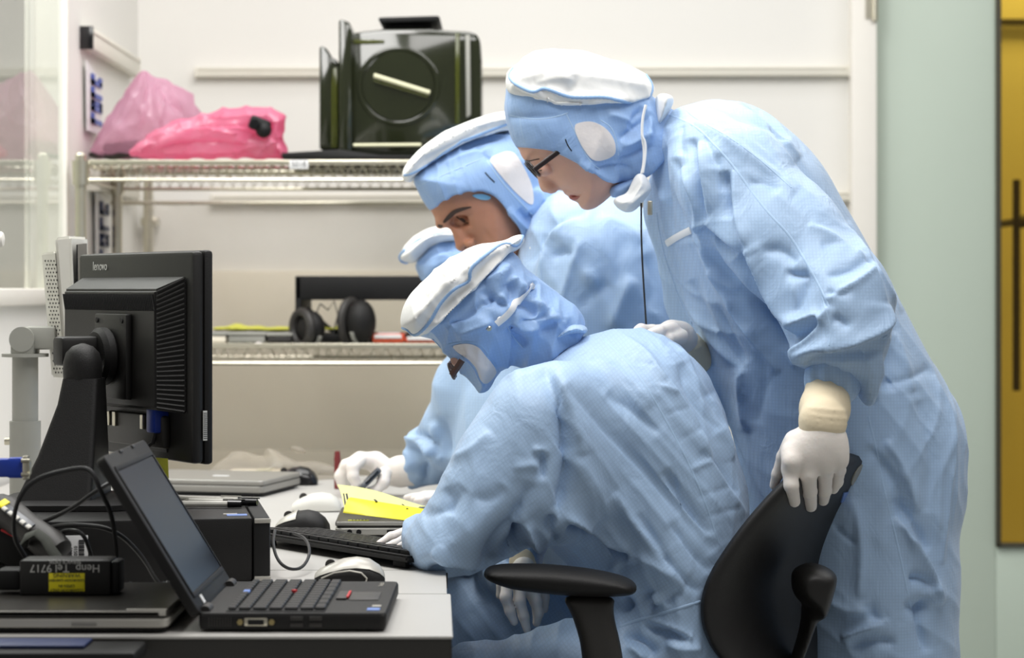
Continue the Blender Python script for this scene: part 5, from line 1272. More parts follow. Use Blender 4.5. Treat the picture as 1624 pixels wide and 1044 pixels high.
# far arm reaching to the seated back
F.chain([(1090, 330, 3.55, 70), (1130, 470, 3.56, 66), (1150, 590, 3.50, 56), (1128, 602, 3.46, 44)], 0.04)
zA1, zA2, zA3 = zm(1020, 150, 4.175), zm(1080, 350, 3.1632), zm(1300, 500, 1.9192)
crA = [(zA1(l), *q) for l, *q in (
    ([(600, 20), (740, 140), (850, 250), (950, 330), (1040, 420)], 0.008, 3, 14), ([(660, 30), (800, 140), (950, 310)], -0.009, 7),
    ([(330, 290), (345, 480), (372, 640), (418, 850)], -0.016, 4, 10), ([(362, 310), (390, 560), (428, 860)], 0.007, 13, 4),
    ([(560, 505), (562, 640), (592, 820)], -0.011, 4, 12), ([(588, 500), (602, 720), (645, 880), (710, 1060)], 0.007, 12, 4), ([(500, 390), (492, 520), (520, 640)], -0.005, 6),
    ([(340, 180), (550, 290), (700, 420), (870, 540), (1010, 650)], 0.007, 10), ([(205, 420), (230, 560), (280, 680), (345, 860)], -0.008, 5, 8), ([(240, 470), (320, 720), (400, 980)], 0.008, 5, 9),
    ([(140, 220), (128, 420), (150, 640), (205, 920)], -0.006, 5, 8), ([(700, 590), (800, 570), (900, 640)], -0.005, 7), ([(260, 180), (235, 300), (240, 400)], -0.004, 5), ([(400, 280), (450, 380), (470, 480)], -0.004, 5),
    ([(415, 845), (520, 930), (630, 1040)], 0.008, 12, 2.5), ([(395, 880), (500, 980), (610, 1070)], -0.012, 6), ([(100, 640), (130, 800), (180, 1000)], 0.006, 5))]
crA += [(zA2(l), *q) for l, *q in (
    ([(320, 150), (345, 190), (420, 340), (500, 470), (585, 580)], 0.011, 12, 2), ([(300, 170), (325, 205), (398, 350), (480, 490), (570, 610)], -0.018, 4, 8),
    ([(100, 60), (120, 120), (170, 240), (260, 420), (380, 600), (490, 760)], 0.011, 6, 10), ([(50, 300), (130, 520), (250, 680), (310, 770)], -0.008, 8), ([(0, 340), (80, 490), (150, 600), (240, 700), (320, 770)], 0.007, 6), ([(165, 235), (230, 310), (300, 345)], 0.006, 5),
    ([(300, 740), (310, 900), (335, 1060)], 0.007, 5, 9), ([(400, 640), (430, 800), (380, 1020)], -0.003, 10), ([(180, 420), (260, 620), (320, 720)], -0.006, 8),
    ([(700, 475), (620, 500), (550, 535)], 0.008, 3, 8), ([(700, 500), (640, 560), (585, 605)], -0.012, 6), ([(745, 430), (680, 540), (600, 640), (585, 700)], 0.009, 5),
    ([(1030, 420), (1010, 530), (900, 610), (780, 635), (690, 650), (600, 700), (555, 735)], 0.012, 3.5, 13), ([(990, 640), (880, 685), (740, 695), (630, 725)], -0.010, 9),
    ([(1025, 425), (1000, 600), (985, 720), (975, 900)], 0.009, 4, 9), ([(520, 262), (590, 272), (640, 252)], -0.008, 6), ([(632, 260), (600, 400), (568, 490)], -0.008, 8), ([(560, 290), (585, 420), (560, 520)], 0.005, 6),
    ([(720, 400), (860, 330), (960, 255)], 0.007, 6), ([(730, 275), (860, 240), (970, 205)], -0.006, 7), ([(400, 160), (500, 140), (580, 210)], -0.006, 10), ([(760, 485), (800, 500), (840, 540)], -0.006, 6), ([(700, 120), (800, 110), (880, 170)], -0.004, 8), ([(730, 360), (800, 375), (850, 345)], -0.006, 5),
    ([(640, 20), (760, 80), (900, 180), (980, 320), (1030, 440)], 0.008, 4, 9), ([(840, 0), (990, 270), (1110, 460)], 0.005, 3, 6), ([(1000, 620), (1050, 720), (1040, 860)], -0.007, 9), ([(1060, 560), (1120, 700), (1160, 860)], 0.005, 8))]
crA += [(zA3(l), *q) for l, *q in (
    ([(235, 610), (290, 700), (350, 820), (372, 880)], 0.012, 4, 9), ([(270, 800), (310, 800), (350, 830)], -0.010, 6), ([(260, 880), (300, 900), (330, 880)], -0.008, 7), ([(330, 860), (300, 930), (330, 1030)], -0.010, 8), ([(65, 985), (130, 955), (210, 930)], 0.011, 4, 8), ([(90, 1005), (160, 990), (230, 1000)], -0.008, 7), ([(140, 880), (170, 930), (210, 940)], -0.006, 7),
    ([(345, 180), (410, 320), (402, 460), (376, 640), (372, 760)], 0.006, 3, 6), ([(150, 400), (240, 520), (250, 640)], -0.006, 8), ([(100, 560), (130, 700), (120, 860)], 0.007, 8), ([(200, 380), (260, 470), (300, 600)], 0.006, 6), ([(180, 210), (260, 200), (340, 160)], -0.004, 6), ([(300, 260), (350, 420), (330, 600)], -0.005, 12), ([(40, 640), (75, 670), (110, 695)], -0.005, 2.5), ([(230, 560), (290, 640), (330, 720)], -0.006, 6), ([(20, 860), (80, 900), (160, 900)], 0.007, 8))]
suitA, skA = done(F, 'coverall', 'suit', A_, 3, cr=crA, ru=(0.0030, 42, 11, (1, 0.2, 0.5), 12))
# seams, strap
trim('sleeve_seam', skA, z1r([(180, 95), (300, 140), (390, 230), (480, 330), (560, 440), (650, 560), (750, 660), (830, 790), (900, 920), (940, 1010)]), 1.7, 'seam_blue', suitA, 0.28, 0, wob=0.0004)
trim('sleeve_seam', skA, z2r([(340, 60), (360, 130), (380, 200), (370, 270)]), 1.7, 'seam_blue', suitA, 0.28, wob=0.0004)
trim('leg_seam', skA, z3r([(862, 0), (900, 160), (930, 320), (990, 560), (1040, 800), (1085, 1000)]), 1.7, 'seam_blue', suitA, 0.28, wob=0.0004)
trim('waist_seam', skA, z2r([(605, 240), (650, 210), (722, 165)]), 2.2, 'seam_blue', suitA, 0.5, wob=0.0005)
trim('shoulder_seam', skA, z1r([(250, 60), (300, 110), (470, 200), (640, 330), (760, 440)]), 1.2, 'seam_blue', suitA, 0.5)
trim('front_flap', skA, z1r([(125, 560), (135, 640), (160, 760), (200, 880), (240, 990), (290, 1080)]), 3.4, 'suit', suitA, 0.4)
trim('chest_tape', skA, z1r([(172, 705), (225, 670), (322, 625)]), 5.6, 'strap_white', suitA, 0.22, 0.001, label='white chest tape')
# sleeve cuff
F = fbox((1260, 520, 2.98), (1385, 655, 3.2), 0.003)
F.chain([(1326, 572, 3.095, 44), (1321, 601, 3.09, 47)], 0.008, 0.9)
for k in range(9): F.fold([(1278 + k * 10, 575), (1276 + k * 10, 622)], 0.0025 if k % 2 else -0.0025, 3, 3.06)
done(F, 'sleeve_cuff', 'suit', A_, 2)
# glove
def gloveset(parent, hand_chains, k, box, cuff, cuffbox, sy=0.8, rings=(), palm=None, cm='glove_cuff', h=0.0022):
    F = fbox(box[0], box[1], h)
    for n_, c_ in enumerate(hand_chains):
        q = [(*P(x, y, d), r * d / FPX) for x, y, d, r in c_]; last = n_ == len(hand_chains) - 1
        for a, b in zip(q[:-1], q[1:]): F.cap(a[:3], b[:3], a[3], b[3], k * (2.0 if last else 0.5))
    if palm:
        for pl in palm: F.pillow(pl[0], pl[1], pl[2], pl[3], 0.022, slope=pl[4] if len(pl) > 4 else 0, zslope=pl[5] if len(pl) > 5 else 0)
    g_, sk = done(F, 'glove', 'glove', parent, 1)
    F = fbox(cuffbox[0], cuffbox[1], 0.003); F.chain(cuff, 0.01, sy)
    for r_ in rings: F.fold(r_, 0.0028, 3.0, cuff[0][2] - 0.03)
    c2, _ = done(F, 'glove_cuff', cm, g_, 2, label='cream glove cuff' if cm == 'glove_cuff' else None)
    return g_, sk
s2 = 2.748
def onb(x, y, r):
    """distance at which a fingertip of radius r (traced px) lies on the rear of the chair back"""
    dd = 3.12
    for k in range(14):
        q = zm(1180, 450, 2.748)([(x + 3 * k, y + 9 * k)])[0]; h = CB.hit(*q)
        if h: dd = h[0].y; break
    return dd - r / s2 * dd / FPX * 0.55
def finger(kn, *ts): return hc(z2r, s2, [kn, (0.6 * kn[0] + 0.4 * ts[0][0], ts[0][1] - 35, min(kn[2], onb(ts[0][0], ts[0][1] + 30, ts[0][2]) - 0.004), kn[3] + 1)] + [(x, y, onb(x, y, r), r) for x, y, r in ts])
dK = min(onb(206, 870, 33), onb(285, 900, 34), onb(350, 900, 32)) + 0.012
gloveset(A_, [
    finger((212, 735, dK, 33), (200, 815, 35), (206, 880, 32), (220, 950, 26)),
    finger((278, 740, dK - .004, 34), (281, 835, 36), (285, 905, 33), (291, 970, 27)),
    finger((345, 742, dK - .002, 33), (352, 832, 35), (350, 900, 32), (345, 945, 25)),
    finger((405, 745, dK + .004, 31), (411, 812, 32), (403, 862, 29), (390, 895, 23)),
    hc(z2r, s2, [(215, 680, dK + .012, 34), (170, 755, dK + .030, 28), (146, 830, dK + .042, 25), (130, 880, dK + .052, 20)]),
    hc(z2r, s2, [(340, 600, dK + .004, 80), (330, 690, dK + .004, 70), (310, 730, dK + .004, 62)])], 0.008,
    ((1215, 655, 2.90), (1350, 830, 3.30)), hc(z2r, s2, [(368, 440, 3.09, 97), (352, 545, (3.09 + dK) / 2, 106), (342, 600, dK, 98), (338, 645, dK, 92)]), ((1255, 580, 2.9), (1365, 710, 3.30)), 0.72,
    [z2r([(235, 580), (340, 600), (445, 612)]), z2r([(238, 556), (340, 574), (450, 581)]), z2r([(240, 605), (340, 622), (440, 632)]), z2r([(250, 530), (350, 542), (455, 550)])],
    palm=[(z2r([(240, 645), (330, 625), (435, 640), (450, 690), (444, 770), (405, 795), (300, 795), (200, 785), (168, 745), (190, 700)]), dK + .002, 0.016, 0.016)])
sg = 2.6103
gloveset(A_, [hc(z5r, sg, q) for q in (
    [(1165, 62, 3.30, 34), (1110, 66, 3.26, 22), (1075, 74, 3.25, 19)],
    [(1160, 66, 3.33, 32), (1080, 62, 3.29, 22), (1035, 55, 3.27, 19), (1018, 60, 3.265, 16)],
    [(1160, 72, 3.36, 30), (1090, 70, 3.34, 20), (1045, 72, 3.33, 16)],
    [(1200, 90, 3.30, 34), (1150, 100, 3.27, 22), (1110, 104, 3.26, 18)],
    [(1235, 110, 3.38, 46), (1200, 85, 3.35, 46), (1160, 66, 3.33, 34)])], 0.010,
    ((995, 495, 3.18), (1130, 570, 3.50)), hc(z5r, sg, [(1240, 112, 3.38, 46), (1290, 175, 3.42, 52), (1325, 260, 3.46, 56)]), ((1075, 515, 3.26), (1160, 640, 3.58)), 1.0,
    [z5r([(1235, 130), (1260, 110), (1290, 105)]), z5r([(1250, 150), (1280, 135), (1300, 125)])])
# head, hood, cap
silA = [(80, 320), (70, 390), (85, 470), (112, 560), (142, 612), (165, 660), (215, 712), (300, 765), (372, 845), (420, 866), (470, 898), (490, 940), (520, 953), (560, 946), (600, 922), (650, 880), (700, 830), (770, 800), (835, 740), (870, 640), (905, 540), (915, 460), (900, 380), (880, 320), (800, 230), (600, 160), (350, 140), (150, 200), (85, 260)]
F = fbox((795, 95, 3.32), (1075, 345, 3.58), 0.0022)
F.pillow(zh([(x + 6, y) if x < 150 else (x, y) for x, y in silA]), DA, 0.075, 0.075, 0.01)
F.pillow(zh([(190, 680), (245, 742), (257, 795), (268, 838), (290, 857), (325, 850), (368, 832), (350, 770), (300, 720)]), DA, 0.017, 0.016, 0.010)
F.pillow(zh([(398, 856), (424, 860), (430, 872), (428, 886), (445, 897), (472, 897), (460, 860)]), DA, 0.024, 0.012, 0.008)
for sx in (-1, 1):
    c_ = P(*zh([(252, 735)])[0], DA); F.ell((c_.x + 0.004, DA + sx * 0.042, c_.z), (0.014, 0.014, 0.010), 0.012, sub=True)
    F.ell((c_.x + 0.010, DA + sx * 0.038, c_.z), (0.012, 0.013, 0.011), 0.005)
    c_ = P(*zh([(330, 838)])[0], DA); F.ell((c_.x, DA + sx * 0.013, c_.z), (0.008, 0.007, 0.006), 0.008)
F.fold(zh([(428, 878), (470, 872), (505, 860)]), -0.0030, 1.6, DA); F.fold(zh([(378, 832), (400, 862)]), -0.0015, 2, DA); F.fold(zh([(360, 850), (410, 830), (440, 850)]), -0.0015, 3, DA)
cut(F, zh([(60, 560), (200, 540), (420, 580), (640, 680), (800, 740), (800, 900), (560, 1060), (60, 1060)]), DA)
headA, skh = done(F, 'body', 'skin', A_, 2, label='face seen in profile, looking down')
patch('lips', skh, zh([(429, 866), (445, 868), (470, 874), (490, 872), (475, 890), (455, 897), (436, 893), (428, 884)]), 'lips', headA, 0.0004, rings=5)
trim('eyebrow', skh, zh([(196, 682), (225, 676), (262, 668)]), 1.2, 'hair_dark', headA, 0.4)
trim('eyelashes', skh, zh([(240, 728), (256, 735), (275, 730)]), 0.9, 'hair_dark', headA, 0.6)
def hood(parent, sil, d, T, Rr, keep, box, z, folds, wr=0.0018, extra=None, slope=0.0, seed=1, mname='hood', name='hood', fw=5):
    F = fbox(box[0], box[1], 0.0026); F.pillow(z(sil), d, T, Rr, 0.012, slope=slope)
    if extra: extra(F)
    cut(F, z(keep), d, k=0)
    return done(F, name, mname, parent, 2, cr=[(z(f[0]), f[1], *(f[2:] if len(f) > 2 else (fw,))) for f in folds], ru=(wr * 1.6, 60, seed, (1, 0.3, 0.6), 20))
hA, skHA = hood(A_, [(x - 5 if x < 200 else x + 6, y) for x, y in silA], DA, 0.090, 0.08, [(20, 200), (40, 480), (95, 575), (138, 612), (230, 624), (330, 640), (400, 668), (470, 708), (540, 748), (590, 783), (645, 803), (690, 812), (745, 808), (800, 780), (880, 760), (1000, 620), (1020, 300), (700, 100), (100, 100)],
    ((795, 90, 3.30), (1085, 350, 3.60)), zh, [([(700, 560), (800, 500), (880, 420)], -0.006), ([(720, 600), (800, 570), (880, 520)], 0.006), ([(760, 500), (790, 440), (840, 390)], -0.006), ([(700, 680), (790, 640), (850, 590)], -0.006), ([(640, 420), (720, 440), (800, 480)], 0.004), ([(560, 730), (680, 700), (780, 720)], -0.005), ([(480, 690), (600, 770), (700, 780)], 0.004), ([(90, 440), (180, 440), (380, 430)], -0.003), ([(850, 380), (880, 480), (860, 600)], 0.005)],
    extra=lambda F: F.chain([(990, 215, DA, 52), (1035, 235, DA, 60), (1062, 262, DA, 60)], 0.03))
patch('ear_mesh', skHA, zh([(448, 480), (500, 464), (545, 460), (600, 478), (650, 520), (680, 575), (686, 640), (640, 668), (570, 684), (530, 650), (480, 570)]), 'patch_white', hA, 0.0012, label='off-white mesh patch over the ear')
trim('hood_seam', skHA, zh([(75, 420), (150, 440), (260, 452), (360, 435), (420, 415)]), 1.0, 'seam_blue', hA, 0.5)
trim('hood_seam', skHA, zh([(155, 445), (165, 520), (190, 610)]), 0.8, 'seam_blue', hA, 0.5)
trim('hood_seam', skHA, zh([(410, 420), (440, 480), (490, 590), (545, 690), (600, 730)]), 0.9, 'seam_blue', hA, 0.5)
trim('hood_seam', skHA, zh([(600, 455), (660, 490), (690, 570), (700, 650)]), 0.9, 'seam_blue', hA, 0.5)
trim('spectacle_slit', skHA, zh([(406, 560), (418, 595), (441, 625)]), 1.0, 'matte_black', hA, 0.6)
trim('edge_hem', skHA, zh([(140, 605), (230, 617), (330, 632), (400, 660), (470, 700), (540, 740), (590, 775), (645, 795)]), 1.3, 'hood', hA, 0.5)
def cap(parent, poly, d, T, Rr, box, z, folds, slope=0.0, seed=2, wr=0.002, fw=6, sil=None):
    """the white cap: the crown and the head under it, kept inside the cap's own outline"""
    F = fbox((box[0][0], box[0][1], box[0][2]), (box[1][0], box[1][1] + 160, box[1][2]), 0.0028); F.pillow(z(poly), d, T, Rr, 0.03, slope=slope)
    if sil: F.pillow(z(sil), d, T - 0.004, Rr, 0.03, slope=slope)
    cut(F, z(poly), d)
    return done(F, 'cap_cover', 'cap_white', parent, 2, label='white cap top of the hood', cr=[(z(f[0]), f[1], *(f[2:] if len(f) > 2 else (fw,))) for f in folds], ru=(wr, 50, seed, (1, 0.5, 0.4), 14))
cA, skCA = cap(A_, [(82, 190), (130, 155), (190, 95), (280, 68), (400, 64), (520, 80), (640, 122), (760, 162), (845, 205), (892, 260), (896, 312), (850, 352), (770, 378), (650, 380), (540, 396), (410, 414), (300, 390), (180, 350), (90, 318), (76, 270), (76, 225)], DA, 0.108, 0.085,
    ((790, 70, 3.30), (1050, 190, 3.60)), zh, [([(270, 265), (350, 300), (450, 335), (600, 330), (760, 360)], 0.004), ([(110, 250), (230, 310), (280, 290)], 0.004), ([(120, 280), (220, 340), (400, 370), (560, 355)], -0.006), ([(240, 250), (380, 210), (470, 240)], 0.003), ([(400, 330), (470, 250), (460, 200)], -0.003)], sil=silA)
trim('piping', skCA, zh([(118, 168), (90, 205), (112, 245), (180, 285), (240, 304), (275, 274), (330, 290), (420, 328), (520, 330), (620, 325), (700, 345), (770, 362), (845, 348), (884, 310), (888, 255), (850, 205)]), 2.4, 'piping_blue', cA, 0.7, 0.0005, wob=0.0005, label='wavy blue piping')
# glasses
gA = bpy.data.objects.new('glasses', None); C.objects.link(gA); gA.parent = A_
for sx in (-1, 1):
    yy = DA + sx * 0.074
    a, b = [P(x, y, DA) for x, y in zh([(232, 742), (352, 652)])]; a.y = yy; b.y = yy
    m = MB(); m.tube([a, a.lerp(b, .5), b, b + (b - a) * 0.35], 0.0040, 8, flat=0.4, up=(0, 1, 0)); m.build('temple', 'frame_black', gA, world=True)
    lc = P(*zh([(224, 726)])[0], DA); up_ = Vector((-0.55, 0, 0.83)) ; up_ = (P(*zh([(205, 708)])[0], DA) - P(*zh([(244, 750)])[0], DA)).normalized()
    q = [Vector((lc.x, DA + sx * 0.036 + 0.027 * math.cos(t) * (1 if True else 1), lc.z)) + up_ * 0.0155 * (abs(math.sin(t)) ** 0.7) * (1 if math.sin(t) > 0 else -1) for t in np.linspace(0, 2 * PI, 29)[:-1]]
    m = MB(); m.tube(q, 0.0022, 8, closed=True); m.build('lens_rim', 'frame_black', gA, world=True)
    fwd = Vector((up_.z, 0, -up_.x)); fwd = -fwd if fwd.x > 0 else fwd
    m = MB(); m.loft([[p + fwd * 0.0005 for p in q], [p - fwd * 0.0005 for p in q]]); m.build('lens', 'lens', gA, world=True)
lc = P(*zh([(215, 716)])[0], DA)
m = MB(); m.tube([Vector((lc.x, DA - 0.010, lc.z)), Vector((lc.x - 0.003, DA, lc.z + 0.002)), Vector((lc.x, DA + 0.010, lc.z))], 0.0018, 8); m.build('bridge', 'frame_black', gA, world=True)
# pulled-down mask, ties, collar
F = fbox((965, 265, 3.28), (1045, 345, 3.5), 0.0025)
F.pillow(zh([(664, 900), (690, 876), (745, 860), (770, 800), (795, 752), (832, 745), (868, 790), (886, 838), (840, 900), (790, 958), (740, 968), (690, 940)]), 3.385, 0.03, 0.022, 0.01)
F.fold(zh([(700, 900), (760, 880), (820, 800)]), -0.004, 3, 3.36); F.fold(zh([(730, 950), (790, 900), (860, 840)]), 0.004, 3, 3.36); F.fold(zh([(720, 920), (780, 880), (835, 790)]), 0.003, 3, 3.36)
done(F, 'face_mask', 'cap_white', A_, 2, label='white mask pulled down under the chin')
F = fbox((955, 270, 3.3), (1010, 330, 3.52), 0.003); F.pillow(zh([(646, 830), (690, 806), (745, 790), (800, 750), (790, 800), (745, 862), (700, 880), (655, 885)]), 3.42, 0.03, 0.02, 0.01); done(F, 'chin_flap', 'hood', A_, 2)
m = MB(); m.tube(chaikin([tuple(P(*q_, 3.345)) for q_ in zh([(850, 370), (832, 440), (828, 520), (832, 560), (842, 620), (838, 700), (826, 752)])], 2, False), 0.0022, 8); m.tube(chaikin([tuple(P(*q_, 3.34)) for q_ in zh([(828, 540), (850, 580), (848, 660), (834, 745)])], 2, False), 0.0018, 8); m.build('mask_tie', 'strap_white', A_, world=True)
F = fbox((1020, 135, 3.28), (1090, 222, 3.6), 0.003); F.pillow(zh([(900, 320), (945, 306), (1010, 335), (985, 400), (940, 470), (905, 520), (895, 420)]), DA - 0.02, 0.115, 0.04, 0.01); done(F, 'collar', 'cap_white', A_, 2, label='white collar edge')
m = MB(); m.box(P(1031, 330, 3.33), (0.008, 0.004, 0.022), 0.002); m.build('zip_pull', 'steel', A_, world=True)
cd_ = MB().tube(chaikin([tuple(P(x, y, 3.36)) for x, y in ((1017, 322), (1017, 380), (1020, 440), (1025, 518))], 2, False), 0.0014, 6).build('cord', 'cable')
tag(cd_, 'thin black cord hanging straight down from the standing person hood', 'cord')

# ------------------------------------------------------------------ B: the seated person in front
DB = 3.22; zb7 = zm(620, 360, 3.729); s7 = 3.729
B_ = root('person', 'person seated on the office chair in blue coverall, hunched over the desk with head down', 'person', (P(1060, 0, DB).x, DB, 0))
F = Field((P(630, 0, 3.0).x, 2.78, -0.01), (P(1215, 0, DB).x, 3.62, P(0, 500, 3.3).z), 0.0036)
F.pillow([(830, 610), (880, 560), (930, 530), (1000, 518), (1060, 532), (1106, 573), (1142, 640), (1166, 710), (1188, 790), (1186, 880), (1166, 960), (1152, 1044), (1140, 1110), (1000, 1120), (975, 1010), (935, 930), (880, 870), (800, 810), (770, 720)], DB, 0.215, 0.16, 0.03, p=2.2)
F.pillow([(868, 572), (800, 592), (752, 660), (700, 752), (668, 825), (651, 866), (668, 903), (745, 909), (796, 893), (832, 868), (885, 868), (925, 850), (960, 780), (975, 690), (950, 610), (915, 575)], 3.02, 0.10, 0.085, 0.05, slope=0.12)
F.chain([(700, 862, 3.02, 50), (670, 868, 3.10, 44), (650, 866, 3.16, 34)], 0.03)
F.chain([(905, 620, 3.40, 70), (840, 740, 3.42, 62), (800, 860, 3.36, 55), (815, 910, 3.30, 44)], 0.04)
F.chain([(1055, 1030, 3.12, 92), (900, 1082, 3.08, 84), (760, 1100, 3.08, 74)], 0.04); F.chain([(1055, 1020, 3.34, 88), (900, 1000, 3.38, 82), (745, 985, 3.40, 76)], 0.04)
F.chain([(755, 1100, 3.10, 70), (770, 1300, 3.12, 56), (775, 1560, 3.12, 50)], 0.04); F.chain([(740, 1000, 3.40, 66), (750, 1250, 3.40, 54), (755, 1500, 3.40, 48)], 0.04)
foot(F, 775, 3.12); foot(F, 755, 3.42)
zB4, zB5, zB6 = zm(640, 540, 2.7464), zm(880, 500, 2.6094), zm(720, 820, 3.8667)
crB = [(zB4(l), *q) for l, *q in (
    ([(610, 110), (690, 260), (722, 420), (732, 580), (716, 720), (630, 850)], -0.017, 6, 20), ([(650, 130), (735, 300), (775, 500)], 0.006, 14, 8),
    ([(596, 480), (612, 540), (604, 610)], -0.008, 4), ([(560, 475), (640, 490)], 0.004, 4), ([(556, 620), (500, 760), (400, 890), (345, 1010)], -0.011, 7, 11), ([(520, 820), (508, 900), (462, 975)], -0.014, 4, 8), ([(530, 810), (560, 880), (590, 900)], 0.007, 5),
    ([(120, 930), (230, 965), (345, 975)], 0.009, 7), ([(110, 1003), (220, 1000), (340, 1025)], -0.008, 6), ([(690, 740), (650, 850), (580, 905)], 0.008, 5), ([(310, 310), (390, 200), (480, 130)], -0.008, 5), ([(340, 240), (430, 150), (520, 110)], 0.006, 5, 9),
    ([(200, 520), (300, 480), (380, 400)], 0.004, 9), ([(80, 760), (180, 740), (260, 640)], -0.005, 12), ([(300, 680), (380, 700), (440, 640)], -0.004, 9), ([(180, 640), (200, 700), (190, 760)], -0.004, 8), ([(480, 560), (560, 540), (590, 560)], 0.004, 6))]
crB += [(zB6(l), *q) for l, *q in (
    ([(418, 60), (400, 160), (345, 275)], -0.016, 4, 9), ([(420, 60), (480, 140), (540, 175)], 0.007, 6, 3), ([(600, 10), (590, 90), (630, 175)], -0.008, 6), ([(690, 20), (740, 40), (860, 105), (960, 165), (1075, 225)], 0.012, 10, 2), ([(700, 60), (850, 150), (960, 215), (1055, 265)], -0.020, 5, 8),
    ([(1060, 235), (1200, 270), (1300, 330), (1430, 410)], 0.007, 12), ([(980, 340), (1080, 300), (1160, 285)], -0.006, 9), ([(1130, -20), (1270, 230), (1400, 380), (1510, 460)], -0.006, 5), ([(1330, 40), (1450, 200), (1570, 340)], -0.006, 8), ([(1140, 485), (1220, 500), (1205, 570)], -0.010, 5), ([(1040, 490), (1085, 570)], -0.010, 5), ([(1220, 470), (1255, 540)], 0.008, 5), ([(1000, 420), (1060, 460), (1130, 450)], 0.006, 7), ([(1300, 540), (1340, 480), (1400, 460)], -0.006, 6),
    ([(1160, 655), (1300, 705), (1440, 750)], -0.012, 7), ([(1170, 630), (1330, 680), (1460, 745)], 0.008, 5), ([(1050, 715), (1180, 780), (1240, 850)], -0.009, 7), ([(1300, 770), (1400, 820), (1520, 800)], 0.007, 7), ([(1060, 800), (1120, 830), (1160, 880)], 0.007, 6), ([(820, 60), (900, 200), (960, 320)], -0.006, 10))]
crB += [(zB5(l), *q) for l, *q in (
    ([(240, 60), (380, 150), (440, 250), (540, 370), (620, 540), (700, 700), (800, 830)], 0.006, 3, 10), ([(340, 190), (410, 220)], -0.0012, 3), ([(400, 325), (480, 255)], -0.0012, 3), ([(450, 415), (550, 385)], -0.0012, 3), ([(505, 520), (610, 465)], -0.0012, 3), ([(590, 755), (730, 705)], -0.0012, 3), ([(630, 835), (770, 795)], -0.0012, 3), ([(560, 640), (650, 600)], 0.003, 3), ([(420, 290), (500, 330)], 0.003, 3),
    ([(40, 300), (180, 420), (300, 560), (420, 700), (560, 860), (660, 980)], -0.008, 14), ([(250, 730), (330, 860), (460, 1010)], 0.006, 4, 10), ([(220, 320), (330, 400), (430, 490)], -0.005, 8), ([(460, 640), (540, 760), (650, 910)], -0.008, 6), ([(150, 180), (300, 260), (400, 380)], 0.005, 12), ([(520, 200), (560, 330), (680, 480)], -0.006, 9), ([(640, 330), (700, 470), (740, 600)], 0.005, 7), ([(600, 560), (700, 640), (760, 740)], -0.005, 6), ([(480, 110), (570, 200), (640, 320)], 0.005, 9), ([(60, 560), (160, 700), (220, 840)], 0.005, 14))]
suitB, skB = done(F, 'coverall', 'suit_diag', B_, 3, cr=crB, ru=(0.0026, 38, 21, (1, 0.2, 0.4), 11))
trim('back_seam', skB, z5r([(880, 100), (990, 200), (1060, 300), (1130, 420), (1190, 530), (1250, 650), (1310, 800), (1360, 950)]), 1.7, 'seam_blue', suitB, 0.28, wob=0.0004)
trim('waist_seam', skB, zm(700, 760, 3.676)([(1040, 860), (1150, 820), (1300, 780), (1510, 715)]), 2.4, 'seam_blue', suitB, 0.5, wob=0.0005)
trim('shoulder_seam', skB, z5r([(640, 110), (760, 95), (830, 78)]), 1.4, 'seam_blue', suitB, 0.5)
F = fbox((860, 500, 3.05), (940, 560, 3.4), 0.003); F.pillow(zb7([(925, 668), (985, 610), (1050, 562), (1110, 562), (1172, 600), (1150, 640), (1060, 640), (960, 690)]), DB, 0.10, 0.03, 0.01); done(F, 'collar', 'suit', B_, 2)
# gloves
gloveset(B_, [hc(z7b, 4.177, q) for q in (
    [(700, 800, 3.20, 34), (610, 800, 3.17, 30), (500, 838, 3.15, 27), (420, 888, 3.14, 22)],
    [(700, 830, 3.17, 34), (600, 850, 3.14, 30), (520, 890, 3.12, 26), (470, 905, 3.115, 21)],
    [(700, 850, 3.14, 34), (620, 880, 3.11, 30), (560, 905, 3.10, 24)],
    [(700, 870, 3.11, 32), (640, 898, 3.08, 28), (590, 910, 3.075, 22)],
    [(720, 800, 3.22, 34), (640, 790, 3.21, 25), (590, 800, 3.205, 21)],
    [(760, 840, 3.16, 55), (690, 830, 3.16, 45)])], 0.008, ((590, 815, 3.0), (690, 890, 3.32)), hc(z7b, 4.177, [(700, 835, 3.16, 48), (760, 850, 3.14, 52)]), ((650, 820, 3.0), (700, 890, 3.3)), 1.0)
gloveset(B_, [hc(z4c, 3.676, q) for q in (
    [(385, 610, 3.20, 36), (375, 690, 3.19, 34), (400, 770, 3.19, 30), (425, 835, 3.19, 23)],
    [(455, 610, 3.21, 38), (455, 710, 3.20, 35), (480, 800, 3.20, 31), (500, 880, 3.20, 24)],
    [(530, 610, 3.23, 38), (550, 710, 3.22, 36), (565, 780, 3.22, 31), (555, 840, 3.22, 24)],
    [(590, 610, 3.25, 34), (600, 690, 3.25, 30), (600, 760, 3.25, 25)],
    [(400, 560, 3.26, 36), (350, 620, 3.27, 28), (340, 680, 3.27, 23)],
    [(480, 520, 3.24, 70), (490, 600, 3.23, 75)])], 0.008, ((775, 880, 3.08), (890, 1010, 3.40)), hc(z4c, 3.676, [(470, 480, 3.25, 78), (490, 540, 3.24, 76)]), ((790, 850, 3.1), (880, 930, 3.4)), 0.7)
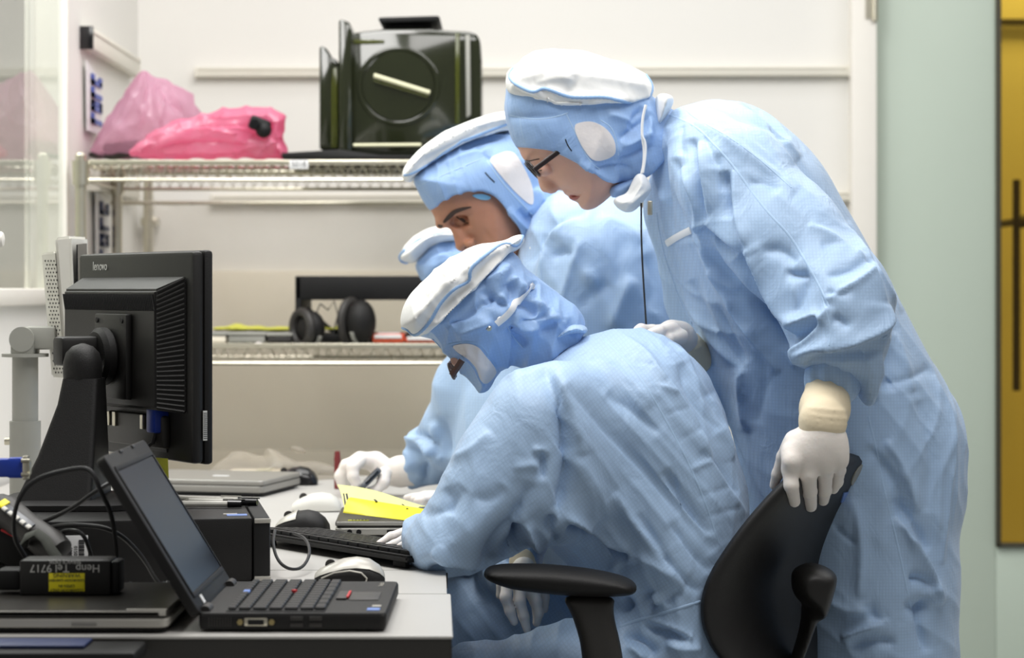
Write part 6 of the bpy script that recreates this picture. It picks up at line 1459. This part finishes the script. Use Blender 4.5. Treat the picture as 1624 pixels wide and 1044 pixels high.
# head and hood
silB = [(150, 640), (250, 680), (330, 770), (400, 850), (470, 925), (540, 985), (580, 960), (640, 860), (720, 790), (800, 740), (930, 680), (1060, 580), (1075, 520), (1000, 465), (900, 395), (835, 310), (775, 230), (765, 185), (700, 140), (520, 180), (330, 330), (180, 500)]
F = fbox((650, 380, 3.1), (900, 640, 3.36), 0.003)
F.pillow(zb7([(230, 640), (290, 690), (330, 745), (352, 775), (348, 800), (372, 812), (400, 850), (470, 900), (540, 960), (600, 900), (680, 780), (760, 600), (700, 400), (500, 300), (300, 420)]), DB, 0.072, 0.07, 0.01)
for sx in (-1, 1):
    c_ = P(*zb7([(400, 790)])[0], DB); F.ell((c_.x, DB + sx * 0.036, c_.z), (0.012, 0.013, 0.012), 0.006)
F.pillow(zb7([(400, 850), (385, 880), (400, 925), (430, 925), (470, 900)]), DB, 0.016, 0.012, 0.01)
cut(F, zb7([(290, 620), (345, 740), (352, 800), (420, 850), (500, 930), (600, 960), (800, 700), (500, 350)]), DB)
headB, _ = done(F, 'body', 'skin', B_, 2, label='face turned down, hidden by the hood')
hB, skHB = hood(B_, silB, DB, 0.098, 0.085, [(100, 600), (180, 648), (248, 662), (300, 712), (368, 790), (428, 852), (478, 922), (540, 985), (560, 1020), (700, 900), (1000, 760), (1200, 600), (1000, 380), (800, 100), (500, 100), (100, 450)],
    ((640, 380, 3.08), (935, 640, 3.38)), zb7, [([(560, 410), (620, 430), (690, 480)], -0.007), ([(690, 480), (720, 400), (700, 330)], -0.006), ([(700, 300), (760, 340), (800, 380)], 0.006), ([(740, 440), (820, 470), (860, 520)], -0.008), ([(700, 590), (740, 650), (790, 710)], -0.010), ([(720, 570), (800, 610), (880, 590)], 0.007), ([(640, 400), (680, 440), (720, 500)], 0.006), ([(330, 600), (450, 520), (560, 440)], -0.007), ([(400, 640), (520, 590), (600, 560)], 0.005), ([(800, 400), (860, 440), (920, 500)], 0.006), ([(830, 330), (850, 380), (830, 440)], -0.006), ([(560, 330), (640, 300), (700, 220)], 0.006), ([(540, 370), (580, 420), (560, 470)], -0.006), ([(920, 480), (980, 540), (1040, 580)], 0.005), ([(880, 640), (960, 580), (1040, 540)], -0.005), ([(760, 560), (840, 560), (960, 500)], -0.005)], wr=0.0026, seed=5, fw=6,
    extra=lambda F: F.chain([(830, 500, DB, 58), (880, 545, DB, 60)], 0.03))
patch('ear_mesh', skHB, zb7([(360, 706), (400, 692), (470, 690), (520, 712), (550, 750), (590, 800), (626, 850), (610, 885), (560, 935), (530, 905), (512, 835), (460, 780), (400, 745)]), 'patch_white', hB, 0.0012, label='off-white mesh patch over the ear')
trim('hood_seam', skHB, zb7([(340, 695), (440, 678), (520, 690), (560, 730), (600, 790), (640, 850)]), 1.6, 'piping_blue', hB, 0.6, wob=0.0004)
trim('edge_hem', skHB, zb7([(250, 665), (300, 708), (365, 782), (425, 845), (475, 915), (538, 978)]), 2.6, 'hood', hB, 0.6)
trim('edge_hem', skHB, zb7([(360, 706), (420, 770), (490, 830), (512, 890), (550, 945)]), 2.4, 'hood', hB, 0.6)
trim('hood_seam', skHB, zb7([(690, 590), (720, 650), (780, 715)]), 1.2, 'seam_blue', hB, 0.5)
sB = trim('neck_strap', skHB, zb7([(618, 572), (690, 515), (740, 440), (790, 385), (832, 330)]), 5.6, 'strap_white', hB, 0.2, 0.0045, label='white press-stud strap')
for q_ in ((645, 547), (828, 352)):
    h = skHB.hit(*zb7([q_])[0])
    if h: m = MB(); m.cyl(h[0] + h[1] * 0.001, h[0] + h[1] * 0.0045, 0.0046, 0.004, 16); m.build('press_stud', 'strap_white', hB, world=True)
h = skHB.hit(*zb7([(580, 600)])[0])
if h: m = MB(); m.cyl(h[0], h[0] + h[1] * 0.002, 0.0042, 0.0036, 16); m.cyl(h[0], h[0] + h[1] * 0.0032, 0.0018, 0.0014, 12); m.build('press_stud', 'steel', hB, world=True, label='metal press stud')
cB, skCB = cap(B_, [(58, 600), (54, 545), (72, 470), (118, 390), (198, 310), (278, 230), (378, 165), (498, 113), (600, 93), (680, 83), (728, 54), (780, 46), (792, 75), (762, 122), (738, 138), (702, 155), (560, 312), (440, 422), (330, 532), (250, 612), (182, 648), (128, 652), (105, 625)], DB, 0.118, 0.075,
    ((625, 355, 3.06), (845, 545, 3.38)), zb7, [([(230, 560), (300, 440), (380, 350), (460, 315), (480, 235), (560, 165), (690, 95)], 0.005), ([(150, 470), (250, 330), (400, 250)], -0.003), ([(260, 560), (340, 440), (440, 370), (520, 280), (640, 150)], -0.005), ([(200, 400), (330, 330), (430, 300)], 0.003)], seed=9, sil=silB)
trim('piping', skCB, zb7([(62, 598), (100, 606), (122, 640), (160, 640), (230, 565), (265, 500), (300, 440), (380, 360), (440, 335), (468, 312), (465, 270), (480, 235), (560, 165), (650, 100), (700, 96), (740, 120), (772, 85), (780, 52)]), 2.4, 'piping_blue', cB, 0.7, 0.0005, wob=0.0004, label='wavy blue piping')
gB = bpy.data.objects.new('glasses', None); C.objects.link(gB); gB.parent = B_
for sx in (-1, 1):
    yy = DB + sx * 0.076; a, b = [P(x, y, DB) for x, y in zb7([(368, 868), (412, 802)])]; a.y = b.y = yy
    m = MB(); m.tube([a, b, b + (b - a) * 0.35], 0.0046, 8, flat=0.35, up=(0, 1, 0)); m.build('temple', 'frame_brown', gB, world=True)
    lc = P(*zb7([(362, 848)])[0], DB); up_ = Vector((-0.80, 0, 0.6)).normalized()
    q = [Vector((lc.x, DB + sx * 0.037 + 0.028 * math.cos(t), lc.z)) + Vector((-0.35, 0, 0.94)).normalized() * 0.011 * math.sin(t) for t in np.linspace(0, 2 * PI, 29)[:-1]]
    m = MB(); m.tube(q, 0.0024, 8, closed=True); m.build('lens_rim', 'frame_brown', gB, world=True)
    m = MB(); m.loft([[p + Vector((-.0005, 0, 0)) for p in q], [p + Vector((.0005, 0, 0)) for p in q]]); m.build('lens', 'lens', gB, world=True)
m = MB(); m.tube([Vector((lc.x, DB - 0.009, lc.z)), Vector((lc.x - .003, DB, lc.z + .002)), Vector((lc.x, DB + 0.009, lc.z))], 0.002, 8); m.build('bridge', 'frame_brown', gB, world=True)

# ------------------------------------------------------------------ C: the person behind, writing hand on the desk
DC = 3.90; z6 = zm(620, 160, 3.481); s6 = 3.481
C_ = root('person', 'person behind with bare tanned face in blue hood, holding a dark gadget over desk', 'person', (P(980, 0, DC).x, DC, 0))
F = Field((P(640, 0, 4.0).x, 3.62, -0.01), (P(1170, 0, DC).x, 4.20, P(0, 290, DC).z), 0.006)
F.pillow([(842, 330), (880, 305), (930, 300), (980, 312), (1040, 340), (1095, 420), (1140, 540), (1150, 700), (1120, 900), (1080, 980), (900, 980), (830, 860), (760, 790), (722, 782), (716, 720), (722, 620), (760, 560), (800, 470)], DC, 0.19, 0.14, 0.03, p=2.2)
F.chain([(1010, 950, 3.83, 80), (1000, 1200, 3.83, 66), (1000, 1440, 3.83, 54)], 0.05); F.chain([(1070, 950, 3.98, 80), (1080, 1200, 3.98, 66), (1085, 1440, 3.98, 54)], 0.05)
foot(F, 1000, 3.82); foot(F, 1080, 3.99)
F.chain([(800, 520, 3.86, 62), (745, 620, 3.90, 56), (722, 690, 3.95, 50), (682, 722, 4.02, 42), (655, 740, 4.05, 36)], 0.03)
zC7 = zm(840, 300, 4.0148)
crC = [(z7b(l), *q) for l, *q in (([(605, 200), (700, 195), (800, 300)], 0.014, 4, 6), ([(640, 160), (730, 180), (820, 240)], -0.012, 5), ([(550, 240), (620, 300), (640, 420)], 0.012, 4, 6), ([(650, 230), (720, 300), (765, 390)], -0.012, 6), ([(790, 80), (800, 200), (755, 330)], 0.010, 4, 7), ([(725, 370), (718, 450), (735, 560)], -0.016, 5), ([(740, 380), (790, 330), (860, 300)], 0.009, 5), ([(830, 40), (860, 200), (900, 300)], -0.008, 8), ([(520, 260), (580, 300), (620, 360)], -0.008, 5))]
crC += [(zC7(l), *q) for l, *q in (([(360, 130), (200, 190), (110, 260), (70, 350), (10, 480)], -0.010, 5, 9), ([(300, 175), (190, 235), (120, 320), (80, 500), (60, 640)], 0.007, 6), ([(330, 330), (280, 450), (190, 740)], 0.006, 5), ([(660, 560), (560, 760), (520, 900)], 0.008, 8), ([(140, 430), (210, 400), (280, 405)], -0.008, 6), ([(340, 560), (400, 540), (420, 620)], 0.006, 7), ([(620, 300), (560, 440), (600, 600)], -0.005, 12), ([(740, 420), (800, 560), (760, 780)], -0.006, 10), ([(440, 180), (600, 230), (720, 330)], 0.005, 10), ([(300, 760), (420, 650), (520, 600)], -0.005, 8))]
suitC, skC = done(F, 'coverall', 'suit', C_, 3, cr=crC, ru=(0.0035, 38, 31, (1, 0.2, 0.5), 11))
trim('shoulder_seam', skC, z6([(830, 700), (822, 860), (830, 1000), (850, 1100)]), 1.4, 'seam_blue', suitC, 0.5)
s7b = 4.177
gC, _ = gloveset(C_, [hc(z7b, s7b, q) for q in (
    [(305, 335, 4.00, 40), (248, 385, 3.985, 40), (250, 440, 3.98, 37), (275, 495, 3.98, 32)],
    [(290, 330, 4.04, 40), (205, 370, 4.03, 40), (165, 440, 4.03, 37), (175, 495, 4.03, 32)],
    [(300, 330, 4.08, 38), (215, 365, 4.08, 38), (170, 430, 4.08, 34), (185, 490, 4.08, 30)],
    [(320, 335, 4.11, 36), (240, 370, 4.12, 34), (200, 440, 4.12, 30), (215, 490, 4.12, 26)],
    [(462, 420, 4.00, 46), (450, 485, 3.985, 40), (410, 530, 3.98, 31), (360, 535, 3.98, 25)],
    [(310, 335, 4.05, 46), (400, 345, 4.06, 52), (465, 410, 4.06, 62), (520, 430, 4.06, 74)])], 0.010, ((525, 705, 3.88), (640, 790, 4.22)),
    hc(z7b, s7b, [(500, 420, 4.06, 84), (560, 410, 4.05, 98), (640, 400, 4.03, 108)]), ((600, 705, 3.9), (670, 790, 4.2)), 0.8, cm='glove')
gloveset(C_, [hc(z7b, s7b, q) for q in (
    [(760, 585, 3.80, 32), (700, 578, 3.79, 26), (640, 578, 3.79, 22), (600, 582, 3.79, 18)],
    [(760, 590, 3.77, 32), (700, 588, 3.75, 26), (650, 590, 3.75, 22)],
    [(760, 580, 3.83, 32), (700, 572, 3.84, 24), (650, 570, 3.84, 20)],
    [(760, 595, 3.74, 30), (710, 600, 3.72, 23), (670, 602, 3.72, 19)],
    [(780, 570, 3.86, 30), (730, 560, 3.88, 22), (700, 560, 3.88, 18)],
    [(830, 580, 3.79, 46), (770, 582, 3.79, 42)])], 0.008, ((635, 775, 3.62), (710, 810, 3.95)), hc(z7b, s7b, [(800, 580, 3.79, 46), (860, 575, 3.80, 50)]), ((680, 770, 3.62), (720, 810, 3.95)), 1.0, cm='glove')
ph = root('phone', 'small dark grey gadget held in the white gloved hand over the desk', 'phone', P(*z7b([(360, 460)])[0], 3.975))
a, b = P(*z7b([(300, 525)])[0], 3.965), P(*z7b([(418, 405)])[0], 3.99); ux = (b - a).normalized(); fm = frame((a + b) / 2, ux, Vector((0, 1, 0)))
MB().box((0, 0, 0), ((b - a).length, 0.030, 0.011), 0.004, mx=fm).build('phone_body', 'phone_grey', ph, world=True)
MB().box((0, -0.0152, 0.0), ((b - a).length * 0.7, 0.001, 0.005), 0.0003, mx=fm).build('side_button', 'gloss_black', ph, world=True)
MB().box((0.01, 0, 0.0058), ((b - a).length * 0.6, 0.024, 0.0008), 0.0003, mx=fm).build('display', 'gloss_black', ph, world=True)
# head
silC = [(128, 430), (160, 505), (200, 580), (230, 615), (262, 685), (300, 694), (335, 716), (395, 780), (440, 835), (445, 870), (475, 925), (530, 960), (610, 950), (690, 905), (745, 860), (760, 800), (790, 700), (830, 600), (860, 500), (880, 400), (840, 250), (700, 160), (560, 170), (400, 220), (250, 320)]
SL = 0.40
F = fbox((650, 200, 3.72), (890, 450, 4.08), 0.0024)
F.pillow(z6(silC), DC, 0.080, 0.08, 0.01, slope=SL)
dN = DC - 0.045
F.pillow(z6([(296, 688), (326, 698), (345, 745), (360, 812), (378, 834), (408, 829), (450, 804), (462, 775), (420, 720), (370, 690)]), dN, 0.019, 0.018, 0.010, slope=0.5)
for sx, q_ in ((-1, (438, 790)), (1, (385, 800))):
    c_ = P(*z6([q_])[0], dN + sx * 0.014); F.ell((c_.x, dN + sx * 0.014 - 0.004, c_.z), (0.010, 0.008, 0.008), 0.006)
# brow ridge and eye
F.chain(hc(z6, s6, [(268, 690, DC - 0.03, 16), (300, 655, DC - 0.058, 16), (345, 610, DC - 0.070, 14), (430, 590, DC - 0.078, 10)]), 0.014)
ce = P(*z6([(385, 655)])[0], DC - 0.062); F.ell(ce, (0.014, 0.012, 0.011), 0.012, sub=True)
ce2 = P(*z6([(388, 652)])[0], DC - 0.052); F.ell(ce2, (0.0125, 0.0125, 0.0125), 0.004)
for l, a, wd in (([(330, 680), (370, 690), (430, 670)], -0.0016, 1.6), ([(345, 655), (390, 632), (430, 640)], -0.0018, 1.6), ([(455, 770), (480, 840), (470, 900)], -0.002, 3), ([(500, 700), (560, 780), (640, 840)], -0.0015, 4), ([(360, 640), (410, 680), (450, 690)], -0.0015, 2)):
    F.fold(z6(l), a, wd, 3.82)
cut(F, z6([(190, 540), (300, 470), (560, 440), (720, 560), (840, 740), (840, 1000), (560, 1100), (200, 1100)]), DC)
headC, skhC = done(F, 'body', 'skin_tan', C_, 2, label='tanned face with dark brows, looking down')
patch('eyebrow', skhC, z6([(285, 668), (305, 640), (335, 607), (380, 590), (440, 582), (448, 588), (415, 596), (360, 612), (320, 650), (298, 676)]), 'hair_dark', headC, 0.0012, rings=5)
patch('eyebrow', skhC, z6([(258, 682), (275, 684), (290, 688), (280, 700), (264, 696)]), 'hair_dark', headC, 0.0012, rings=4)
trim('eyelashes', skhC, z6([(362, 640), (385, 658), (405, 672), (428, 676)]), 1.1, 'hair_dark', headC, 0.6)
patch('eye', skhC, z6([(378, 648), (394, 646), (408, 656), (414, 666), (400, 666), (388, 660)]), 'hair_dark', headC, 0.0005, rings=4)
trim('nostril', skhC, z6([(405, 815), (420, 808), (432, 806)]), 0.9, 'hair_dark', headC, 0.6)
hC, skHC = hood(C_, [(x - 8, y - 2) if x < 250 else (x + 8, y) for x, y in silC], DC, 0.098, 0.085, [(60, 420), (130, 500), (190, 585), (232, 618), (280, 576), (360, 536), (440, 516), (520, 512), (570, 532), (612, 572), (660, 642), (700, 692), (722, 742), (745, 800), (760, 900), (900, 900), (1100, 500), (1050, 0), (600, -40), (60, 150)],
    ((645, 185, 3.70), (900, 460, 4.10)), z6, [([(380, 260), (500, 210), (640, 180)], -0.007), ([(250, 380), (400, 300), (560, 260)], 0.004), ([(640, 600), (720, 680), (780, 720)], 0.005), ([(760, 620), (800, 660), (850, 560)], -0.008), ([(700, 600), (790, 700), (800, 760)], -0.006), ([(800, 480), (840, 560), (820, 660)], 0.006), ([(470, 250), (520, 300), (560, 330)], -0.004)], slope=SL, seed=6, wr=0.002,
    extra=lambda F: F.chain([(810, 320, DC, 55), (850, 350, DC + 0.02, 60)], 0.03))
patch('ear_mesh', skHC, z6([(540, 320), (600, 290), (650, 276), (692, 296), (740, 380), (780, 470), (790, 560), (772, 580), (700, 520), (620, 430), (570, 370)]), 'patch_white', hC, 0.0012, label='off-white mesh patch over the ear')
trim('spectacle_slit', skHC, z6([(520, 396), (545, 425), (572, 450)]), 1.2, 'matte_black', hC, 0.6)
trim('edge_hem', skHC, z6([(236, 606), (285, 566), (362, 526), (440, 506), (520, 502), (575, 524), (618, 566), (664, 636), (706, 688), (730, 742)]), 1.4, 'hood', hC, 0.5)
trim('hood_seam', skHC, z6([(150, 470), (260, 420), (380, 370), (520, 310)]), 0.9, 'seam_blue', hC, 0.5)
trim('hood_seam', skHC, z6([(530, 330), (610, 450), (700, 545), (780, 630)]), 1.2, 'seam_blue', hC, 0.5)
M['elastic'] = mat('elastic', (140, 196, 226), 0.4)
patch('elastic_loop', skhC, z6([(440, 520), (500, 512), (555, 530), (540, 548), (500, 548), (465, 535)]), 'elastic', hC, 0.0025, rings=4)
cC, skCC = cap(C_, [(66, 415), (84, 368), (150, 282), (250, 202), (370, 136), (480, 90), (600, 55), (680, 50), (760, 80), (790, 140), (700, 160), (580, 180), (430, 232), (330, 290), (220, 352), (130, 442), (95, 456), (72, 444)], DC, 0.112, 0.06, ((630, 165, 3.70), (860, 300, 4.08)), z6, [([(75, 415), (130, 400), (220, 340), (370, 240), (420, 215), (510, 180), (650, 130)], 0.004), ([(110, 430), (230, 350), (380, 250), (520, 190)], -0.004), ([(180, 300), (330, 220), (480, 150)], 0.003)], slope=SL, seed=7, sil=silC)
trim('piping', skCC, z6([(75, 412), (130, 398), (220, 340), (300, 282), (370, 240), (385, 222), (420, 213), (510, 178), (580, 150), (650, 125)]), 2.2, 'piping_blue', cC, 0.7, 0.0005, label='blue piping')
F = fbox((825, 340, 3.75), (865, 430, 3.95), 0.003); F.pillow(z6([(800, 660), (835, 640), (820, 700), (790, 800), (760, 900), (730, 900), (760, 800)]), 3.83, 0.03, 0.012, 0.01); done(F, 'collar', 'cap_white', C_, 2, label='cream collar edge')

# ------------------------------------------------------------------ D: the fourth person, only the hood in view
DD = 4.35
D_ = root('person', 'person furthest back, only blue hood and white cap showing behind the others', 'person', (P(860, 0, DD).x, DD, 0))
F = Field((P(700, 0, DD).x, 4.12, -0.01), (P(1010, 0, DD).x, 4.60, P(0, 395, DD).z), 0.007)
F.pillow([(742, 470), (770, 420), (830, 410), (900, 430), (950, 500), (970, 640), (960, 900), (800, 900), (760, 700), (740, 560)], DD, 0.17, 0.12, 0.03)
F.chain([(840, 860, 4.28, 66), (840, 1320, 4.28, 46)], 0.05); F.chain([(910, 860, 4.42, 66), (910, 1310, 4.42, 46)], 0.05); foot(F, 840, 4.27); foot(F, 910, 4.43)
F.wrinkle(0.003, 24, (1, .2, .5), 41, 2)
done(F, 'coverall', 'suit', D_, 3)
F = fbox((655, 375, 4.2), (790, 470, 4.5), 0.003)
F.pillow(z6([(170, 960), (300, 940), (420, 900), (420, 980), (380, 1040), (240, 1040)]), DD, 0.07, 0.05, 0.02); done(F, 'body', 'skin', D_, 2)
hD, skHD = hood(D_, [(130, 890), (140, 930), (152, 965), (172, 1005), (250, 1030), (380, 1010), (480, 960), (520, 860), (460, 790), (340, 750), (220, 770)], DD, 0.095, 0.07, [(80, 700), (100, 950), (170, 1003), (260, 960), (600, 1100), (700, 700), (300, 650)], ((640, 350, 4.2), (800, 470, 4.5)), z6, [([(150, 900), (250, 830), (340, 810)], -0.006), ([(180, 880), (260, 850), (340, 840)], 0.004)], seed=8, extra=lambda F: F.chain([(740, 425, DD, 42), (775, 450, DD, 46)], 0.03))
cD, skCD = cap(D_, [(42, 868), (56, 828), (100, 768), (170, 718), (260, 690), (340, 690), (440, 720), (500, 780), (440, 800), (330, 790), (240, 806), (180, 850), (140, 896), (100, 898), (56, 892)], DD, 0.11, 0.05, ((625, 345, 4.2), (780, 430, 4.5)), z6, [([(100, 800), (180, 740), (300, 715)], -0.003)], seed=10)
trim('piping', skCD, z6([(82, 822), (56, 846), (46, 872), (58, 888), (90, 893)]), 2.8, 'piping_blue', cD, 0.8, 0.001, label='blue piping')
trim('piping', skCD, z6([(100, 806), (160, 760), (240, 735), (330, 725)]), 1.6, 'piping_blue', cD, 0.8, 0.001)
